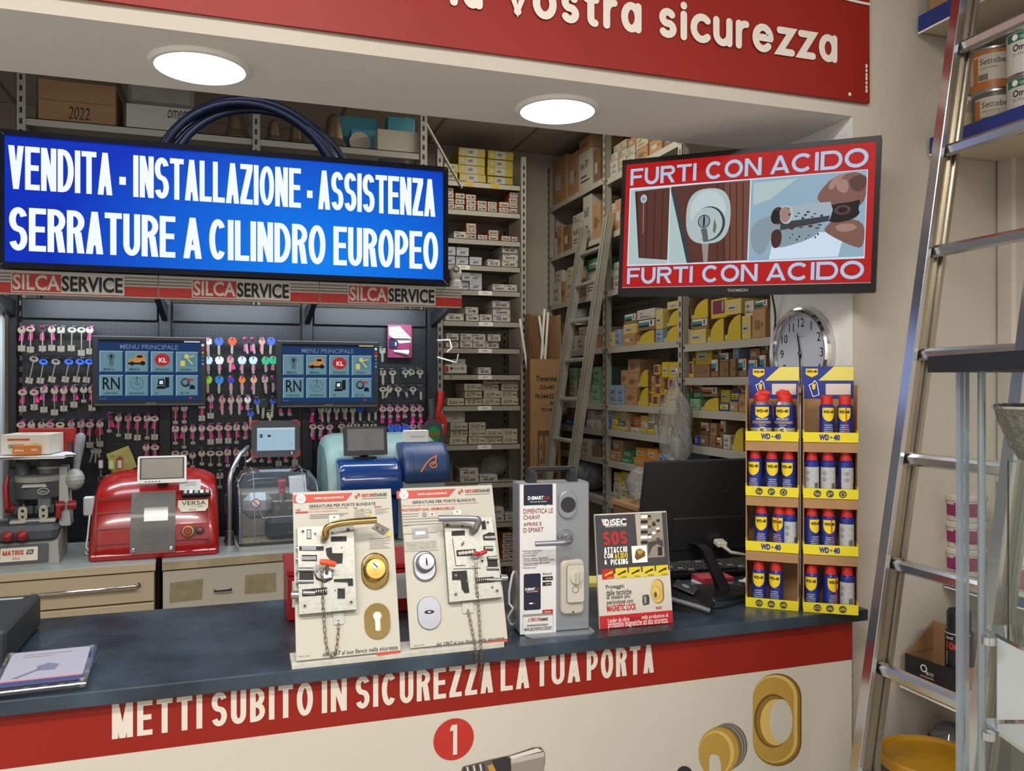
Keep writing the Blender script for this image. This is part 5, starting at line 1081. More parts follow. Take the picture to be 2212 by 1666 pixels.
c = loc(834, 1246, .003); e = escutcheon(t, c, .055, .075, GOLD, 'flat')
b = MB(T(c[0], c[1]+.002, .0046)); 
b.flat(circ(.009, 20, 0, .008), PAPER, z=.0004); b.flat([(-.0058, .004), (.0058, .004), (.0058, -.022), (-.0058, -.022)], PAPER, z=.0005)
for p_ in ribbon([(.0058, .0005)] + arc(0, .008, .0092, .0092, -48, 228, 18) + [(-.0058, .0005), (-.0058, -.020)] + arc(0, -.020, .0058, .003, 180, 360, 6) + [(.0058, .0005)], .0016): b.flat(p_, BRASSD, z=.001)
b.build('keyhole', t)
P = [loc(370, 800, .03)+(th+.02,), loc(372, 900, .02)+(th+.012,), loc(376, 1000, .02)+(th+.007,), loc(380, 1150, .018)+(th+.005,), loc(386, 1200, .01)+(.010,), loc(392, 1300, .006)+(.006,), loc(402, 1420, .005)+(.005,), loc(420, 1515, .005)+(.005,), loc(455, 1553, .005)+(.005,), loc(485, 1525, .005)+(.005,), loc(497, 1440, .005)+(.005,), loc(508, 1330, .005)+(.005,), loc(508, 1265, .005)+(.005,)]
link_chain(t, P)
# --- second board, satin fittings
t, W, L, loc = board((.354, 1.745), (.573, 1.741), 21, .352, 'lock display board with satin silver handle and plates, chain hanging over the edge')
b = MB(); header(b, t, loc, 1003-10)
tx(b, loc, 'SERRATURE PER PORTE BLINDATE', 1126, 1655, 243, 266, DGREY, bold=.012); tx(b, loc, 'SERIE 25 Universale con cuore intercambiabile a doppia mappa SECURGEAR', 1030, 1680, 280, 293, REDP); tx(b, loc, 'PROTEGGITI DAL GRIMALDELLO', 1030, 1480, 310, 332, REDP, bold=.015)
lines(b, loc, 1035, 1180, 352, 1, 14, h=4); lines(b, loc, 1037, 1180, 372, 1, 14, h=4); lines(b, loc, 1038, 1405, 395, 3, 24, h=5); lines(b, loc, 1042, 1100, 450, 1, 14, h=4)
tx(b, loc, '', 1210, 1242, 340, 374, GREYP); tx(b, loc, '', 1273, 1308, 336, 370, WHITEP); tx(b, loc, '', 1280, 1300, 345, 360, REDP, z=.0016)
b.flat([loc(*q) for q in ((1122, 475), (1252, 465), (1262, 548), (1130, 560))], mat('print_photo_grey', '8f8f92', .4), z=.001); b.flat([loc(*q) for q in ((1150, 500), (1230, 495), (1236, 520), (1155, 528))], WHITEP, z=.0014)
for s_ in (((1048, 518), (1335, 500), (1337, 504), (1048, 522)), ((1048, 518), (1052, 518), (1068, 668), (1064, 668)), ((1064, 665), (1348, 650), (1348, 653), (1064, 668))): b.flat([loc(*q) for q in s_], LBL, z=.0012)
for k in range(5): tx(b, loc, ['La Securmap meet a nuovo cuore la duplicazione', 'Mastro giorno si riesce anche duplicati', 'SECURGEAR, grazie i requisiti richiesti', 'che ottiene la duplicazione uguale', 'garantendone una dalla una dello chiave'][k], 1070+3*k, 1330, 588+14*k, 599+14*k, DGREY)
tx(b, loc, 'dal 1967 al tuo fianco nella sicurezza', 1325, 1898, 1428, 1458, INK, shear=.2)
b.flat([loc(*q) for q in ((1728, 1423), (1918, 1400), (1924, 1420), (1745, 1445))], mat('red_header_print', 'b83a24'), z=.001); tx(b, loc, 'Made in Italy', 1140, 1222, 1448, 1462, DGREY)
b.build('printed_sheet', t)
cut = [[(1455, 495), (1565, 488), (1566, 530), (1455, 535)], [(1702, 418), (1735, 405), (1745, 480), (1710, 482)], [(1715, 530), (1770, 505), (1815, 510), (1825, 570), (1722, 572)], R4(1722, 620, 1800, 660), [(1495, 655), (1655, 645), (1658, 700), (1498, 706)], [(1457, 832), (1580, 825), (1590, 905), (1604, 1010), (1565, 1015), (1540, 980), (1530, 905), (1460, 905)], [(1655, 888), (1805, 876), (1812, 922), (1660, 932)], [(1750, 710), (1830, 700), (1845, 800), (1760, 805)]]
case, th = lock_case(t, W, loc, [(1392, 402), (1790, 378), (1884, 1045), (1438, 1090)], TH1, cut, [(1421, 444, .0035), (1757, 422, .0035), (1490, 1025, .0035), (1836, 995, .0035), (1545, 455, .0026), (1672, 448, .0026), (1795, 965, .0026), (1710, 745, .004), (1490, 865, .0018), (1592, 910, .002)])
b = MB()
for x, y in ((1522, 682), (1548, 678), (1575, 676), (1602, 672), (1628, 668)): b.lathe([(.004, 0), (.004, .002), (.0005, .002)], ZE, 10, T(*loc(x, y, th), th+.0006))
for k, (x0, y0, x1, y1) in enumerate(((1462, 555, 1490, 785), (1490, 785, 1570, 782), (1470, 812, 1700, 805))): b.tube([loc(x0, y0, th)+(th+.0006,), loc(x1, y1, th)+(th+.0006,)], .0008, ZD, 4)
c = loc(1547, 603, th)
for s_ in (-1, 1): b.flat([(c[0]-.004, c[1]-.004+s_*.002), (c[0]+.004, c[1]+.002+s_*.002), (c[0]+.004, c[1]+.0045+s_*.002), (c[0]-.004, c[1]-.0015+s_*.002)], INK, z=th+.0012)
b.build('lock_mechanism', t)
for yy, x0, x1 in ((550, 1725, 1815), (638, 1728, 1800), (722, 1756, 1840), (806, 1748, 1850)): b = MB(); rod(b, loc, th, x0, x1, yy, .0045); b.build('side_bolt', t)
b = MB(); rod(b, loc, th-.006, 1860, 1915, 890, .008); rod(b, loc, th, 1740, 1870, 902, .004)
for k in range(5): rod(b, loc, th, 1660+16*k, 1668+16*k, 910-k*2, .0055)
b.build('latch_bolt', t)
for (x, y, w_, h_, nm) in ((1500, 348, 72, 62, 'upper_tab'), (1588, 1132, 84, 110, 'lower_tab')):
    c0 = loc(x-w_/2, y+h_/2); c1 = loc(x+w_/2, y-h_/2); b = MB(); b.ring(rrect(min(c0[0], c1[0]), c0[1], max(c0[0], c1[0]), c1[1], .003, 5), circ(.0022, 24, *loc(x, y-12 if nm[0] == 'u' else y+25), a0=-90, a1=270), .002, ZPL, z0=.0004); b.build(nm, t)
lever(t, loc, (1622, 500), (1632, 440), (1540, 425), (1312, 425), SATIN, th)
c = loc(1232, 785, .006); escutcheon(t, c, .052, .068, SATIN, 'raised')
c2 = loc(1242, 752, .02); MB(T(c2[0], c2[1], .006)).lathe([(.0215, 0), (.021, .003), (.0195, .006), (.019, .018), (.017, .020), (.0005, .0203)], SATIN, 30).prism([(-.0012, -.009), (.0012, -.009), (.002, -.003), (.001, .008), (-.001, .008), (-.002, 0)], .0006, INK, z0=.0202).build('cylinder_boss', t)
c = loc(1268, 1180, .003); escutcheon(t, c, .052, .071, SATIN, 'flat')
MB(T(c[0], c[1]+.002, .0046)).flat(circ(.011, 18, 0, 0, .0042), INK, z=.0004).flat(circ(.004, 10, 0, 0, .0016), STEEL, z=.001).build('keyhole', t)
RK = mat('red_key_head', 'b41e22', .4)
for (x0, y0, x1, y1) in ((1635, 688, 1672, 686), (1685, 690, 1738, 668)):
    a = loc(x0, y0, .03); c = loc(x1, y1, .03); MB().tube([a+(th+.020,), ((a[0]+c[0])/2, (a[1]+c[1])/2, th+.022), c+(th+.020,)], [.0045, .005, .0045], RK, 10).cyl(a+(th+.020,), (a[0], a[1]-.004, th), .002, STEEL, n=8).build('key_head', t)
c = loc(1655, 735, .03); MB().tube([(c[0]+.008*math.cos(a/14*6.283), c[1]+.009*math.sin(a/14*6.283), th+.016) for a in range(14)], .0007, STEEL, 5, True).build('key_ring', t)
# chains hang down in front of the counter edge: path in world, taken to the board's frame
inv = t.matrix_world.inverted() if False else frame((.354, 1.745, 1.0160), Vector((.573-.354, 1.741-1.745, 0)), Vector((0, math.sin(math.radians(21)), math.cos(math.radians(21))))).inverted()
def hang(pxs): return [tuple(inv @ atY(*Z6(zx, zy), 1.722)) for zx, zy in pxs]
link_chain(t, [loc(1655, 770, .02)+(th+.012,), loc(1660, 900, .02)+(th+.006,), loc(1668, 1020, .018)+(th+.005,), loc(1678, 1100, .01)+(.010,), loc(1688, 1250, .006)+(.006,), loc(1695, 1380, .006)+(.006,)] + hang([(1700, 1470), (1704, 1560), (1702, 1640), (1698, 1720), (1692, 1785)]))
link_chain(t, [loc(1592, 1160, .005)+(.006,), loc(1610, 1240, .005)+(.005,), loc(1636, 1370, .006)+(.006,), loc(1645, 1430, .006)+(.006,)] + hang([(1660, 1500), (1665, 1580), (1664, 1640)]))

# ---------------------------------------------------------------- electronic lock demo case
Z7 = lambda zx, zy: (1080+zx/3.9675, 980+zy/3.9675)
a = Vector((.622, 1.806, 1.0)); c = Vector((.793, 1.792, 1.0)); xd = (c-a).normalized(); W = (c-a).length; HD = .352
Mw = frame(a, xd, (0, 0, 1)); t = thing('demo_lock_case', 'upright silver demo case with lever handle, keypad lock and black carry handle', 'demo case', M=Mw); inv = Mw.inverted(); nn = Mw.to_3x3() @ Vector((0, 0, 1))
def loc(zx, zy, off=0.0): q = inv @ atP(*Z7(zx, zy), a + nn*off, nn); return (q.x, q.y)
ALU = mat('brushed_aluminium_sheet', '9a9da2', .36, .6, bump=.06, bscale=90, stretch=(1, 14, 1)); WST = mat('white_sticker', 'd4d3d0', .45)
MB().box((W/2, HD/2+.0015, -.0335), (W, HD-.003, .067), ALU, r=.003).build('case', t)
MB().prism([(x, -y) for x, y in rrect(.012, -.055, W+.008, .03, .02)], .0025, ALU, frame((0, 0, 0), (1, 0, 0), (0, 0, -1))).build('base_plate', t)
b = MB(); x0, y1 = loc(165, 266); x1, y0 = loc(480, 1530); x0 = .0015
b.rect(x0, y0, x1, y1, WST, z=.0006)
def rt(zx0, zy0, zx1, zy1, m, z=.0012): p0 = loc(zx0, zy0); p1 = loc(zx1, zy1); b.rect(p0[0], p1[1], p1[0], p0[1], m, z=z)
def tt(s, zx0, zy0, zx1, zy1, m, z=.0016, **k): p0 = loc(zx0, zy0); p1 = loc(zx1, zy1); b.text(s, p0[0], p1[1], p1[0], p0[1], m, z=z, **k)
NV = mat('navy_print', '161c30', .4); WINE = mat('wine_print', '8a2430', .5)
rt(202, 268, 450, 436, NV); tt('D·SMART', 238, 366, 372, 394, WHITEP, bold=.03); tt('2.0', 376, 366, 420, 392, REDP, bold=.03); tt('Make your lock outdated!', 258, 408, 398, 418, WHITEP)
rt(374, 436, 398, 444, mat('green_print', '2a8050', .5)); rt(428, 436, 450, 440, REDP)
for k, (s_, w_) in enumerate((('DIMENTICA LE', 252), ('CHIAVI!', 140), ('APRIRE È', 155), ('D·SMART', 172))): tt(s_, 200, 475+54*k, 200+w_, 508+54*k, WINE)
for k, (s_, w_) in enumerate((('Ideale per tutti gli ingressi', 165), ('con cilindro europeo', 130), ('Facile da installare', 110), ('Versione a batteria / Rete elettrica', 215), ('Tecnologia Bluetooth: BLE sicura e criptata', 268), ('Chiusura automatica della serratura', 225), ('accostando la porta', 125), ('Controllo accessi', 110))):
    yy = 828+k*20.5; tt(s_, 198, yy, 198+w_, yy+10, DGREY)
    if k not in (1, 6): rt(186, yy+2, 192, yy+8, REDP)
p0 = loc(203, 1345); p1 = loc(348, 1025); b.prism(rrect(p0[0], p0[1], p1[0], p1[1], .004), .001, INK); b.prism(rrect(p0[0]+.001, p0[1]+.001, p1[0]-.001, p1[1]-.001, .0035), .0013, NV)
tt('D·SMART', 215, 1152, 300, 1170, WHITEP, bold=.03); tt('2.0', 304, 1150, 334, 1168, REDP, bold=.03); tt('Make your lock outdated!', 228, 1178, 322, 1188, WHITEP); rt(250, 1278, 278, 1288, WHITEP, .002); rt(278, 1278, 300, 1288, REDP, .002)
tt('Bluetooth', 366, 1020, 444, 1036, DGREY); 
for yy, s_ in ((1055, 'App Store'), (1102, 'Google Play')): rt(364, yy, 452 if yy < 1100 else 440, yy+28, INK); tt(s_, 388, yy+8, 446 if yy < 1100 else 436, yy+20, WHITEP)
rt(362, 1340, 452, 1368, REDP); tt('Patented', 382, 1349, 432, 1360, WHITEP)
for s_ in ((195, 1380, 455, 1382), (195, 1380, 197, 1525), (453, 1380, 455, 1525), (230, 1468, 412, 1471)): rt(*s_, GREYP)
for k in (-1, 1): tt('/', 236+10*(k+1), 1406, 258+10*(k+1), 1440, REDP)
tt('SECUR', 272, 1408, 344, 1432, REDP, bold=.02); tt('EMME', 346, 1408, 410, 1430, DGREY, bold=.02); tt('www.securemme.it/dsmart', 206, 1480, 442, 1508, DGREY)
b.build('sticker', t)
c = loc(583, 438, .006); b = MB(T(c[0], c[1], 0)); so = lambda k: stadium(.0445*k, .0665-.0445*(1-k), 14)
b.loft([[(x, y, z) for x, y in so(k)] for k, z in ((1, 0), (1, .004), (.93, .0075), (.88, .008))], ALU, True, False); b.flat(so(.88), ALU, z=.008); b.build('reader_plate', t)
MB(T(c[0], c[1]+.0, .008)).lathe([(.0185, 0), (.018, .0012), (.0005, .0012)], mat('reader_black', '2a2a2c', .35), 32).build('reader_disc', t)
c = loc(580, 735, .02)
MB(T(c[0], c[1]+.002, 0)).lathe([(.0185, 0), (.0185, .006), (.017, .008), (.010, .0085), (.0095, .03)], SATIN, 28).build('rose', t)
lv = [(c[0]+.001, c[1]+.002, .028), (c[0]-.004, c[1]-.001, .040), (c[0]-.020, c[1]-.003, .043), (c[0]-.045, c[1]-.003, .042), (loc(305, 778, .042)[0], c[1]-.0035, .040)]
MB().tube(lv, [.0098, .0085, .0068, .0062, .006], SATIN, 14).build('lever_handle', t)
x0, y0 = loc(524, 1385, .01); x1, y1 = loc(722, 905, .01); b = MB(); lp = [rrect(x0+k, y0+k, x1-k, y1-k, .012-k*.3, 5) for k in (0, 0, .002, .004)]
b.loft([[(x, y, z) for x, y in L_] for L_, z in zip(lp, (0, .008, .011, .012))], mat('champagne_plastic', 'b4ae9f', .42), True, False); b.flat(lp[-1], MATS['champagne_plastic'], z=.012); b.flat(circ(.0022, 12, *loc(627, 1358, .012)), INK, z=.0126); b.build('lock_body', t)
x0, y0 = loc(572, 1275, .014); x1, y1 = loc(714, 948, .014); b = MB(); b.prism(rrect(x0, y0, x1, y1, .006), .007, mat('champagne_face', 'bdb7a8', .42), z0=.012, side=GREYP); c = loc(648, 1166, .02); b.ring(circ(.0085, 20, *c), circ(.0068, 20, *c), .0078, STEEL, z0=.012); b.build('lock_face', t)
c = loc(660, 1066, .024); MB(T(c[0], c[1], .019)).lathe([(.0158, 0), (.0158, .002), (.0145, .005), (.0005, .0055)], MATS['champagne_face'], 26).box((0, 0, .009), (.0075, .029, .009), MATS['champagne_plastic'], r=.002).build('thumb_turn', t)
b = MB(); yb = HD
for s_ in (0, 1):
    xx = .035 if s_ == 0 else W-.035; d = -1 if s_ == 0 else 1
    b.add([(xx-.011, yb, -.045), (xx+.011, yb, -.045), (xx+.011, yb, -.012), (xx-.011, yb, -.012), (xx-.006-d*.001, yb+.03, -.042), (xx+.006-d*.001, yb+.03, -.042), (xx+.006-d*.001, yb+.03, -.017), (xx-.006-d*.001, yb+.03, -.017)], [(0, 1, 5, 4), (1, 2, 6, 5), (2, 3, 7, 6), (3, 0, 4, 7), (4, 5, 6, 7), (3, 2, 1, 0)], BLACK)
    b.flat([(xx-.009, .002), (xx+.008, .002), (xx+.004, .026), (xx-.005, .026)], INK, T(0, yb, -.0115))
b.box((W/2, yb+.030, -.0295), (W-.056, .010, .025), BLACK, r=.004); b.build('carry_handle', t)
b = MB().tube([(-.002, .05, -.05), (-.010, .06, -.06), (-.012, .09, -.05), (-.006, .13, -.045), (-.001, .14, -.045)], .003, WHITE, 8); b.tube([(-.002, .05, -.05), (-.014, .03, -.055), (-.008, .012, -.06), (.004, .005, -.066)], .003, WHITE, 8); b.build('power_cable', t)

# ---------------------------------------------------------------- small advertising easel
a = Vector((.819, 1.789, 1.001)); c = Vector((1.010, 1.781, 1.001)); xd = (c-a).normalized(); W = (c-a).length; nb = Vector((-xd.y, xd.x, 0)); tl = math.radians(7.7); LP = .270
Mw = frame(a, xd, nb*math.sin(tl)+Vector((0, 0, math.cos(tl)))); t = thing('counter_card', 'standing printed counter card with big red SOS and lock pictures', 'advertising card', M=Mw); inv = Mw.inverted(); nn = Mw.to_3x3() @ Vector((0, 0, 1))
MB().box((W/2, LP/2, -.0035), (W, LP, .006), mat('foam_card_edge', 'cfccc4', .6)).build('card', t)
b = MB(); CRM = mat('cream_print', 'c8c1b3', .55); CHA = mat('charcoal_print', '3c393c', .55); RDS = mat('red_signal_print', 'b81c20', .5); YLS = mat('yellow_signal_print', 'd8c01c', .5)
b.rect(0, 0, W, LP, CRM, z=.0002)
y0 = loc(830, 1040)[1]; b.rect(.0008, y0, W-.0008, LP-.003, CHA, z=.0006)
b.rect(0, 0, W, loc(855, 1395)[1], RDS, z=.0006)
p0 = loc(868, 565); p1 = loc(1083, 610); h_ = p0[1]-p1[1]; xs = p0[0]; ws = p1[0]-p0[0]
for k in range(5): b.rect(xs+.001*k, p0[1]-h_*(.2*k+.13), xs+ws*.16, p0[1]-h_*(.2*k), WHITEP, z=.001)
b.flat([(xs+ws*.13, p0[1]), (xs+ws*.25, p0[1]), (xs+ws*.30, p0[1]-h_*.3), (xs+ws*.30, p1[1]+h_*.3), (xs+ws*.25, p1[1]), (xs+ws*.13, p1[1])], WHITEP, z=.0011); b.flat([(xs+ws*.18, p0[1]-h_*.25), (xs+ws*.25, p0[1]-h_*.3), (xs+ws*.25, p1[1]+h_*.3), (xs+ws*.18, p1[1]+h_*.25)], RDS, z=.0014)
b.text('iSEC', xs+ws*.34, p1[1], xs+ws, p0[1], WHITEP, z=.0012, bold=.03); tt('DEFENDS THE FUTURE', 902, 612, 1083, 624, WHITEP, z=.0012)
p0 = loc(880, 672); p1 = loc(1088, 772); block(b, 'SOS', p0[0], p1[1]-.001, p1[0], p0[1], RDS, z=.0012, t=.2, hf=.9, gap=.12)
for s_, x0_, x1_, y_, m in (('ATTACCHI', 890, 1090, 806, WHITEP), ('CON', 890, 968, 858, WHITEP), ('ACIDO', 980, 1095, 855, YLS), ('&', 893, 918, 912, WHITEP), ('PICKING', 946, 1098, 908, WHITEP)):
    p0 = loc(x0_, y_); p1 = loc(x1_, y_+38)
    if s_ == '&': b.text(s_, p0[0], p1[1], p1[0], p0[1], m, z=.0012, bold=.04)
    else: block(b, s_, p0[0], p1[1], p1[0], p0[1], m, z=.0012, t=.19, hf=.85, gap=.1)
def fl(pts, m, z=.001): b.flat([loc(*q) for q in pts], m, z=z)
fl([(1155, 520), (1385, 505), (1410, 885), (1255, 895), (1255, 790), (1175, 790)], mat('print_taupe', '8c7f72', .55)); fl([(1155, 520), (1200, 516), (1208, 790), (1175, 790)], mat('print_pale', 'b0a492', .55), .0012)
for k in range(6): fl([(1205, 530+44*k), (1262, 526+44*k), (1264, 552+44*k), (1206, 556+44*k)], WHITEP if k % 2 == 0 else INK, .0014)
fl([(1270, 515), (1385, 507), (1390, 660), (1275, 668)], LBL, .0013)
for k in range(14): fl([(1262+(k*37) % 110, 530+(k*53) % 230), (1290+(k*37) % 110, 526+(k*53) % 230), (1292+(k*37) % 110, 548+(k*53) % 230), (1264+(k*37) % 110, 552+(k*53) % 230)], [INK, GP[0], WHITEP, CHA, GP[1]][k % 5], .0015+.00005*k)
fl([(1265, 760), (1390, 740), (1395, 800), (1345, 770), (1300, 800), (1270, 880)], CHA, .0024); fl([(1350, 800), (1385, 800), (1388, 870), (1352, 872)], INK, .0024)
fl([(1122, 793), (1252, 786), (1262, 930), (1132, 938)], WHITEP, .0026); fl([(1160, 830), (1195, 812), (1240, 840), (1240, 880), (1170, 915), (1150, 890)], GP[0], .003); fl([(1165, 835), (1195, 820), (1230, 840), (1190, 870)], GP[2], .0034)
for k in range(5):
    x_ = 870+116*k; fl([(x_, 992-k*8), (x_+103, 985-k*8), (x_+108, 1072-k*8), (x_+5, 1080-k*8)], RDS if k == 0 else YLS, .0014)
    fl([(x_+22, 1042-k*8), (x_+60, 1020-k*8), (x_+90, 1005-k*8), (x_+92, 1025-k*8), (x_+60, 1035-k*8), (x_+26, 1054-k*8)], YLS if k == 0 else INK, .0018)
    tt(['ACIDO', 'TOPOLINO', 'COLLA', 'BUMPING', 'PICKING'][k], x_+48, 1060-k*8, x_+100, 1071-k*8, YLS if k == 0 else INK, z=.0018)
for k, (s_, w_) in enumerate((('Proteggiti', 158), ('dalle tecniche', 218), ('di scasso più', 202), ('pericolose con', 226))): tt(s_, 905+3*k, 1128+k*43, 905+w_+3*k, 1160+k*43, CHA, z=.0012, bold=.01)
tt('MAGNETIC LOCK', 914, 1302, 1168, 1338, RDS, z=.0012, bold=.03); tt('INOX', 1335, 1312, 1388, 1332, RDS, z=.0012, bold=.03)
tt('Leader da oltre', 922, 1412, 1107, 1436, WHITEP, z=.0012); tt('20 anni', 1115, 1400, 1206, 1424, mat('dark_red_print', '7a1418', .5), z=.0012); tt('nella produzione di', 1213, 1386, 1440, 1410, WHITEP, z=.0012); tt('protezioni magnetiche ad alta sicurezza.', 924, 1440, 1442, 1466, WHITEP, z=.0012)
c = loc(1352, 1180); b.flat([(c[0]+x, c[1]+y) for x, y in stadium(.032, .058, 12)], GP[1], z=.0010); c = loc(1345, 1180); b.flat([(c[0]+x, c[1]+y) for x, y in stadium(.028, .055, 12)], GP[3], z=.0012); c = loc(1335, 1190); b.flat(circ(.0135, 22, c[0], c[1], .017), GP[2], z=.0014); b.flat(circ(.012, 22, c[0]-.0005, c[1], .0155), GP[3], z=.0016); c = loc(1330, 1210); b.flat(circ(.004, 12, c[0], c[1], .007), GP[0], z=.002)
fl([(1222, 1215), (1270, 1208), (1280, 1240), (1278, 1290), (1230, 1302), (1218, 1270)], CHA, .0012); fl([(1228, 1225), (1252, 1222), (1256, 1280), (1234, 1290)], LBL, .0016)
b.build('printed_front', t)
MB().add([(W*.35, LP*.7, -.007), (W*.65, LP*.7, -.007), (W*.65, .015, -.075), (W*.35, .015, -.075), (W*.35, LP*.7, -.009), (W*.65, LP*.7, -.009), (W*.65, .013, -.078), (W*.35, .013, -.078)], [(0, 1, 2, 3), (7, 6, 5, 4), (0, 4, 5, 1), (2, 6, 7, 3), (1, 5, 6, 2), (3, 7, 4, 0)], CARD).build('rear_strut', t)

# ---------------------------------------------------------------- computer monitor seen from behind, keyboard, card terminal, papers
mb0, mt0 = Vector((1.062, 2.085, 1.078)), Vector((1.062, 2.012, 1.372)); up = (mt0-mb0); Lm = up.length; xm = Vector((1, -.06, 0)).normalized(); Wm = .40
Mw = frame(mb0, xm, up); t = thing('computer_monitor', 'black flat computer monitor seen from behind on the counter', 'monitor', M=Mw)
b = MB().box((Wm/2, Lm/2, -.006), (Wm, Lm, .014), BLACK, r=.003); b.box((Wm/2+.03, .085, .002), (.26, .10, .008), BLACK, r=.003)
for x_, y_ in ((.255, .21), (.33, .215), (.245, .135), (.32, .14)): b.lathe([(.002, 0), (.002, .0015), (.0005, .0015)], STEEL, 8, T(x_, y_, .0015))
b.build('rear_shell', t)
MB().rect(.008, .012, Wm-.008, Lm-.008, mat('dark_screen', '10141c', .2), z=-.0135).build('screen', t)
b = MB().box((.245, .062, .024), (.030, .016, .03), mat('cream_connector', 'cbc3ae', .5), r=.003); b.tube([(.245, .06, .036), (.265, .045, .05), (.31, .035, .05), (.36, .02, .03)], [.006, .005, .004, .004], MATS['cream_connector'], 8); b.build('video_cable', t)
inv = Mw.inverted(); bc = Vector((1.262, 1.995, 1.0))
t2 = MB(); t2.M = inv
t2.prism(circ(.105, 28, 0, 0, .075), .010, BLACK, T(bc.x, bc.y, 1.001)); t2.build('stand_base', t)
t2 = MB(); t2.M = inv; top_ = Vector((1.235, 2.035, 1.125))
t2.loft([[(bc.x+dx+x*s_, bc.y+dy+y*s_, z) for x, y in ((-.016, -.010), (.016, -.010), (.016, .012), (-.016, .012))] for dx, dy, z, s_ in ((.03, 0, 1.008, 1.2), (.02, .005, 1.035, 1), (-.005, .012, 1.09, .9), (-.018, .016, 1.122, .9), (-.03, .03, 1.136, .9), (-.035, .055, 1.135, .9))], BLACK, False); t2.build('stand_neck', t)
t = thing('keyboard', 'black computer keyboard lying behind the monitor stand', 'keyboard', (1.32, 2.235, 1.0), -3); b = MB().box((0, 0, .010), (.40, .13, .016), BLACK, r=.004); b.build('base', t)
kb = MB()
for r_ in range(5):
    for k in range(16): kb.box((-.18+.024*k, -.045+.023*r_, .022), (.019, .018, .008), DGREY if (r_+k) % 7 else GREYP, r=.002)
kb.build('keys', t)
P0 = Vector((1.085, 1.918, 1.0)); t = thing('card_terminal', 'black and grey card payment terminal beside the printed counter card', 'card terminal', P0, -40); t.scale = (1.15, 1.15, 1.15)
b = MB().loft([[(-.07, -.038, 0), (-.07, .038, 0), (-.07, .038, .058), (-.07, -.038, .058)], [(-.02, -.04, 0), (-.02, .04, 0), (-.02, .04, .056), (-.02, -.04, .056)], [(.06, -.038, 0), (.06, .038, 0), (.06, .038, .03), (.06, -.038, .03)], [(.09, -.036, 0), (.09, .036, 0), (.09, .036, .012), (.09, -.036, .012)]], BLACK, False); b.build('body', t)
b = MB()
for s_ in (-1, 1): b.tube([(-.07, s_*.039, .03), (0, s_*.041, .028), (.06, s_*.039, .016), (.09, s_*.037, .008)], .006, mat('terminal_grey', '5e6064', .4), 8)
b.build('side_band', t)
MB(frame((-.045, 0, .0585), (1, 0, -.03), (0, 1, 0))).rect(-.022, -.03, .03, .03, mat('terminal_screen', '6c7480', .15)).build('screen', t)
MB(frame((.03, 0, .047), (1, 0, -.34), (0, 1, 0))).box((0, 0, 0), (.05, .06, .004), DGREY, r=.001).prism(circ(.009, 16, 0, 0), .001, GREYP, z0=.002).build('keypad', t)
cord([(1.155, 1.87, 1.006), (1.2, 1.86, 1.004), (1.26, 1.885, 1.004), (1.30, 1.90, 1.004)], .003, BLACK, 'thin black cable from the card terminal across the counter')
cord([(1.44, 2.02, 1.10), (1.47, 2.03, 1.06), (1.49, 2.06, 1.02), (1.46, 2.10, 1.006)], .0035, BLACK, 'black cable hanging beside the computer monitor')
for k in range(3): tag(MB(T(1.33, 2.115, 1.0+.007*k) @ R(8-6*k)).box((0, 0, .0035), (.10, .07, .0065), [PAPER, mat('pink_pad', 'b83a44', .6), mat('pink_pad', 'b83a44')][k]).build('note_pad'), ['white note pad under the red pads beside the monitor stand', 'red note pad, middle of three', 'red note pad on top of three beside the monitor stand'][k], 'note pad', 'note pads by the monitor stand')
for k in range(3): tag(MB(T(1.455, 2.05+.01*k, 1.0+.004*k) @ R(30*k-20)).box((0, 0, .002), (.10, .07, .0035), [PAPER, WHITE, PAPER][k]).build('paper_slip'), 'white paper slip %s behind the yellow can displays' % ['lowest', 'second from the bottom', 'uppermost'][k], 'paper', 'loose slips behind the can displays')
tag(MB(T(.985, 2.215, 1.0) @ R(-20)).box((0, 0, .006), (.09, .09, .012), mat('yellow_pad', 'c8c060', .7)).build('note_pad'), 'pale yellow note pad behind the silver demo case', 'note pad')

# ---------------------------------------------------------------- cardboard can displays with spray cans
WBLUE = mat('can_blue', '1c2a7c', .28, coat=.3); CANR = mat('can_red_cap', 'c0241a', .4); CANY = mat('can_yellow', 'e0c218', .4); CANW = mat('can_back_label', 'b4b4b4', .45, var=.2, vscale=160); TUBW = mat('tray_yellow', 'd6c416', .5); TBL = mat('display_blue', '1c2c80', .45)
def wrap(src, r, zc):
    """bend a flat print round a can of radius r"""
    for i, p in enumerate(src.v): a_ = p.x/r; rr = r+p.z; src.v[i] = Vector((rr*math.sin(a_), -rr*math.cos(a_), zc+p.y))
    return src
def sub(mb, n=1):
    """cut long faces so that they bend"""
    return mb
def strips(b, fn, x0, x1, m, z, n=10):
    """columns between lower and upper curve fn(x) -> (lo, hi)"""
    for k in range(n):
        a_, c_ = x0+(x1-x0)*k/n, x0+(x1-x0)*(k+1)/n; (l0, h0), (l1, h1) = fn(a_), fn(c_); b.flat([(a_, l0), (c_, l1), (c_, h1), (a_, h0)], m, z=z)
CD = {}
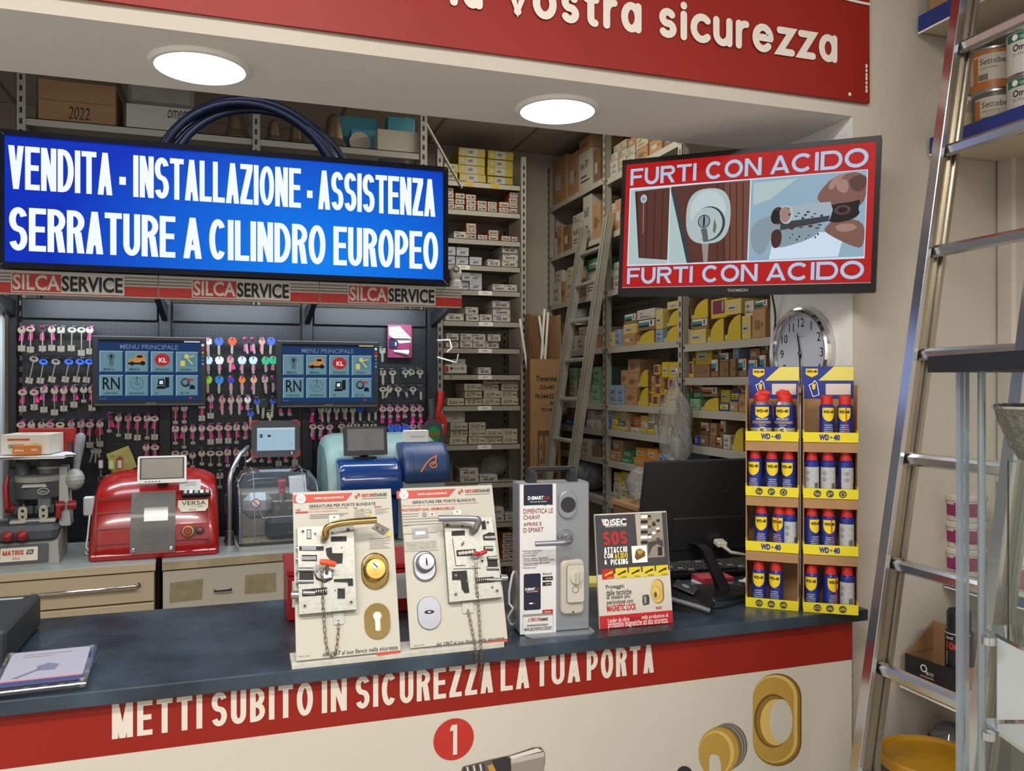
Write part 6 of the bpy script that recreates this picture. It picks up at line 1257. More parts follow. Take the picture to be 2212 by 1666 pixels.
def can_meshes():
    r = .0182
    CD['body'] = MB().lathe([(.0005, 0), (r-.002, 0), (r, .002), (r, .100), (r-.0005, .101), (r-.003, .105), (r-.004, .107)], WBLUE, 24, mats=[STEEL, STEEL, WBLUE, WBLUE, WBLUE, WBLUE])
    CD['cap'] = MB().lathe([(r-.0035, .105), (r-.0035, .112), (r-.0042, .130), (r-.006, .1315), (.0005, .1315)], CANR, 22)
    b = MB(); w = .0158
    strips(b, lambda x: (-.016+.016*(x/w)**2*.9-(.0 if abs(x) > w*.9 else .003), .0205), -w, w, CANY, .0003, 12)
    b.text('WD-40', -.0130, .004, .0130, .0135, INK, z=.0007, bold=.05)
    for k in range(4): b.text(['MULTIFUNZIONE', 'LUBRIFICA', 'SBLOCCA PROTEGGE', 'ELIMINA CIGOLII'][k], -.012+.002*(k < 2), -.032-.0062*k, .012-.002*(k < 2), -.0290-.0062*k, WHITEP, z=.0005)
    CD['front_label'] = wrap(b, r, .0755)
    b = MB(); strips(b, lambda x: (-.045, .026), -.026, .022, CANW, .0003, 16)
    b.rect(-.022, .012, .012, .0125, GREYP, z=.0006)
    for k in range(7): b.rect(.006+.0014*k, -.036, .0068+.0014*k, -.020, INK, z=.0006)
    b.rect(.004, -.018, .017, -.0155, mat('olive_print', '8c8a3c', .5), z=.0006)
    for k in (0, 1):
        for p_ in ribbon([(-.018, .008-.018*k), (-.012, .014-.018*k), (-.006, .008-.018*k), (-.012, .002-.018*k)], .0009, True): b.flat(p_, REDP if False else INK, z=.0007)
        b.rect(-.0126, .005-.018*k, -.0114, .011-.018*k, INK, z=.0007)
    CD['back_label'] = wrap(b, r, .060)
    CD['straw'] = MB().cyl((.006, -r-.0018, .012), (.004, -r-.0016, .104), .0012, mat('red_straw', 'c02030', .35), n=6)
    r2 = .0275
    CD['sbody'] = MB().lathe([(.0005, 0), (r2-.002, 0), (r2, .002), (r2, .03), (r2, .088), (r2-.001, .09), (r2-.006, .098), (r2-.010, .1)], WBLUE, 28, mats=[STEEL, STEEL, mat('can_khaki', '9c9468', .4), WBLUE, WBLUE, STEEL, STEEL])
    b = MB().lathe([(r2-.0085, .096), (r2-.008, .108), (r2-.0085, .114), (.012, .123), (.0005, .126)], CANR, 22); b.tube([(-.006, -.002, .116), (.010, -.002, .121), (.022, -.002, .118)], [.012, .0105, .0055], CANR, 12); CD['scap'] = b
    b = MB(); w = .018; strips(b, lambda x: (-.004+.009*(x/w)**2-.004, .0205), -w, w, CANY, .0003, 12); b.text('WD-40', -.0155, .006, .0155, .0145, INK, z=.0007, bold=.05)
    b.text('SPECIALIST', -.016, -.0135, .016, -.0085, WHITEP, z=.0006); strips(b, lambda x: (-.0225, -.0165), -.027, .027, mat('can_gold_band', 'a8946a', .4), .0003, 14); b.text('LUBRIFICANTE SERRATURE', -.026, -.0215, .026, -.0175, INK, z=.0006); b.text('LUBRIFICANTE', -.009, -.0275, .009, -.0255, WHITEP, z=.0006)
    strips(b, lambda x: (-.064, -.048), -.03, .03, mat('can_khaki', '9c9468'), .0002, 14); b.flat(circ(.0105, 22, 0, -.041), mat('can_cream_disc', 'c8c0a0', .5), z=.0008); b.text('S', -.006, -.046, .006, -.036, DGREY, z=.0012)
    b.rect(.012, -.063, .018, -.058, mat('green_print', '2a8050'), z=.0008)
    CD['slabel'] = wrap(b, r2, .064)
    for k in list(CD):
        if k[0] != 's' or k == 'straw':
            for p in CD[k].v: p.z *= .87
        o = CD[k].build(k); me = o.data; bpy.data.objects.remove(o); CD[k] = me
can_meshes()
def can(Mw, kind, turn, label, grp):
    t = thing('spray_can', label, 'spray can', M=Mw @ R(turn), group=grp)
    if kind == 's': ps = (('body', 'sbody'), ('spray_head', 'scap'), ('label', 'slabel'))
    else: ps = [('body', 'body'), ('cap', 'cap'), ('label', 'front_label')] + ([('back_label', 'back_label')] if kind == 'b' else []) + ([('straw', 'straw')] if 'w' in kind else [])
    for n, k in ps:
        o = link(n, CD[k], t)
        if n == 'spray_head' and turn < 0: o.rotation_euler = (0, 0, math.pi)
        if kind == 'b' and n == 'label': o.rotation_euler = (0, 0, math.pi)
def display(a, ang, side, cans):
    Wd = .131; D = .084; Mw = T(a[0], a[1], 1.0005) @ R(ang); zs = [0, .148, .2915, .435]
    t = thing('can_display', 'tall cardboard can display with yellow trays, %s of the pair' % side, 'display stand', M=Mw)
    b = MB().box((.001, D/2, .29), (.002, D, .58), CARD).box((Wd-.001, D/2, .29), (.002, D, .58), CARD).box((Wd/2, D-.001, .31), (Wd, .002, .62), CARD); b.build('carton', t)
    for k, z in enumerate(zs):
        tr = MB().box((Wd/2, D/2, z+.002), (Wd-.004, D-.004, .003), CARD).box((Wd/2, -.0005, z+.0125), (Wd, .003, .025), TUBW).box((.001, .02, z+.02), (.0035, .04, .022), TUBW).box((Wd-.001, .02, z+.02), (.0035, .04, .022), TUBW)
        if k: tr.box((Wd/2, .0, z-.0135), (Wd, .003, .024), CARD)
        Mf = frame((0, -.002, z+.0125), (1, 0, 0), (0, 0, 1))
        if k in (1, 3):
            xx = Wd*.29; tr.text('WD', xx, -.0075, xx+.024, .0075, TBL, Mf, .0006, bold=.06); tr.rect(xx+.027, -.002, xx+.031, .002, TBL, Mf, .0006); tr.text('40', xx+.034, -.0075, xx+.05, .0075, TBL, Mf, .0006, bold=.06)
        else:
            for q in range(3):
                cx_ = Wd*(.26+.23*q); tr.flat(circ(.0092, 22, cx_, 0), DGREY, Mf, .0006); kk = 3*(k == 2)+q; K = lambda pts: tr.flat([(cx_+x_, y_) for x_, y_ in pts], TUBW, Mf, .0010)
                if kk == 0: [K(p_) for p_ in ribbon([(-.006, -.002), (-.006, .0005), (-.003, .003), (.003, .003), (.006, .0), (.006, -.002)], .0012, True)]
                elif kk == 1: [K(p_) for c_ in (-.0035, .0035) for p_ in ribbon(arc(c_, -.001, .0025, .0025, 0, 360, 10)[:-1], .0009, True)] + [K(p_) for p_ in ribbon([(-.0035, -.001), (-.001, .003), (.0035, -.001)], .0009)]
                elif kk == 2: [K(p_) for p_ in ribbon([(-.0065, -.002), (-.0065, .001), (.0065, .001), (.0065, -.002)], .0011, True)] + [K([(-.001, .001), (.004, .001), (.003, .004), (0, .004)])]
                elif kk == 3: [K(p_) for c_ in (-.002, .004) for p_ in ribbon(arc(c_, -.0015, .0024, .0024, 0, 360, 10)[:-1], .0009, True)] + [K([(-.007, .004), (-.006, .005), (-.002, 0), (-.003, -.001)])]
                elif kk == 4: [K(p_) for p_ in ribbon([(-.005, .003), (.002, .003), (.006, .001), (.002, -.001), (-.005, -.001)], .0011, True)] + [K([(-.005, -.005), (-.002, -.005), (-.002, -.001), (-.005, -.001)])]
                else: [K(p_) for p_ in ribbon([(-.006, .0), (0, .0055), (.006, .0)], .0012)] + [K(p_) for p_ in ribbon([(-.004, .001), (-.004, -.005), (.004, -.005), (.004, .001)], .0011)]
        tr.build('tray', t)
    b = MB(frame((0, D-.0025, .545), (1, 0, 0), (0, 0, 1))); H_ = .085
    b.rect(.001, 0, Wd-.001, H_, TBL, z=.0005); b.flat([(Wd*.33, H_*.56), (Wd-.001, H_*.56), (Wd-.001, H_-.001), (Wd*.62, H_-.001)], mat('pale_yellow_print', 'd6c860', .5), z=.0010)
    b.flat([(.012, H_*.93), (.042, H_*.93), (.042, H_*.75), (.027, H_*.66), (.012, H_*.75)], CANY, z=.0012); b.text('WD-40', .014, H_*.80, .040, H_*.89, INK, z=.0016, bold=.05)
    b.rect(Wd*.47, H_*.12, Wd*.94, H_*.46, mat('pale_pink_blank', 'cfbfb6', .6), z=.0012)
    for p_ in ribbon([(.030, H_*.48), (.020, H_*.42), (.030, H_*.06), (.045, H_*.12), (.040, H_*.48), (.034, H_*.56)], .0018, True): b.flat(p_, WHITEP, z=.0014)
    b.flat([(.027, H_*.44), (.037, H_*.46), (.035, H_*.28), (.029, H_*.28)], CANY, z=.0014); b.build('header_panel', t)
    for z_i, fx, kind, turn, lab in cans:
        y_ = .0245 if kind != 's' else .032
        can(Mw @ T(fx*Wd, y_, zs[z_i]+.004), kind, turn, lab, 'blue spray cans in the cardboard displays')
TI = ['bottom', 'second', 'third', 'top']
def cl(desc, tier, pos, side): return '%s, %s in the %s tray of the %s display' % (desc, pos, TI[tier], side)
F_, B_, S_ = 'blue can with red cap', 'red-capped can turned to its grey label', 'wide blue can with red spray nozzle'
W3 = ['first', 'middle', 'last']; W2 = ['first', 'last']
display((1.267, 1.855), -39, 'left', [(3, .285, 's', 8, cl(S_, 3, 'first', 'left')), (3, .735, 's', -12, cl(S_, 3, 'last', 'left'))] +
    [(2, x, 'f', r_, cl(F_, 2, W3[k], 'left')) for k, (x, r_) in enumerate(((.17, -14), (.49, 8), (.81, -16)))] + [(1, .29, 'f', 0, cl(F_, 1, 'first', 'left')), (1, .635, 'fw', -22, cl(F_, 1, 'middle', 'left')), (1, .83, 'b', 20, cl(B_, 1, 'last', 'left'))] + [(0, .24, 'f', 0, cl(F_, 0, 'first', 'left')), (0, .57, 'f', -14, cl(F_, 0, 'last', 'left'))])
display((1.378, 1.766), -34, 'right', [(3, .45, 'f', 10, cl(F_, 3, 'first', 'right')), (3, .78, 'fw', -10, cl(F_, 3, 'last', 'right'))] + [(2, x, 'b', r_, cl(B_, 2, W3[k], 'right')) for k, (x, r_) in enumerate(((.17, 0), (.47, 5), (.80, 40)))] +
    [(1, .17, 'f', 30, cl(F_, 1, 'first', 'right')), (1, .48, 'fw', 4, cl(F_, 1, 'middle', 'right')), (1, .82, 'b', -10, cl(B_, 1, 'last', 'right'))] + [(0, .17, 'f', -12, cl(F_, 0, 'first', 'right')), (0, .52, 'fw', 22, cl(F_, 0, 'middle', 'right')), (0, .83, 'b', -15, cl(B_, 0, 'last', 'right'))])
# ---------------------------------------------------------------- television on an arm at the opening's right end
L0 = Vector((1.07, 2.195, 1.58)); R0 = Vector((1.548, 1.690, 1.58)); xt = (R0-L0).normalized(); WT = (R0-L0).length; nT = Vector((xt.y, -xt.x, 0))
cz = 2.029; roll = math.radians(-2.1); ctr = (L0+R0)/2; ctr.z = cz
xr = xt*math.cos(roll)+Vector((0, 0, 1))*math.sin(roll); yr = -xt*math.sin(roll)+Vector((0, 0, 1))*math.cos(roll)
Mw = frame(ctr, xr, yr); HT = .398; W2, H2 = WT/2, HT/2
TVB = mat('television_black', '101012', .3, spec=.2)
tv = thing('television', 'black framed television showing red warning slide about acid break-ins, hung on an arm', 'television', M=Mw)
b = MB().box((0, 0, -.016), (WT, HT, .03), TVB, r=.004).box((0, -.02, -.038), (WT*.7, HT*.6, .03), TVB, r=.01)
b.ring([(-W2, -H2), (W2, -H2), (W2, H2), (-W2, H2)], [(-W2+.012, -H2+.024), (W2-.012, -H2+.024), (W2-.012, H2-.014), (-W2+.012, H2-.014)], .004, TVB, z0=-.002)
b.rect(-W2+.012, -H2+.0235, W2-.012, -H2+.0255, mat('bezel_glint', '8c8c90', .3, .8), z=.0026); b.text('THOMSON', -.028, -H2+.007, .028, -H2+.015, GREYP, z=.0024, bold=.02); b.box((0, -H2-.001, -.004), (.03, .004, .012), TVB)
b.build('bezel', tv)
inv = Mw.inverted(); pa = inv @ Vector((XJ-.018, 1.97, cz+.02)); a = MB().tube([(0, 0, -.05), (pa.x*.5, 0, (pa.z-.05)*.6), tuple(pa)], .013, BLACK, 8); a.box((0, 0, -.055), (.14, .14, .012), BLACK); a.M = inv; a.box((XJ-.009, 1.97, cz+.02), (.014, .14, .14), BLACK); a.build('wall_arm', tv)
x0, x1, y0, y1 = -W2+.012, W2-.012, -H2+.026, H2-.014; SW, SH = x1-x0, y1-y0
TR = glow('slide_red', 'bd1410', .82); TB = glow('slide_pale_blue', 'b4cfea', .86); TBW = glow('slide_white', 'cfe2f4', .9)
s = MB(); s.rect(x0, y0, x1, y1, TR, z=.001)
F_x = lambda u: x0+SW*u; F_y = lambda v: y1-SH*v
for v0, v1 in ((.04, .175), (.845, .975)):
    for w, u0, u1 in (('FURTI', .022, .312), ('CON', .352, .578), ('ACIDO', .612, .975)): block(s, w, F_x(u0), F_y(v1), F_x(u1), F_y(v0), TB, z=.002, t=.19, hf=.85, gap=.10)
s.rect(F_x(.02), F_y(.83), F_x(.975), F_y(.195), TBW, z=.0014)
def q4(pts, m, z):
    if m in SOFT:
        for _ in range(2): pts = [q for (a, c), (d, e) in zip(pts, pts[1:]+pts[:1]) for q in ((.75*a+.25*d, .75*c+.25*e), (.25*a+.75*d, .25*c+.75*e))]
    s.flat([(F_x(u), F_y(v)) for u, v in pts], m, z=z)
DR = glow('slide_door', '6a3a30', .62); DR2 = glow('slide_door_dark', '4e2a24', .6); DRL = glow('slide_door_light', '84503e', .62); WLL = glow('slide_wall', 'bcd4d2', .78); STW = glow('slide_steel', 'b9cbcc', .8); STD = glow('slide_shadow', '3c4a50', .6); BLS = glow('slide_bg_blue', '98b8cc', .8); SKN = glow('slide_skin', '8c6258', .72); SKL = glow('slide_skin_light', 'b08a80', .76); RUS = glow('slide_rust', '5c3028', .55); CYL = glow('slide_cylinder', '93a6b2', .75); BLK = glow('slide_black', '1c1a1c', .5); SKD = glow('slide_skin_dark', '6a463e', .65)
SOFT = (SKN, SKL, SKD, BLK, RUS, CYL)
# left picture: tall door
q4([(.025, .21), (.20, .21), (.20, .81), (.025, .82)], WLL, .0018); q4([(.045, .225), (.20, .215), (.20, .80), (.072, .77)], DR, .0020)
for k in range(7): q4([(.082+.017*k, .24), (.088+.017*k, .24), (.09+.017*k, .78), (.084+.017*k, .78)], DR2 if k % 2 else DR, .0021)
q4([(.045, .225), (.056, .225), (.080, .775), (.072, .775)], DR2, .0022); q4([(.07, .765), (.20, .79), (.20, .82), (.06, .82)], STW, .0023)
s.flat(circ(.010, 16, F_x(.086), F_y(.29), .0125), STW, z=.0024); s.flat(circ(.0055, 12, F_x(.086), F_y(.292)), CYL, z=.0026); s.flat([(F_x(.084), F_y(.31)), (F_x(.088), F_y(.31)), (F_x(.089), F_y(.56)), (F_x(.086), F_y(.58))], SKL, z=.0024)
# middle picture: escutcheon on a door
q4([(.205, .21), (.535, .205), (.535, .815), (.205, .82)], DR, .0018); q4([(.205, .24), (.30, .82), (.205, .82)], WLL, .0020); q4([(.205, .24), (.222, .24), (.305, .82), (.285, .82)], STD, .0021)
q4([(.43, .21), (.535, .205), (.535, .815), (.45, .815)], DRL, .0019); 
for k in range(5): q4([(.40+.026*k, .22), (.405+.026*k, .22), (.415+.026*k, .81), (.41+.026*k, .81)], DR2, .00195)
def ov(u, v, ru, rv, m, z, n=28): s.flat([(F_x(u)+SW*ru*math.cos(6.2832*i/n), F_y(v)+SH*rv*math.sin(6.2832*i/n)) for i in range(n)], m, z=z)
q4([(.345, .67), (.375, .66), (.372, .815), (.355, .815)], glow('slide_streak', 'a8a098', .7), .0022)
s.flat([(F_x(.368)+SW*x, F_y(.46)+SH*y) for x, y in [(math.copysign(abs(math.cos(a))**.75, math.cos(a))*.093, math.copysign(abs(math.sin(a))**.75, math.sin(a))*.215) for a in [6.2832*i/32 for i in range(32)]]], STW, z=.0024)
ov(.366, .42, .074, .16, glow('slide_steel_light', 'c6d6d8', .84), .0025); ov(.372, .52, .068, .135, STD, .0026); ov(.365, .52, .064, .128, STW, .0027); ov(.352, .50, .026, .052, STD, .0028); ov(.352, .50, .022, .045, CYL, .0029); q4([(.348, .455), (.356, .455), (.356, .545), (.348, .545)], BLK, .0030)
q4([(.340, .555), (.365, .555), (.374, .66), (.352, .66)], glow('slide_wet', '6e7670', .6), .0029); q4([(.395, .48), (.405, .54), (.40, .60), (.39, .58)], glow('slide_green', '76806a', .65), .0029)
# right picture: fingers holding a corroded cylinder
q4([(.54, .205), (.972, .20), (.972, .815), (.54, .82)], BLS, .0018); q4([(.55, .23), (.72, .22), (.62, .36), (.55, .40)], WLL, .0019); q4([(.64, .60), (.90, .64), (.88, .81), (.62, .815)], TBW, .0019); q4([(.54, .54), (.64, .47), (.645, .52), (.60, .80), (.55, .74)], CYL, .00195)
q4([(.79, .38), (.815, .30), (.86, .22), (.972, .20), (.972, .47), (.87, .44), (.82, .43)], SKN, .0021); q4([(.86, .27), (.89, .245), (.91, .28), (.905, .36), (.87, .34)], SKL, .0022); q4([(.83, .30), (.86, .22), (.90, .21), (.87, .27), (.85, .33)], SKL, .00215); q4([(.90, .25), (.972, .22), (.972, .33), (.93, .36)], SKD, .00222)
q4([(.825, .60), (.86, .54), (.972, .55), (.972, .76), (.93, .74), (.87, .68), (.83, .63)], SKN, .0022); q4([(.86, .58), (.93, .57), (.95, .62), (.88, .64)], SKL, .0023)
q4([(.835, .43), (.93, .42), (.955, .40), (.945, .48), (.955, .50), (.93, .55), (.85, .57), (.83, .52)], BLK, .0024); ov(.89, .475, .03, .035, SKD, .0025); ov(.89, .475, .018, .02, BLK, .0026)
q4([(.645, .52), (.80, .50), (.815, .58), (.80, .66), (.66, .74), (.625, .70), (.625, .60)], CYL, .0026); q4([(.66, .42), (.845, .41), (.855, .47), (.845, .54), (.67, .57), (.64, .50)], glow('slide_cylinder_light', 'a9bcc8', .8), .0027); q4([(.66, .54), (.845, .51), (.84, .55), (.66, .60)], STD, .0028)
ov(.650, .49, .026, .065, RUS, .0029); ov(.682, .485, .026, .07, STW, .0030); ov(.678, .485, .02, .058, SKL, .0031); ov(.64, .50, .018, .05, BLK, .0032); q4([(.625, .60), (.665, .585), (.668, .70), (.645, .74), (.627, .71)], RUS, .0029)
for k in range(26): ov(.69+.13*((k*41) % 97)/97, .44+.24*((k*29) % 89)/89, .003+.003*(k % 3), .005+.004*(k % 2), [BLK, STD, RUS][k % 3], .0033+.00001*k, 8)
s.build('screen', tv)
cord([(1.50, 2.10, 1.95), (1.552, 2.12, 1.80), (1.548, 2.13, 1.70), (1.552, 2.15, 1.62)], .003, BLACK, 'thin black cable hanging from the television down the white pillar')

# ---------------------------------------------------------------- wall clock on the pillar's side
p = atX(1739, 763, XJ); RCk = .130
Mw = frame((XJ-.001, p.y, p.z), (0, -1, 0), (0, 0, 1)); ck = thing('wall_clock', 'round chrome wall clock with white face hanging on the pillar', 'clock', M=Mw)
MB().lathe([(RCk, 0), (RCk+.003, .012), (RCk, .026), (RCk-.006, .031), (RCk-.014, .027), (RCk-.018, .014)], CHROME, 56).build('rim', ck)
b = MB().lathe([(.0005, .012), (RCk-.016, .012)], mat('clock_face', 'c2c6d0', .4), 48, smooth=False)
for k in range(12):
    a = math.radians(90-30*(k+1)); s_ = str(k+1); h_ = .0125; w = .010*len(s_) if k+1 not in (1,) else .005; r = .088; cx, cy = r*math.cos(a), r*math.sin(a); g_ = glyphs(s_); w = (g_[3]-g_[2])/(g_[5]-g_[4])*h_; b.text(s_, cx-w, cy-h_, cx+w, cy+h_, INK, z=.0128)
for k in range(60):
    a = math.radians(6*k); l = .006 if k % 5 else .009; c_, s_ = math.cos(a), math.sin(a); r1 = RCk-.02
    b.flat([(r1*c_-s_*.0005, r1*s_+c_*.0005), (r1*c_+s_*.0005, r1*s_-c_*.0005), ((r1-l)*c_+s_*.0005, (r1-l)*s_-c_*.0005), ((r1-l)*c_-s_*.0005, (r1-l)*s_+c_*.0005)], GREYP, z=.0128)
b.text('Quartz', -.012, .045, .012, .050, GREYP, z=.0128); b.build('face', ck)
def hand(name, ang, L, w, z): 
    a = math.radians(ang); d = Vector((math.cos(a), math.sin(a))); n_ = Vector((-d.y, d.x)); P = [tuple(d*-.015+n_*w), tuple(d*-.015-n_*w), tuple(d*L*.8-n_*w*.8), tuple(d*L), tuple(d*L*.8+n_*w*.8)]
    MB().prism(P, .0008, INK, z0=z).build(name, ck)
hand('hour_hand', 103, .062, .003, .016); hand('minute_hand', -87, .088, .0026, .018); MB().cyl((0, 0, .012), (0, 0, .021), .005, STEEL, n=14).build('hub', ck)
MB().lathe([(.0005, .025), (RCk-.014, .025)], clear('clock_glass', (.98, .98, .98), .12), 40, smooth=False).build('glass', ck)

# ---------------------------------------------------------------- long aluminium ladder against the side shelves
ALM = mat('ladder_aluminium', 'b0a898', .28, .9, var=.08, vscale=5); ALB = mat('ladder_bright_face', 'd4d6da', .2, 1.0)
def stile(mb, p0, p1, w, d, th=.003):
    """channel stile from p0 to p1: wide web facing along Y, narrow bright flanges on both edges"""
    p0 = Vector(p0); p1 = Vector(p1); ax = (p1-p0).normalized(); yv = Vector((0, 1, 0)); xv = yv.cross(ax).normalized()
    M = Matrix((xv, yv, ax)).transposed().to_4x4(); M.translation = p0; L = (p1-p0).length
    for cx, cy, sx, sy, m in ((0, 0, w, th, ALM), (-w/2, 0, th, d, ALB), (w/2, 0, th, d, ALB), (-w/2+.005, -d/2, .010, th, ALB), (w/2-.005, -d/2, .010, th, ALM), (w*.22, -th, .006, .006, ALM)):
        mb.box((cx, cy, L/2), (sx, sy, L), m, M=M)
lad = thing('ladder', 'long aluminium ladder leaning against the side shelves, beside the counter', 'ladder', (0, 0, 0))
def lx(z): return 1.378+.1667*(z-.6875)
YL0, YL1 = 1.55, 1.258
for Y in (YL0, YL1):
    b = MB(); stile(b, (lx(0), Y, 0.0), (lx(3.0), Y, 3.0), .058, .026); b.build('stile', lad)
rz = [1.58+(833-py)/1780*YL0/ray(px, 833).y for px, py in ((2100, 110), (2070, 330), (2036, 546), (2000, 766), (1966, 990), (1931, 1216), (1897, 1441))]
rz += [rz[-1]-.251, rz[-1]-.502, rz[0]+.251]
for z in rz:
    b = MB(T(lx(z), 0, z) @ R(-9, 'Y')); b.box((0, (YL0+YL1)/2, 0), (.026, YL0-YL1-.004, .028), ALB, r=.006); b.build('rung', lad)
for Y in (YL0, YL1): MB().box((lx(0.02), Y, .02), (.07, .06, .04), BLACK, r=.006).build('rubber_foot', lad)

# ---------------------------------------------------------------- side wall shelves with paint tins
WALLSH = mat('cream_shelf', 'bfb39c', .5); SBLUE = mat('blue_shelf_edge', '1c2f78', .45)
def wall_shelf(z, X, Y0, Y1, label, bracket=True, blue=.045, em=None):
    t = thing('wall_shelf', label, 'shelf', (0, 0, 0), 0, 'blue-edged shelves on the side wall')
    MB().box(((X+2.115)/2, (Y0+Y1)/2, z+.02), (2.115-X, Y1-Y0, .03), WALLSH, r=.002).build('board', t)
    MB().box((X+.001, (Y0+Y1)/2, z+.025), (.008, Y1-Y0, blue), em or SBLUE, r=.002).box((X, (Y0+Y1)/2, z+.001), (.004, Y1-Y0, .004), WHITEP).build('edge_strip', t)
    for yy in (Y1-.42, Y1-1.2):
        MB().prism([(2.115, z+.004), (X+.06, z+.004), (X+.06, z-.02), (X+.2, z-.06), (2.06, z-.17), (2.115, z-.20)], .02, WALLSH, frame((0, yy, 0), (1, 0, 0), (0, 0, 1))).build('bracket', t)
    return t
wall_shelf(2.545, 1.775, .3, 1.79, 'blue-edged shelf with cardboard box, highest on the side wall')
wall_shelf(2.215, 1.815, .3, 1.79, 'blue-edged shelf of paint tins behind the ladder top')
wall_shelf(1.02, 1.868, .3, 1.79, 'blue-edged low shelf with white and magenta tubs behind the ladder')
wall_shelf(.762, 1.712, .3, 1.79, 'lowest side shelf holding black carton of spray glue', blue=.03, em=WALLSH)
cbox('carton', T(1.93, 1.66, 2.581) @ R(-88), .22, .28, .24, CARD, 'brown cardboard box on the highest side shelf')
def tin(x, y, z, r, h, body, lid, label, pr=None, name='paint_tin', bands=None):
    t = thing(name, label, 'tin', (x, y, z)); prof = [(.0005, 0), (r-.002, 0), (r, .004), (r, h*.22), (r, h*.8), (r, h-.008), (r+.002, h-.006), (r+.002, h-.001), (r-.004, h), (r-.006, h-.004), (.0005, h-.004)]
    m2 = bands or [body]*2; MB().lathe(prof, body, 30, mats=[STEEL, STEEL, m2[0], body, m2[1], STEEL, STEEL, lid, lid, lid]).build('can', t)
    if pr: b = MB(); pr(b, r, h); wrap(b, r, h*.5).build('paper_label', t)
    return t
ORT = mat('tin_orange', 'b0672a', .4); CRT = mat('tin_cream', 'c0b7a4', .45); GRT = mat('tin_grey', '5a5450', .4); GNT = mat('tin_green', '2c6a58', .4); WHT = mat('tin_white', 'c9c6be', .4)
def turned(fn, ang):
    def g_(b, r, h):
        c = MB(T(r*ang, 0, 0)); fn(c, r, h); b.v += c.v; b.f += c.f; b.mi += [b.mats.index(m) if m in b.mats else (b.mats.append(m) or len(b.mats)-1) for m in [c.mats[i] for i in c.mi]]; b.sm += c.sm
    return g_
def lab_sette(b, r, h):
    strips(b, lambda x: (-h*.28, h*.34), -r*1.1, r*1.1, CRT, .0006, 14); strips(b, lambda x: (-h*.3, h*.3), -r*1.1, -r*.8, ORT, .001, 4)
    b.text('Settebello', -r*.7, h*.10, r*.8, h*.24, GRT, z=.0012, bold=.01); b.text('smalto brillante', -r*.7, h*.0, r*.1, h*.05, GREYP, z=.0012)
    for k in range(8): b.rect(-r*.75+k*.003, -h*.26, -r*.75+k*.003+.0016, -h*.12, INK, z=.0014)
def lab_omnia(b, r, h):
    strips(b, lambda x: (-h*.40, h*.24), -r*1.2, r*1.2, WHT, .0006, 14); strips(b, lambda x: (h*.24, h*.42), -r*1.2, r*1.2, GNT, .0006, 14); b.flat(circ(.008, 12, -r*.7, h*.33), WHITEP, z=.001); b.text('colore', -r*.45, h*.28, r*.1, h*.37, WHITEP, z=.001)
    b.text('Omnia', -r*.8, h*.02, r*.2, h*.17, INK, z=.001, bold=.02); b.text('brillante', -r*.8, -h*.08, r*.1, -h*.01, GREYP, z=.001)
    for k in range(4): b.rect(-r*.8, -h*.16-k*h*.06, r*(.1-.1*(k % 2)), -h*.14-k*h*.06, GREYP, z=.001)
zs_ = 2.251
def at_sh(px, X): d = ray(px, 833); return (X, X*d.y/d.x)
for k, (px, z, r, h, fn, bd, lb) in enumerate(((2150, 0, .055, .115, lab_sette, [ORT, GRT], 'grey and orange paint tin, lower of the stacked pair behind the ladder'), (2146, .116, .055, .115, lab_sette, [ORT, ORT], 'orange banded paint tin, upper of the stacked pair behind the ladder'))):
    x, y = at_sh(px, 1.945); tin(x, y, zs_+z, r, h, CRT if k else GRT, STEEL, lb, turned(fn, -.75), bands=bd)
x, y = at_sh(2225, 1.925)
for k in range(2): tin(x, y, zs_+.116*k, .052, .115, WHT, STEEL, 'white and green paint tin, %s of the pair at the right frame edge' % ['lower', 'upper'][k], turned(lab_omnia, -.85))
x, y = at_sh(2058, 1.90)
TUBC = clear('clear_tub', (.85, .85, .82), .3, .1, .35, (.6, .56, .5))
for k in range(2):
    t = thing('plastic_tub', 'translucent tub with lid, %s of two at the far end of the tin shelf' % ['lower', 'upper'][k], 'tub', (x+.02, y-.01, zs_+.125*k))
    MB().lathe([(.0005, .0), (.042, 0), (.044, .005), (.048, .10), (.048, .108)], TUBC, 24).build('body', t); MB().lathe([(.0005, .120), (.049, .120), (.051, .117), (.051, .108), (.047, .106)], mat('tub_lid', 'c4beb0', .5), 24).build('lid', t)
    strips_ = MB(); strips(strips_, lambda x_: (-.02, .02), -.04, .03, mat('tub_label', 'a89468', .5), .003, 10); wrap(strips_, .046, .055).build('label', t)
x, y = at_sh(2104, 1.99)
tin(x, y, zs_, .03, .09, WHT, WHITE, 'small white bottle standing between the tubs and the paint tins', None, 'bottle')
# white tubs with magenta labels
MAGT = mat('tub_magenta', '8e2a5c', .45); TUBWH = mat('tub_white', 'c8c2b8', .5)
def ptub(x, y, z, r, h, label, grp, sh=.1):
    t = thing('plaster_tub', label, 'tub', (x, y, z), 0, grp)
    MB().lathe([(.0005, 0), (r*.9, 0), (r*.92, .003), (r*.94, h*.2), (r*.97, h*.62), (r, h*.8), (r*.9, h*.8)], TUBWH, 28, mats=[TUBWH, TUBWH, TUBWH, MAGT if sh else TUBWH, TUBWH, TUBWH]).build('tub', t)
    MB().lathe([(r*1.0, h*.78), (r*1.06, h*.8), (r*1.06, h*.95), (r*1.0, h*.99), (.0005, h*.99)], TUBWH, 28).build('lid', t)
    b = MB(); strips(b, lambda x_: (-h*.10, h*.28), -r*.8, r*.8, MAGT, .0008, 12); b.text('STUCCO', -r*.75, -h*.28, -r*.1, -h*.16, DGREY, z=.0012); wrap(turned_m(b, r, -.6), r*.97, h*.42).build('label', t)
def turned_m(b, r, ang):
    for p_ in b.v: p_.x += r*ang
    return b
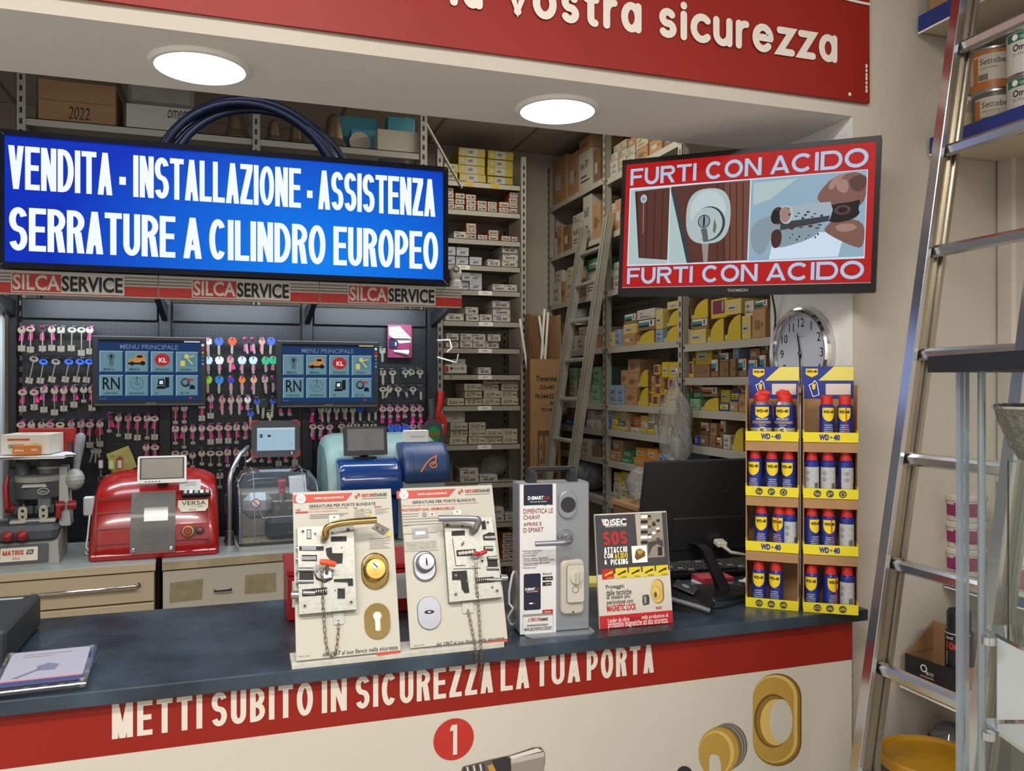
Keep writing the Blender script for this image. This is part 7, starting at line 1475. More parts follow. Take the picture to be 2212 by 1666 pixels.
for k in range(3): ptub(*at_sh(2086, 1.93), 1.056+.074*k, .052, .074, 'white tub with magenta label, %s of the stack by the glass case post' % ['lowest', 'middle', 'topmost'][k], 'stacked plaster tubs by the post')
for k in range(3): ptub(*at_sh(2225, 1.90), 1.056+.10*k, .07, .10, 'large white tub seen through the glass case, %s of three' % ['lowest', 'middle', 'topmost'][k], 'large plaster tubs behind glass')
# black carton with spray glue
zb = .7985; Mw = T(1.722, 1.782, zb) @ R(-83)
t = thing('open_carton', 'low open black cardboard tray holding a spray glue can', 'carton', M=Mw); BC = mat('black_print_carton', '1c1a1c', .55); WB_, DB_, HB_ = .155, .11, .055
for (cx, cy, sx, sy, hh, m) in ((WB_/2, 0, WB_, .003, HB_, BC), (WB_/2, DB_, WB_, .003, .13, CARD), (0, DB_/2, .003, DB_, HB_, CARD), (WB_, DB_/2, .003, DB_, HB_, CARD)): MB().box((cx, cy, hh/2), (sx, sy, hh), m).build('side_wall', t)
MB().box((WB_/2, DB_/2, .002), (WB_, DB_, .003), CARD).add([(0, .0, HB_), (.0, DB_, HB_), (0, DB_, .13), (.003, 0, HB_), (.003, DB_, HB_), (.003, DB_, .13)], [(0, 1, 2), (5, 4, 3), (0, 2, 5, 3)], CARD).build('floor_panel', t)
b = MB(frame((0, -.0018, 0), (1, 0, 0), (0, 0, 1))); b.ring(circ(.010, 20, .058, .032), circ(.007, 20, .058, .032), .0004, WHITEP); b.flat([(.062, .026), (.069, .018), (.072, .019), (.066, .028)], WHITEP, z=.0005); b.text('BOND', .066, .018, .088, .026, WHITEP, z=.0005)
for k in range(3): b.rect(.05-.004*k, .013-.003*k, .085+.004*k, .0142-.003*k, [GREYP, WHITEP, REDP][k], z=.0005)
b.build('print', t)
Mc = Mw @ T(.118, .055, .004); t = thing('glue_can', 'tall black spray glue can with red numerals standing in the black tray', 'spray can', M=Mc); r = .033
MB().lathe([(.0005, 0), (r-.002, 0), (r, .003), (r, .135), (r-.004, .139)], BC, 26).build('body', t); MB().lathe([(r-.004, .137), (r-.004, .185), (r-.008, .192), (.0005, .193)], BLACK, 24).build('cap', t)
b = MB(); b.text('106', -.022, .022, .012, .042, mat('red_numerals', 'b8352a', .5), z=.0006, bold=.05); strips(b, lambda x: (.062, .064), -.04, .04, WHITEP, .0006, 14)
for k in range(6): b.rect(-.022, .012-.006*k, .016-.004*(k % 3), .0145-.006*k, WHITEP, z=.0006)
strips(b, lambda x: (-.032, -.030), -.03, .03, REDP, .0006, 10); b.text('106', -.024, -.058, -.006, -.045, REDP, z=.0006); strips(b, lambda x: (-.062, -.038), -.004, .024, GREYP, .0005, 8); b.text('bond', -.022, .048, -.004, .056, WHITEP, z=.0006); wrap(turned_m(b, r, .30), r, .07).build('label', t)
# yellow lid bucket below
YB = mat('yellow_bucket_lid', 'b8860e', .45, var=.22, vscale=14); pz = .625
x, y = 1.625, 1.60
for k in range(2):
    t = thing('bucket', 'bucket with %s on the floor beside the ladder' % ['grey body under another bucket', 'stained yellow lid on top of a stack'][k], 'bucket', (x, y, .339*k)); h_ = .334
    MB().lathe([(.0005, 0), (.104, 0), (.106, .004), (.113, h_-.03), (.113, h_-.01)], DGREY if k else mat('bucket_white', 'b8b4aa', .5), 32).build('body', t)
    if k: MB().lathe([(.115, h_-.03), (.120, h_-.028), (.120, h_-.008), (.116, h_-.003), (.111, h_-.006), (.109, h_-.012), (.105, h_-.014), (.0005, h_-.012)], YB, 40).build('lid', t)
tag(MB(T(1.83, 1.735, 0)).box((0, 0, .31), (.13, .09, .62), mat('grey_crate', '6a665f', .6), r=.004).build('crate'), 'grey upright crate by the wall behind the yellow lidded bucket', 'crate')
b = MB(T(1.83, 1.735, .622)); b.lathe([(.05, 0), (.052, .01), (.04, .03), (.02, .045), (.0005, .05)], clear('clear_lid_dome', (.9, .92, .94), .35, .05, .15), 24); b.lathe([(.054, 0), (.056, .006), (.05, .012)], BLACK, 24); tag(b.build('dome_cover'), 'clear dome with black rim on the crate behind the bucket', 'cover')
# hook on the side wall
tag(MB().tube([(2.115, 1.55, 1.99), (2.06, 1.55, 1.985), (2.045, 1.55, 1.995)], .005, DGREY, 8).cyl((2.118, 1.55, 1.99), (2.112, 1.55, 1.99), .015, DGREY).build('wall_hook'), 'dark metal hook sticking out of the side wall above the tubs', 'hook')

# ---------------------------------------------------------------- glass showcase, right foreground
GLS = clear('showcase_glass', (.95, .975, .965), .10, .02, .04, (.75, .85, .8)); GED = clear('glass_edge', (.62, .80, .74), .35, .05, .35, (.55, .72, .66))
C0 = Vector((1.136, 1.062, 0)); d1 = Vector((-.32, -.95, 0)).normalized(); d2 = Vector((.95, -.32, 0)).normalized()
Mw = frame(C0, d2, -d1); Mw = Matrix((d2, -d1, Vector((0, 0, 1)))).transposed().to_4x4(); Mw.translation = C0      # local x = along the far side, y = away from the camera
sc_ = thing('glass_showcase', 'glass display case with black wood-grain top in the near right corner', 'showcase', M=Mw); DW, DL, ZT = .50, .60, 1.602
MB().box((DW/2-.018, -DL/2+.014, ZT+.0135), (DW+.036, DL+.03, .027), mat('black_woodgrain', '22252b', .5, var=.4, vscale=6, stretch=(2, 40, 40))).build('top_board', sc_)
MB().add([(0, -.003, .25), (DW, -.003, .25), (DW, -.003, ZT), (0, -.003, ZT)], [(0, 1, 2, 3)], GLS).build('far_pane', sc_)
MB().add([(.003, 0, .25), (.003, -DL, .25), (.003, -DL, ZT), (.003, 0, ZT)], [(0, 1, 2, 3)], GLS).build('side_pane', sc_)
b = MB()
for x_, w in ((.004, .016), (.0, .006)): b.box((x_, -.006, (ZT+.25)/2), (w, .012, ZT-.25), clear('post_plastic', (.80, .86, .9), .2, .1, .30, (.62, .68, .74)))
b.build('corner_post', sc_)
b = MB().cyl((.022, -.03, .25), (.022, -.03, ZT), .006, mat('post_rod', '9aa4ac', .3, .4), n=10); b.build('shelf_rod', sc_)
MB().box((DW/2, -DL/2, .125), (DW, DL, .25), BLACK, r=.004).build('plinth', sc_)
for z in (1.182, 1.03): MB().add([(.025, -.02, z), (DW-.01, -.02, z), (DW-.01, -DL+.01, z), (.025, -DL+.01, z), (.025, -.02, z+.006), (DW-.01, -.02, z+.006), (DW-.01, -DL+.01, z+.006), (.025, -DL+.01, z+.006)], [(4, 5, 6, 7)], GLS).add([(.025, -.02, z), (DW-.01, -.02, z), (DW-.01, -DL+.01, z), (.025, -DL+.01, z), (.025, -.02, z+.006), (DW-.01, -.02, z+.006), (DW-.01, -DL+.01, z+.006), (.025, -DL+.01, z+.006)], [(0, 1, 5, 4), (1, 2, 6, 5), (2, 3, 7, 6), (3, 0, 4, 7)], GED).build('glass_shelf', sc_)
for z in (1.176, 1.024): MB().cyl((.022, -.05, z-.01), (.022, -.05, z+.002), .010, CHROME, n=10).build('shelf_clip', sc_)
def inside(px, py, z): q = atZ(px, py, z); return q
# things inside the showcase
ip = lambda x_, y_, z: Mw @ Vector((x_, y_, z))
gp = ip(.080, -.060, 1.189)
bw = thing('glass_bowl', 'cut glass bowl standing in the showcase on a clear block', 'bowl', gp)
MB().lathe([(.0005, .0), (.03, .0), (.03, .27)], GLS, 20).lathe([(.03, .27), (.0005, .27)], GLS, 20).build('clear_block', bw)
CG = clear('cut_glass', (.82, .80, .74), .5, .06, .12, (.7, .66, .55), 60.0); prof = [(.0005, .272), (.014, .273), (.028, .295), (.042, .33), (.0495, .358)]
MB().lathe(prof, CG, 16, smooth=False).lathe([(a_*.94, z_+.004) for a_, z_ in prof], CG, 16, smooth=False).build('bowl', bw)
MB().lathe([(.0505, .354), (.0525, .358), (.050, .362), (.046, .358)], CHROME, 28).build('rim', bw)
gp = ip(.125, -.20, .806); tag(MB(Mw @ T(.135, -.034, 1.0375)).box((0, 0, .07), (.18, .003, .136), PAPER).build('price_sheet'), 'blank white sheet standing in the showcase under the glass shelf', 'sheet')
tag(MB(Mw @ T(.16, -.10, 1.1895) @ R(-8)).box((0, 0, .025), (.09, .09, .05), mat('white_carton', 'c4c4c8', .5), r=.002).build('white_carton'), 'white cardboard box lying on the upper glass shelf', 'box')
tag(MB(Mw @ T(.14, -.30, .252) @ R(10)).box((0, 0, .12), (.16, .12, .24), mat('green_carton', '8a9a60', .6), r=.002).build('green_carton'), 'pale green box in the bottom of the showcase', 'box')
# ---------------------------------------------------------------- store room: slotted steel racks
UPM = mat('rack_upright_grey', '9b978c', .5); SLOT = mat('rack_slot', '25221e', .7)
def upright(b, x, y, z0, z1, ax=(1, 0), ay=(0, 1)):
    """L-shaped slotted angle; ax, ay: directions of the two flanges"""
    for a in (ax, ay):
        cx, cy = x+a[0]*.018, y+a[1]*.018; b.box((cx, cy, (z0+z1)/2), (abs(a[0])*.036+.0025, abs(a[1])*.036+.0025, z1-z0), UPM)
    n = int((z1-z0)/.05); 
    for k in range(n):
        z = z0+.03+k*.05
        b.box((x+ax[0]*.018, y+ax[1]*.018, z), (abs(ax[0])*.008+.0035, abs(ax[1])*.008+.0035, .026), SLOT)
def shelf_board(b, x0, x1, y0, y1, z, lip=.034):
    b.box(((x0+x1)/2, (y0+y1)/2, z-.002), (x1-x0, y1-y0, .004), SHELF)
    b.box(((x0+x1)/2, y0+.002, z-lip/2), (x1-x0, .004, lip), SHELF).box(((x0+x1)/2, y1-.002, z-lip/2), (x1-x0, .004, lip), SHELF)
    b.box((x0+.002, (y0+y1)/2, z-lip/2), (.004, y1-y0, lip), SHELF).box((x1-.002, (y0+y1)/2, z-lip/2), (.004, y1-y0, lip), SHELF)
# rack behind the blue sign
YA = 4.25; zA = 2.80
rk = thing('steel_rack', 'grey slotted steel rack standing behind the blue illuminated sign', 'rack', (0, 0, 0))
xs = [atY(px, 260, YA).x for px in (45, 553, 915)]
for x_ in xs:
    for yy, s_ in ((YA, 1), (YA+.42, -1)): b = MB(); upright(b, x_-.018, yy, 0, 3.12, (1, 0), (0, s_)); b.build('upright', rk)
for x0, x1 in zip(xs, xs[1:]):
    for z in (zA, 2.30, 1.6): b = MB(); shelf_board(b, x0+.01, x1-.01, YA+.005, YA+.42, z); b.build('shelf', rk)
b = MB().tube([(xs[2], YA+.03, 3.0), (xs[2]+.30, YA+.35, 2.72)], .008, UPM, 6); b.build('brace', rk)
def onA(px0, px1, ptop, dy=.03, z=zA): a = atY(px0, 300, YA+dy).x; c = atY(px1, 300, YA+dy).x; return (a+c)/2, c-a, atY((px0+px1)/2, ptop, YA+dy).z-z
def b22(b, M, w, h): b.rect(-w*.48, h*.52, w*.48, h*.54, CARDD, M, .0006); b.text('2022', -w*.12, h*.12, w*.16, h*.42, INK, M, .0006, shear=.2)
x_, w_, h_ = onA(82, 250, 178, .05); cbox('document_box', T(x_, YA+.19, zA), w_, .28, h_, CARD, 'brown folded box marked 2022 on the rack above the sign', 'box', b22)
x_, w_, h_ = onA(272, 420, 228); cbox('document_box', T(x_, YA+.18, zA), w_, .28, h_, mat('white_board_box', 'b4b0a6', .6), 'flat white box on the rack above the sign', 'box', lambda b, M, w, h: b.text('omega', w*.1, h*.4, w*.42, h*.9, INK, M, .0006, shear=.3))
FOIL = mat('grey_wrapped_pack', '8c897e', .5, var=.2, vscale=9, bump=.4, bscale=20)
tag(MB(T(x_, YA+.18, zA+h_+.002)).box((0, 0, .055), (w_*.98, .26, .11), FOIL, r=.02).build('wrapped_pack'), 'grey plastic wrapped pack lying on the flat white box', 'package')
BELL = mat('dull_bronze_bell', '8c7a62', .35, .7, var=.2, vscale=12)
for px, r, hh, dy, lb in ((512, .075, .15, .06, 'bronze bell nearest the white box on the rack, under the cables'), (592, .05, .13, .07, 'small bronze bell beside the middle upright of the rack'), (640, .055, .15, .12, 'bronze bell lying under the blue cable coil'), (722, .075, .20, .10, 'tall bronze bell beside the teal boxes')):
    x_ = atY(px, 280, YA+dy).x; tag(MB(T(x_, YA+dy+.02, zA+.001)).lathe([(r, 0), (r*.96, hh*.06), (r*.68, hh*.30), (r*.55, hh*.65), (r*.45, hh*.85), (r*.2, hh*.97), (.0005, hh)], BELL, 26).lathe([(.0005, .003), (r*.9, .003)], INK, 18).build('bell'), lb, 'bell', 'bells on the upper rack')
TLB = mat('teal_box', '3f8a9c', .55)
for px0, px1, pt, dy, lb, z_ in ((735, 822, 240, .16, 'teal box standing at the back of the bell shelf', 0), (765, 850, 268, .04, 'teal box with round cream end on the bell shelf', 0), (846, 905, 240, .10, 'tilted teal box beside the cream box', 0)):
    x_, w_, h_ = onA(px0, px1, pt, dy); cbox('teal_box', T(x_, YA+dy+.16, zA), w_, .10, max(.06, h_), TLB, lb, 'box', (lambda b, M, w, h: b.flat(circ(h*.4, 18, -w*.28, h*.5), mat('cream_end', 'b4ac98', .6), M, .0006)) if px0 == 765 else None, 'teal boxes on the bell shelf')
x_, w_, h_ = onA(818, 908, 278, .0); cbox('cream_box', T(x_, YA+.085, zA), w_, .1, h_, mat('cream_board', 'b0a794', .6), 'cream open box at the front of the bell shelf', 'box')
p = atY(850, 345, 3.78); b = MB(T(p.x, 3.80, 2.0)); b.loft([[(x*s_, y*s_, z) for x, y in rrect(-.11, -.06, .11, .06, .03)] for z, s_ in ((0, .9), (.06, 1.02), (.3, 1.0), (.56, .9), (.62, .6), (.635, .1))], mat('black_nylon', '17181c', .7, bump=.3, bscale=30)); tag(b.build('bag'), 'black nylon bag standing behind the sign on the rack canopy', 'bag')
# coil of blue hose on the canopy behind the sign
p = atY(545, 395, 3.76); HOSE = mat('blue_hose', '101a3c', .4)
t = thing('hose_coil', 'coil of thick dark blue hose standing on end behind the sign', 'hose', (p.x, 3.76, 2.415))
for k, (dx, dy, r) in enumerate(((0, 0, .405), (.015, .03, .38), (-.02, .05, .395), (.03, -.03, .36), (.05, .06, .40), (-.01, -.05, .375))):
    MB().tube([(dx+r*math.cos(6.2832*i/48), dy+.012*math.sin(3*6.2832*i/48+k), r*math.sin(6.2832*i/48)) for i in range(48)], .0155, HOSE, 10, True).build('loop', t)
b = MB()
for a in range(3): b.tube([(.405*math.cos(.30)-.05+.05*math.cos(q*.7854), .01+.09*math.sin(q*.7854), .405*math.sin(.30)+.01*a) for q in range(8)], .002, WHITEP, 5, True)
b.build('white_tie', t)
for k in range(3): tag(MB().cyl((-1.28+.06*k, 4.3, 0), (-1.28+.06*k, 4.3, 3.1), .024, mat('grey_pipe', '9a968e', .5), n=14).build('pipe'), 'grey vertical pipe behind the sign, %s of three' % ['outermost', 'middle', 'innermost'][k], 'pipe', 'vertical pipes at the store wall')

# ---------------------------------------------------------------- narrow rack of lock boxes on the back wall
YW = 5.0; X0, X1 = 1.20, 1.753
rk = thing('steel_rack', 'tall narrow grey steel rack packed with small white lock boxes', 'rack', (0, 0, 0))
for x_, sx in ((X0, 1), (X1+.0, -1)):
    for yy, s_ in ((YW, 1), (YW+.40, -1)): b = MB(); upright(b, x_-.018 if sx > 0 else x_+.018, yy, 0, 3.05, (sx, 0), (0, s_)); b.build('upright', rk)
SZ = [2.865, 2.686, 2.505, 2.34, 2.183, 1.987, 1.817, 1.65, 1.454, 1.208, .965, .71, .46]
for k, z in enumerate(SZ):
    b = MB(); shelf_board(b, X0+.02, X1-.02, YW+.003, YW+.40, z); M = FRONT(0, YW+.003, 0)
    if 3 <= k <= 10: x_ = px_x([1000, 1048, 1050, 1048, 1048, 1047, 1047, 1048][k-3], YW); b.rect(x_-.045, z-.031, x_+.045, z-.004, WHITEP, M, .0012); b.text('SERIE', x_-.015, z-.021, x_+.015, z-.013, INK, M, .0018)
    if k == 7: b.text('TC', px_x(972, YW), z-.028, px_x(978, YW), z-.008, INK, M, .0012)
    if k == 0:
        for px in (1014, 1070): b.rect(px_x(px-8, YW), z-.034, px_x(px+8, YW), z+.0, mat('yellow_tape', 'b4902c', .6), M, .0012)
    b.build('shelf', rk)
WB = mat('white_lock_box', 'bdb9b0', .55); WBO = mat('orange_side_box', '9a5a30', .6); YTB = mat('yellow_tool_box', 'a39222', .5, var=.1, vscale=9); BKB = mat('black_box', '1e1d20', .5); PUR = mat('purple_print', '5a5478', .6); GRYL = mat('grey_label', 'a4a09a', .6)
def fr_white(s_):
    def f(b, M, w, h):
        b.rect(-w*.44, h*.74, -w*.02, h*.86, PUR, M, .0006); b.rect(w*.40, h*.72, w*.45, h*.88, INK, M, .0006); b.text(s_, -w*.32, h*.22, w*.30, h*.62, INK, M, .0008, bold=.02, shear=.15); b.rect(w*.30, h*.2, w*.42, h*.22, GREYP, M, .0006)
    return f
def fr_blue(s_):
    def f(b, M, w, h):
        for k in range(4): b.rect(-w*.2+.008*k, h*(.28+.0*k), -w*.2+.008*k+.005, h*(.5+.05*(k % 2)), DGREY, M, .0006)
        b.rect(-w*.42, h*.72, -w*.05, h*.76, PUR, M, .0006); b.rect(-w*.3, h*.14, -w*.08, h*.18, GREYP, M, .0006); b.text('v3', w*.1, h*.45, w*.36, h*.75, GREYP, M, .0006, shear=.3)
    return f
def fr_orange(s_):
    def f(b, M, w, h): b.rect(-w*.44, h*.08, w*.40, h*.92, WB, M, .0004); b.text(s_, -w*.36, h*.22, w*.32, h*.78, INK, M, .0008, bold=.03, shear=.1)
    return f
def fr_mp(s_):
    def f(b, M, w, h): b.rect(-w*.48, h*.04, w*.48, h*.96, mat('cream_lock_box', 'b4ad98', .6), M, .0003); b.text(s_, -w*.38, h*.22, w*.12, h*.76, INK, M, .0008, shear=.15); b.rect(w*.22, h*.36, w*.30, h*.54, INK, M, .0008); b.rect(w*.33, h*.36, w*.44, h*.5, INK, M, .0008)
    return f
def fr_yellow(s_):
    def f(b, M, w, h): b.rect(-w*.2, h*.1, w*.2, h*.92, GRYL, M, .0004); [b.rect(-w*.13+.005*k, h*.36, -w*.13+.005*k+.003, h*.7, INK, M, .0008) for k in range(6)]; b.flat([(-w*.4, h*.35), (-w*.26, h*.35), (-w*.28, h*.7), (-w*.33, h*.8), (-w*.38, h*.7)], GRYL, M, .0006); b.text('SICU', w*.26, h*.5, w*.42, h*.75, GRYL, M, .0006)
    return f
ST = {'w': (WB, fr_white, .044, 'white lock box'), 'b': (mat('pale_blue_box', 'b0b4bc', .5), fr_blue, .055, 'pale blue-white box'), 'o': (WBO, fr_orange, .034, 'small orange-sided box'), 'm': (mat('cream_lock_box', 'b4ad98', .6), fr_mp, .045, 'cream box with pen marks'), 'y': (YTB, fr_yellow, .053, 'yellow tool box'), 'k': (BKB, None, .05, 'black box')}
TXTS = ['50.60', '40.60', '30.70', '60.80', 'Sentral', '45.45', '60.PM', '50.PM', '70.70', 'Gevis']
COLN = ['first', 'second', 'third', 'fourth', 'fifth', 'sixth', 'seventh']
SHN = ['top', 'second', 'third', 'fourth', 'fifth', 'sixth', 'seventh', 'eighth', 'ninth', 'tenth', 'eleventh', 'twelfth', 'thirteenth']
ZA1 = lambda zx: 900+zx/3.967
rows = {0: [(230, 360, 'yy'), (368, 603, 'yyyy'), (615, 840, 'yyyy')], 1: [(240, 328, 'oooo'), (333, 421, 'ooo'), (428, 520, 'ooo'), (525, 612, 'oo'), (617, 702, 'oo'), (708, 800, 'oo'), (803, 892, 'oooo')],
    2: [(318, 428, 'w'), (432, 522, 'ooo'), (530, 620, 'o'), (625, 716, 'oo'), (730, 815, 'o'), (821, 897, 'o')], 3: [(240, 345, 'bb'), (352, 460, 'bb'), (465, 572, 'b'), (620, 733, 'w'), (742, 893, 'www')],
    4: [(385, 458, 'bb'), (462, 572, 'bb'), (655, 775, 'w'), (780, 890, 'w')], 5: [(255, 415, 'w'), (425, 538, 'ww'), (543, 650, 'w'), (656, 810, 'www')], 6: [(263, 375, 'ww'), (380, 490, 'ww'), (495, 606, 'ww'), (612, 725, 'ww')],
    7: [(535, 650, 'w')], 8: [(267, 415, 'm'), (418, 570, 'mmm'), (576, 725, 'mmmm'), (729, 878, 'mmmm')], 9: [(296, 448, 'mmm'), (450, 598, 'mmm'), (600, 746, 'mm'), (750, 893, 'mm')], 10: [(372, 536, 'ww'), (540, 696, 'w')],
    11: [(645, 760, 'ww'), (770, 880, 'w')], 12: [(740, 860, 'ooooo')]}
for k, cols in rows.items():
    for c, (a, e, st) in enumerate(cols):
        xa, xb = px_x(ZA1(a), YW+.01), px_x(ZA1(e), YW+.01); xa = max(xa, X0+.028); xb = min(xb, X1-.028); z = SZ[k]+.0005
        for j, s_ in enumerate(st):
            m, fn, h, nm = ST[s_]; jit = rnd.uniform(-.006, .006) if s_ != 'o' else rnd.uniform(-.002, .002); dx = jit
            cbox('lock_box', T((xa+xb)/2+dx, YW+.135+rnd.uniform(0, .02), z), (xb-xa)*.97, .23, h, m, '%s, %s from below in %s column, %s shelf of narrow rack' % (nm, ORD[j], COLN[c], SHN[k]), 'box', fn(TXTS[(k*3+c+j) % 10]) if fn else None, 'lock boxes on the narrow rack'); z += h+.0008
def fsafe(b, M, w, h): b.rect(-w*.5, 0, w*.5, h*.14, mat('green_band', '2a5a46', .5), M, .0006); b.flat([(-w*.48, h*.14), (-w*.34, h*.3), (-w*.34, h*.7), (-w*.48, h*.95)], REDP, M, .0006); b.flat(circ(h*.18, 16, w*.3, h*.6), GREYP, M, .0006); b.text('PRO WRAP', -w*.1, h*.5, w*.16, h*.66, INK, M, .0006); b.flat(circ(h*.14, 12, -w*.2, h*.6), INK, M, .0006)
xa, xb = px_x(963, YW), px_x(1010, YW); cbox('lock_box', T((max(xa, X0+.028)+xb)/2, YW+.12, SZ[7]), xb-max(xa, X0+.028), .2, .062, WB, 'white box with green base band on the eighth shelf of the narrow rack', 'box', fsafe)
xa, xb = px_x(980, YW), px_x(1009, YW); cbox('lock_box', T((xa+xb)/2, YW+.14, SZ[7]+.0635), xb-xa, .2, .034, WB, 'small white box on top of the green-banded box', 'box', fr_blue(''))
xa, xb = X0+.028, px_x(1008, YW); cbox('lock_box', T((xa+xb)/2, YW+.14, SZ[9]+.1385), xb-xa, .2, .07, WB, 'larger white box on the cream boxes of the tenth shelf', 'box', lambda b, M, w, h: (b.rect(-w*.5, h*.5, -w*.2, h*.53, GREYP, M, .0006), b.rect(w*.2, h*.5, w*.5, h*.53, GREYP, M, .0006), b.rect(-w*.1, h*.25, w*.18, h*.6, GRYL, M, .0006)))
PLAS = clear('clear_plastic_wrap', (.93, .93, .92), .18, .16, .16, (.86, .86, .84), 30.0)
def blob(c, rx, ry, rz, m, seed, n=18, amp=.22, tilt=0):
    r_ = random.Random(seed); ph = [r_.uniform(0, 6.28) for _ in range(12)]; loops = []
    for j in range(13):
        v = math.pi*(.02+.96*j/12); L = []
        for i in range(n):
            u = 6.2832*i/n; k = 1+amp*(.5*math.sin(3*u+ph[0]+2*v)+.35*math.sin(5*u+ph[1]-3*v)+.3*math.sin(7*u+4*v+ph[2])); L.append((rx*math.sin(v)*math.cos(u)*k, ry*math.sin(v)*math.sin(u)*k, -rz*math.cos(v)*(1+.1*math.sin(2*u+ph[3]))))
        loops.append(L)
    return MB(T(*c) @ R(tilt, 'Y')).loft(loops, m)
p = atY(1068, 990, YW+.15); tag(blob((p.x, YW+.17, SZ[10]+.09), .10, .07, .07, PLAS, 3, tilt=-25).build('plastic_bag'), 'bag of clear plastic wrap on the eleventh shelf of the narrow rack', 'plastic bag')
cbox('carton', T(px_x(968, YW)-.0, YW+.2, SZ[10]), .10, .25, .13, CARDD, 'dark cardboard box at the end of the eleventh shelf of the narrow rack', 'box')
# tall upright carton with white strips
xa, xb = px_x(1144, 4.86), px_x(1209, 4.86); zt = atY(1175, 776, 4.86).z; zt2 = atY(1175, 682, 4.95).z
t = thing('tall_carton', 'tall open cardboard carton with white strips sticking out, beside the narrow rack', 'carton', ((xa+xb)/2, 4.90, 0)); w_ = xb-xa
b = MB().box((0, -.045, zt/2), (w_, .004, zt), CARD).box((-w_/2, 0, zt2/2), (.004, .10, zt2), CARDD).box((w_/2, 0, zt2/2), (.004, .10, zt2), CARD).box((0, .05, zt2/2), (w_, .004, zt2), CARDD); b.build('carton', t)
b = MB(FRONT(0, -.0475, 0)); 
for k, (s_, x0, x1, y0, h_) in enumerate((('Traversina', -.06, .08, zt-.14, .035), ('22x40', -.04, .06, zt-.19, .025), ('74.044.02', -.07, .06, zt-.25, .03), ('56', .03, .06, zt-.29, .025), ('70.043', -.03, .06, zt-.33, .022))): b.text(s_, x0, y0, x1, y0+h_, INK, shear=.2, bold=.02)
b.rect(-.05, zt-.75, .085, zt-.45, mat('faded_carton_print', '5c4630', .8)); b.text('EUROL', -.04, zt-.72, .08, zt-.48, CARD, z=.001, bold=.05); b.build('carton_print', t)
for k, (x_, a) in enumerate(((-.03, 4), (.0, 4), (.045, -8), (-.075, -9))): MB(T(x_, -.02+.012*k, zt-.2) @ R(a, 'Y')).box((0, 0, .26-.02*k), (.014, .006, .52), WHITE).build('white_strip', t)

# ---------------------------------------------------------------- side racks running away along the store wall
XS = 2.07; YB = [5.38, 4.46, 3.58, 2.62]
BN = ['far', 'middle', 'near']; RZ = [[2.82, 2.476, 2.139, 1.807, 1.47, 1.315, 1.145, .90], [2.80, 2.476, 2.139, 1.805, 1.47, 1.32, 1.14, .90], [2.80, 2.45, 2.12, 1.78, 1.618, 1.463, 1.293, .95]]
for k in range(3):
    rk = thing('steel_rack', '%s bay of the grey steel racks along the store side wall' % BN[k], 'rack', (0, 0, 0), 0, 'side wall racks'); rk['label'] = {0: 'far bay of grey side racks, next to the tall carton', 1: 'middle bay of grey side racks, behind the leaning steel ladder', 2: 'near bay of grey side racks, by the white pillar'}[k]
    for yy in ((YB[k], YB[k+1]) if k == 0 else (YB[k+1],)):
        for xx, s_ in ((XS, 1), (XS+.46, -1)): b = MB(); upright(b, xx, yy-.018, 0, 3.1, (0, 1), (s_, 0)); b.build('upright', rk)
    for z in RZ[k]:
        b = MB(); b.box((XS+.23, (YB[k]+YB[k+1])/2, z-.002), (.44, YB[k]-YB[k+1]-.05, .004), SHELF)
        for xx in (XS+.006, XS+.45): b.box((xx, (YB[k]+YB[k+1])/2, z-.019), (.004, YB[k]-YB[k+1]-.05, .034), SHELF)
        for yy in (YB[k]-.03, YB[k+1]+.03): b.box((XS+.003, yy, z-.014), (.004, .012, .008), SLOT)
        b.build('shelf', rk)
SB = {'br': (CARD, 'brown carton'), 'bd': (CARDD, 'dark brown carton'), 'wh': (mat('dusty_white_box', 'aaa496', .65), 'dusty white box'), 'cr': (mat('cream_small_box', 'b0a483', .6), 'cream box'), 'gr': (mat('green_box', '2f7a4c', .55), 'green box'), 'lg': (mat('pale_green_box', '7c9c7c', .6), 'pale green box'), 'bl': (mat('blue_box', '2a4f98', .5), 'blue box'), 'lb': (mat('pale_blue_carton', '7f92a8', .6), 'pale blue box'),
    'ye': (mat('yellow_box', 'b59c2a', .55), 'yellow box'), 'yl': (mat('pale_yellow_box', 'b4a05a', .6), 'pale yellow box'), 'or': (mat('orange_box', 'c4601c', .5), 'orange box'), 'am': (mat('amber_box', 'b87a22', .55), 'amber box'), 'te': (CARDD, 'brown box with teal label'), 'ol': (CARDD, 'brown box with orange label'), 'pu': (mat('yellow_box', 'b59c2a'), 'yellow box with purple label'), 'yb': (mat('blue_box', '2a4f98'), 'blue box with yellow label'), 'wy': (mat('dusty_white_box', 'aaa496'), 'white yellow-ended box'), 'rd': (mat('dull_red_box', '8c2a26', .5), 'dull red box'), 'bk': (BKB, 'black box'), 'dq': (None, 'yellow quarter-round box')}
LTEAL = mat('teal_label', '2a7480', .55); LORG = mat('orange_label', 'b0642a', .55); LPUR = mat('plum_label', '6a2c48', .55); LBLK = mat('black_label', '1c1c20', .55)
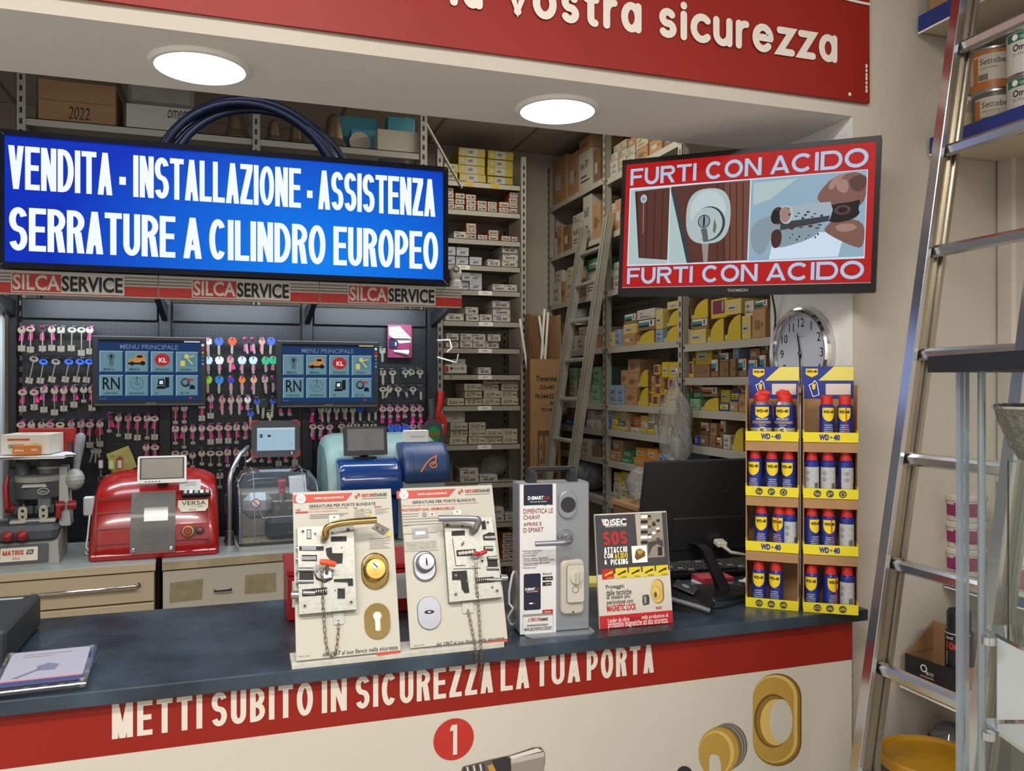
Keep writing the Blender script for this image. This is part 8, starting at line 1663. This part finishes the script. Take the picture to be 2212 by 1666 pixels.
def fr_side(st):
    def f(b, M, w, h):
        if st in ('te', 'ol'): b.rect(-w*.44, h*.35, w*.44, h*.97, WB, M, .0005); b.rect(-w*.44, h*.35, w*.16, h*.78, LTEAL if st == 'te' else LORG, M, .0008); b.rect(-w*.44, h*.35, w*.16, h*.5, LBLK, M, .0010); b.rect(w*.24, h*.45, w*.32, h*.9, LBLK, M, .0008)
        elif st == 'pu': b.rect(-w*.38, h*.25, w*.38, h*.92, LPUR, M, .0006); b.rect(w*.22, h*.35, w*.3, h*.85, GRYL, M, .0008)
        elif st == 'yb': b.rect(-w*.42, h*.25, w*.42, h*.8, YEL, M, .0006); b.rect(-w*.3, h*.35, w*.3, h*.45, LBLK, M, .0008); b.rect(-w*.3, h*.58, w*.2, h*.66, LBLK, M, .0008)
        elif st == 'wy': b.rect(-w*.5, h*.1, -w*.25, h*.9, YEL, M, .0006); b.flat([(-w*.48, h*.2), (-w*.3, h*.5), (-w*.48, h*.7)], LBLK, M, .0008); b.ring(circ(h*.28, 16, w*.1, h*.5), circ(h*.23, 16, w*.1, h*.5), .0006, DGREY, M); b.flat([(w*.25, h*.2), (w*.3, h*.2), (w*.44, h*.85), (w*.4, h*.85)], DGREY, M, .0006)
        elif st in ('br', 'bd'): b.rect(-w*.3, h*.3, w*.12, h*.62, GRYL if (w*1000) % 2 > 1 else CARDD, M, .0006); b.text('34', w*.18, h*.4, w*.34, h*.55, INK, M, .0006, shear=.2)
        elif st in ('wh', 'cr', 'lg', 'lb'): b.text(['n 5', 'M8', '4x40', '6x70', '3,5', 'TPS', '8x80', 'L20'][int(w*7919) % 8], -w*.34, h*.55, w*.2, h*.75, INK, M, .0006, shear=.25, keep='fit'); b.rect(-w*.35, h*.2, w*.3, h*.24, DGREY, M, .0006); b.rect(-w*.35, h*.32, w*.1, h*.36, DGREY, M, .0006)
        else: b.rect(-w*.36, h*.3, w*.2, h*.7, GRYL, M, .0006); b.rect(-w*.3, h*.42, w*.1, h*.5, DGREY, M, .0008)
    return f
def quarter_box(M, w, d, h, label, group):
    """open display box with a quarter-round side towards the room: low lip at one end, rising to the other"""
    b = MB(M @ frame((0, 0, 0), (1, 0, 0), (0, 0, 1))); Yq = mat('yellow_box', 'b59c2a'); n = 12; q = d/2
    prof = [(-w/2, .0006), (-w/2, h*.22), (-w*.32, h*.26)] + [(-w*.32+(w*.82-.002)*(1-math.cos(math.pi/2*i/n)), h*.26+h*.72*math.sin(math.pi/2*i/n)) for i in range(1, n+1)] + [(w/2, .0006)]
    for z0 in (-q, q-.003): b.prism(prof, .003, Yq, z0=z0)
    b.prism([(-w/2, .001), (-w/2, h*.22), (-w/2+.003, h*.22), (-w/2+.003, .001)], d-.006, mat('pale_yellow_box', 'b4a05a'), z0=-q+.003)
    b.prism([(-w/2+.003, .001), (w/2-.001, .001), (w/2-.001, h*.97), (w/2-.004, h*.97), (w/2-.004, .004), (-w/2+.003, .004)], d-.006, CARDD, z0=-q+.003)
    b.rect(-w/2+.002, h*.06, -w*.28, h*.18, GRYL, z=q+.0004)
    return tag(b.build('open_box'), label, 'box', group)
def srow(k, si, cols, depth=.20):
    z0 = RZ[k][si]; n = 0
    for c, (p0, p1, st) in enumerate(cols):
        off = rnd.uniform(.012, .03); X = XS+off; ya, yb = min(atX(p0, 833, X).y, YB[k]-.035), max(atX(p1, 833, X).y, YB[k+1]+.035); w = abs(ya-yb)*.95; ym = (ya+yb)/2; z = z0+.0006
        for j, (pt, s_) in enumerate(st):
            zt_ = atX((p0+p1)/2, pt, X).z; h = max(.025, zt_-z-.001); d = depth*rnd.uniform(.8, 1.1); M = T(X+d/2+(.0 if j == 0 else rnd.uniform(0, .02)), ym, z) @ R(-90+rnd.uniform(-1.2, 1.2))
            lab = '%s, %s from far end%s, %s shelf, %s side rack' % (SB[s_][1], ORD[c], '' if len(st) == 1 else ', ' + ORD[j] + ' up', SHN[si], BN[k])
            if s_ == 'dq': quarter_box(M, w, d, h, lab, 'cartons on the side racks')
            else: cbox('carton', M, w, d, h, SB[s_][0], lab, 'box', fr_side(s_), 'cartons on the side racks')
            z += h+.001
# far bay
srow(0, 0, [(1190, 1224, [(342, 'br')]), (1226, 1249, [(331, 'br')]), (1250, 1279, [(326, 'wh'), (296, 'br')]), (1282, 1297, [(322, 'bd')])], .26)
srow(0, 1, [(1187, 1201, [(518, 'wh'), (502, 'bd')]), (1203, 1214, [(488, 'br')]), (1216, 1233, [(487, 'bd')]), (1235, 1257, [(482, 'wh'), (462, 'wh')]), (1259, 1278, [(422, 'wh')]), (1280, 1297, [(440, 'br')])], .22)
srow(0, 2, [(1187, 1209, [(614, 'wh'), (586, 'wh')]), (1211, 1222, [(608, 'br')]), (1224, 1242, [(602, 'cr'), (576, 'cr')]), (1244, 1262, [(604, 'bd')]), (1265, 1296, [(586, 'wh'), (558, 'gr')])], .22)
srow(0, 3, [(1212, 1226, [(700, 'bd')]), (1228, 1244, [(726, 'wh')]), (1246, 1264, [(727, 'wh'), (706, 'wh')]), (1266, 1280, [(725, 'br'), (705, 'wh')])], .2)
q_ = atX(1255, 706, XS+.1); tag(MB(T(q_.x, q_.y, q_.z+.012)).lathe([(.0005, 0), (.045, 0), (.045, .10), (.043, .104), (.0005, .104)], WHITE, 24).build('tub'), 'white round tub standing on white boxes, fourth shelf of the far side rack', 'tub')
srow(0, 4, [(1229, 1243, [(847, 'wh'), (820, 'wh'), (795, 'lg')]), (1245, 1258, [(845, 'wh'), (818, 'lg'), (796, 'lg')]), (1279, 1294, [(832, 'lg'), (792, 'lg')])], .2)
srow(0, 5, [(1222, 1240, [(905, 'bl'), (882, 'br')]), (1266, 1280, [(908, 'wh'), (886, 'wh')]), (1282, 1295, [(908, 'wh'), (888, 'wh')])], .2)
srow(0, 6, [(1226, 1250, [(958, 'br')]), (1256, 1276, [(948, 'wh')]), (1278, 1294, [(962, 'bd')])], .2)
p = atX(1278, 1020, XS+.1); tag(blob((p.x, p.y, RZ[0][7]+.115), .10, .12, .10, mat('lattice_bag', '8d9298', .5, var=.5, vscale=40), 11, amp=.08).build('bag'), 'grey lattice patterned bag under the leaning steel ladder', 'bag')
# middle bay
srow(1, 0, [(1306, 1318, [(352, 'wh'), (338, 'wh')]), (1320, 1334, [(348, 'wh'), (330, 'wh'), (312, 'wh')]), (1336, 1352, [(340, 'cr'), (322, 'wh'), (303, 'cr')]), (1354, 1372, [(335, 'wh'), (316, 'wh'), (296, 'br')]), (1374, 1400, [(318, 'br'), (292, 'cr')]), (1402, 1430, [(300, 'br')]), (1434, 1464, [(285, 'bd')])], .22)
srow(1, 1, [(1308, 1326, [(462, 'br'), (440, 'wh')]), (1328, 1345, [(430, 'br')]), (1348, 1380, [(420, 'bd')])], .22)
srow(1, 2, [(1308, 1322, [(600, 'bd')]), (1324, 1345, [(585, 'wh'), (565, 'wh')])], .22)
srow(1, 3, [(1306, 1325, [(718, 'yl')]), (1327, 1342, [(712, 'lb')]), (1344, 1372, [(722, 'br'), (700, 'yl'), (678, 'te')]), (1374, 1414, [(714, 'dq'), (690, 'te'), (668, 'wh')]), (1416, 1432, [(712, 'lb'), (668, 'yl')]), (1434, 1466, [(704, 'dq'), (668, 'dq'), (650, 'yl')])], .22)
tag(MB(T(XS+.34, atX(1340, 690, XS+.34).y, RZ[1][3]+.001)).lathe([(.0005, 0), (.035, 0), (.035, .10), (.02, .12), (.0005, .12)], mat('pale_cap_bottle', 'a09a90', .5), 18).lathe([(.03, .10), (.03, .17), (.0005, .172)], CANR, 18).build('bottle'), 'red-capped bottle on the fourth shelf of the middle side rack', 'bottle')
srow(1, 4, [(1316, 1333, [(832, 'lb')]), (1335, 1348, [(833, 'lb'), (800, 'br')]), (1350, 1376, [(840, 'br'), (806, 'br'), (776, 'br')]), (1378, 1400, [(836, 'dq'), (798, 'dq')]), (1402, 1409, [(846, 'pu'), (812, 'br')]), (1410, 1424, [(855, 'pu'), (836, 'pu'), (810, 'pu'), (788, 'pu')]), (1426, 1440, [(850, 'pu'), (816, 'pu'), (782, 'ye')]), (1442, 1466, [(846, 'ye'), (818, 'pu'), (782, 'ye')])], .22)
srow(1, 5, [(1308, 1318, [(905, 'bl'), (888, 'lb')]), (1320, 1332, [(918, 'ye'), (904, 'ye'), (886, 'yl')]), (1334, 1348, [(930, 'ye'), (912, 'bl'), (888, 'yl')]), (1350, 1360, [(918, 'br'), (892, 'br')]), (1362, 1380, [(926, 'wh'), (900, 'or')]), (1382, 1396, [(930, 'ye'), (912, 'wh'), (898, 'ye')]), (1398, 1412, [(935, 'ye'), (915, 'wh'), (890, 'wh')]), (1414, 1440, [(920, 'wh'), (890, 'yl')]), (1442, 1466, [(925, 'ye'), (892, 'yl')])], .2)
srow(1, 6, [(1306, 1338, [(974, 'br'), (950, 'br')]), (1341, 1365, [(990, 'gr'), (972, 'gr')]), (1368, 1392, [(990, 'am'), (968, 'am')]), (1394, 1418, [(995, 'am'), (970, 'am')]), (1420, 1446, [(980, 'lb')])], .22)
srow(1, 7, [(1305, 1322, [(1100, 'wy'), (1070, 'wy'), (1042, 'wy')]), (1324, 1340, [(1105, 'wy'), (1072, 'wy'), (1040, 'wh'), (1022, 'ye')]), (1342, 1362, [(1098, 'lg'), (1062, 'wy'), (1038, 'wy'), (1020, 'ye')]), (1364, 1384, [(1100, 'yl'), (1066, 'wy'), (1042, 'wy')]), (1386, 1410, [(1080, 'wh'), (1050, 'yl')])], .22)
# near bay
srow(2, 0, [(1472, 1500, [(300, 'wh'), (284, 'wh')]), (1504, 1540, [(290, 'br')]), (1545, 1580, [(296, 'wh'), (280, 'wh')])], .22)
srow(2, 3, [(1474, 1486, [(712, 'wh'), (690, 'bd'), (664, 'te'), (645, 'te')]), (1488, 1526, [(712, 'yl'), (688, 'te'), (647, 'dq')]), (1528, 1563, [(688, 'dq'), (645, 'pu')]), (1565, 1600, [(680, 'dq'), (646, 'yl')]), (1602, 1622, [(682, 'yl'), (650, 'wh')]), (1624, 1654, [(668, 'br'), (648, 'te')])], .22)
srow(2, 4, [(1474, 1498, [(781, 'pu'), (754, 'pu')]), (1500, 1534, [(788, 'bd'), (750, 'ye')]), (1536, 1552, [(776, 'te'), (745, 'te')]), (1554, 1574, [(783, 'bd'), (762, 'te')]), (1576, 1588, [(775, 'bd'), (752, 'lb')]), (1590, 1614, [(774, 'te')]), (1616, 1638, [(776, 'te'), (752, 'br')]), (1640, 1656, [(766, 'te'), (736, 'te')])], .22)
srow(2, 5, [(1474, 1488, [(852, 'gr'), (826, 'ol')]), (1490, 1512, [(862, 'lg'), (846, 'gr'), (828, 'ol')]), (1514, 1552, [(858, 'dq'), (836, 'ol')]), (1554, 1574, [(870, 'yb'), (842, 'ye')]), (1576, 1594, [(868, 'br'), (846, 'yb'), (824, 'ol')]), (1596, 1612, [(850, 'br'), (826, 'br')]), (1614, 1634, [(866, 'yb'), (840, 'yb')])], .2)
srow(2, 6, [(1500, 1508, [(940, 'bl')]), (1510, 1530, [(940, 'bd'), (912, 'ol')]), (1532, 1546, [(942, 'bd'), (914, 'br')]), (1548, 1560, [(945, 'ol'), (908, 'ol')]), (1562, 1578, [(940, 'wh')]), (1580, 1606, [(922, 'dq')]), (1608, 1634, [(952, 'ye'), (925, 'yb')])], .22)
srow(2, 7, [(1474, 1500, [(1040, 'bk')]), (1504, 1530, [(1030, 'bk')]), (1534, 1560, [(1000, 'bd')])], .22)
# clear bags hanging on the rack post
p = atX(1462, 900, XS-.05); L = []
for j in range(15):
    v = j/14; hw = [.012, .02, .035, .055, .075, .088, .095, .10, .104, .106, .104, .10, .095, .085, .06][j]; z = atX(1462, 815, XS-.05).z-.40*v
    L.append([(p.x-.01+.45*hw*math.sin(u)*(1+.25*math.sin(5*u+.5*j)), p.y+1.4*hw*math.cos(u)*(1+.10*math.sin(4*u+.7*j)), z+.008*math.sin(3*u+j)) for u in [6.2832*i/20 for i in range(20)]])
hb = thing('plastic_bag', 'big crumpled clear plastic bag hanging on the side rack post', 'plastic bag', (0, 0, 0)); MB().loft(L, PLAS).build('bag', hb); MB().tube([(XS-.0, p.y, p.z+.22), (XS-.05, p.y, p.z+.23), (XS-.055, p.y, p.z+.17)], .0025, STEEL, 6).build('wire_hook', hb)
MB(T(p.x-.02, p.y-.02, p.z-.17) @ R(10, 'X')).box((0, 0, 0), (.03, .07, .14), mat('white_content', 'b4b4b0', .6), r=.01).build('content', hb)
p = atX(1385, 1040, XS-.14); tag(blob((p.x, p.y, p.z-.02), .07, .08, .085, PLAS, 21).build('plastic_bag'), 'small clear plastic bag beside the computer monitor', 'plastic bag')
tag(MB(T(0, 0, p.z-.125)).box((p.x, p.y, .009), (.2, .3, .018), CARD).box((p.x, p.y, -(p.z-.125)/2), (.18, .28, p.z-.125), CARDD).build('carton'), 'tall brown carton under the small clear bag by the side rack', 'box')
# leaning steel ladder
GST = mat('dull_ladder_steel', 'aaa99c', .45, .45, var=.15, vscale=9)
ld = thing('ladder', 'grey steel ladder leaning on the side racks inside the store room', 'ladder', (0, 0, 0)); la = lambda z: 1.655+.155*z
def gst(b, Y, z1):
    p0, p1 = Vector((la(0), Y, 0)), Vector((la(z1), Y, z1)); ax = (p1-p0).normalized(); yv = Vector((0, 1, 0)); xv = yv.cross(ax).normalized(); M = Matrix((xv, yv, ax)).transposed().to_4x4(); M.translation = p0; L_ = (p1-p0).length
    for cx, cy, sx, sy in ((-.02, 0, .004, .06), (0, .028, .04, .004), (0, -.028, .04, .004), (-.018, .0, .008, .012)): b.box((cx, cy, L_/2), (sx, sy, L_), GST, M=M)
for Y in (4.36, 4.72): b = MB(); gst(b, Y, 2.56); b.build('stile', ld)
for py in (541, 612, 692, 778, 862, 950): z = atY(1250, py, 4.54).z; MB(T(la(z), 4.54, z)).box((0, 0, 0), (.03, .33, .022), GST, r=.004).build('rung', ld)
for k in range(4): z = .2+.25*k; MB(T(la(z), 4.54, z)).box((0, 0, 0), (.03, .33, .022), GST, r=.004).build('rung', ld)
# camera on the header, tape dispensers and hooks at the rack's end
p = atY(982, 618, 3.56); t = thing('security_camera', 'white round security camera on the end of the key rack header', 'camera', (p.x, 3.545, HZ1))
MB().lathe([(.0005, 0), (.026, 0), (.0275, .004), (.027, .028), (.024, .034), (.0005, .036)], WHITE, 26).build('base', t); MB().ball((0, 0, .062), .0285, WHITE, 22, (1, 1, 1.15)).build('head', t)
b = MB(frame((-.004, -.0255, .078), (1, 0, 0), (0, .5, 1))); b.prism(circ(.016, 22), .006, BLACK); b.ring(circ(.007, 18), circ(.005, 18), .007, STEEL); b.build('lens', t)
MB(FRONT(0, -.0278, .016)).text('SMART', -.009, -.003, .009, .002, GREYP).build('logo', t)
xr_ = XD[3]+.04
def dispenser(px, py, Y, col, label, ang):
    p = atY(px, py, Y); M = T(p.x, Y, p.z) @ R(ang, 'Y'); t = thing('tape_dispenser', label, 'tape dispenser', M=M, group='tape dispensers at the key rack'); m = mat('dispenser_'+label.split()[0], col, .35)
    MB().tube([(0, 0, .0), (.004, 0, -.05), (.0, 0, -.10)], [.016, .017, .014], m if label[0] == 'r' else DGREY, 12).build('handle', t)
    b = MB(frame((0, -.02, -.165), (1, 0, 0), (0, 0, 1))); b.ring(stadium(.09, .13, 14), stadium(.06, .08, 14), .04, m if label[0] == 'r' else DGREY, z0=-.04); b.prism(circ(.042, 24, 0, .0), .036, m, z0=-.038); b.build('drum', t)
    b = MB(frame((0, -.0225, -.165), (1, 0, 0), (0, 0, 1))); b.text('BOSCH' if label[0] == 'g' else 'TAPE', -.03, -.012, .03, .008, REDP if label[0] == 'g' else WHITEP, bold=.02); b.build('lettering', t)
    MB().cyl((-.02, 0, -.25), (.02, 0, -.25), .02, CHROME if label[0] == 'r' else BLACK, n=16).box((0, 0, -.27), (.05, .03, .02), BLACK, r=.004).build('roller', t)
    return t
dispenser(931, 862, 3.82, '1c7a38', 'green and black tape dispenser hanging at the end of the key rack', -3); dispenser(953, 846, 3.88, 'b4221c', 'red tape dispenser hanging before the green one', 8)
b = MB().tube([(xr_-.02, 3.93, 1.80), (xr_+.03, 3.86, 1.80), (xr_+.035, 3.84, 1.76), (xr_+.01, 3.83, 1.74)], .004, WHITE, 6); tag(b.build('wall_hook'), 'white upper hook on the end post of the key rack', 'hook')
b = MB().tube([(xr_-.02, 3.93, 1.72), (xr_+.03, 3.86, 1.70), (xr_+.06, 3.84, 1.69), (xr_+.065, 3.83, 1.73)], .004, WHITE, 6); tag(b.build('wall_hook'), 'white lower hook on the end post of the key rack', 'hook')
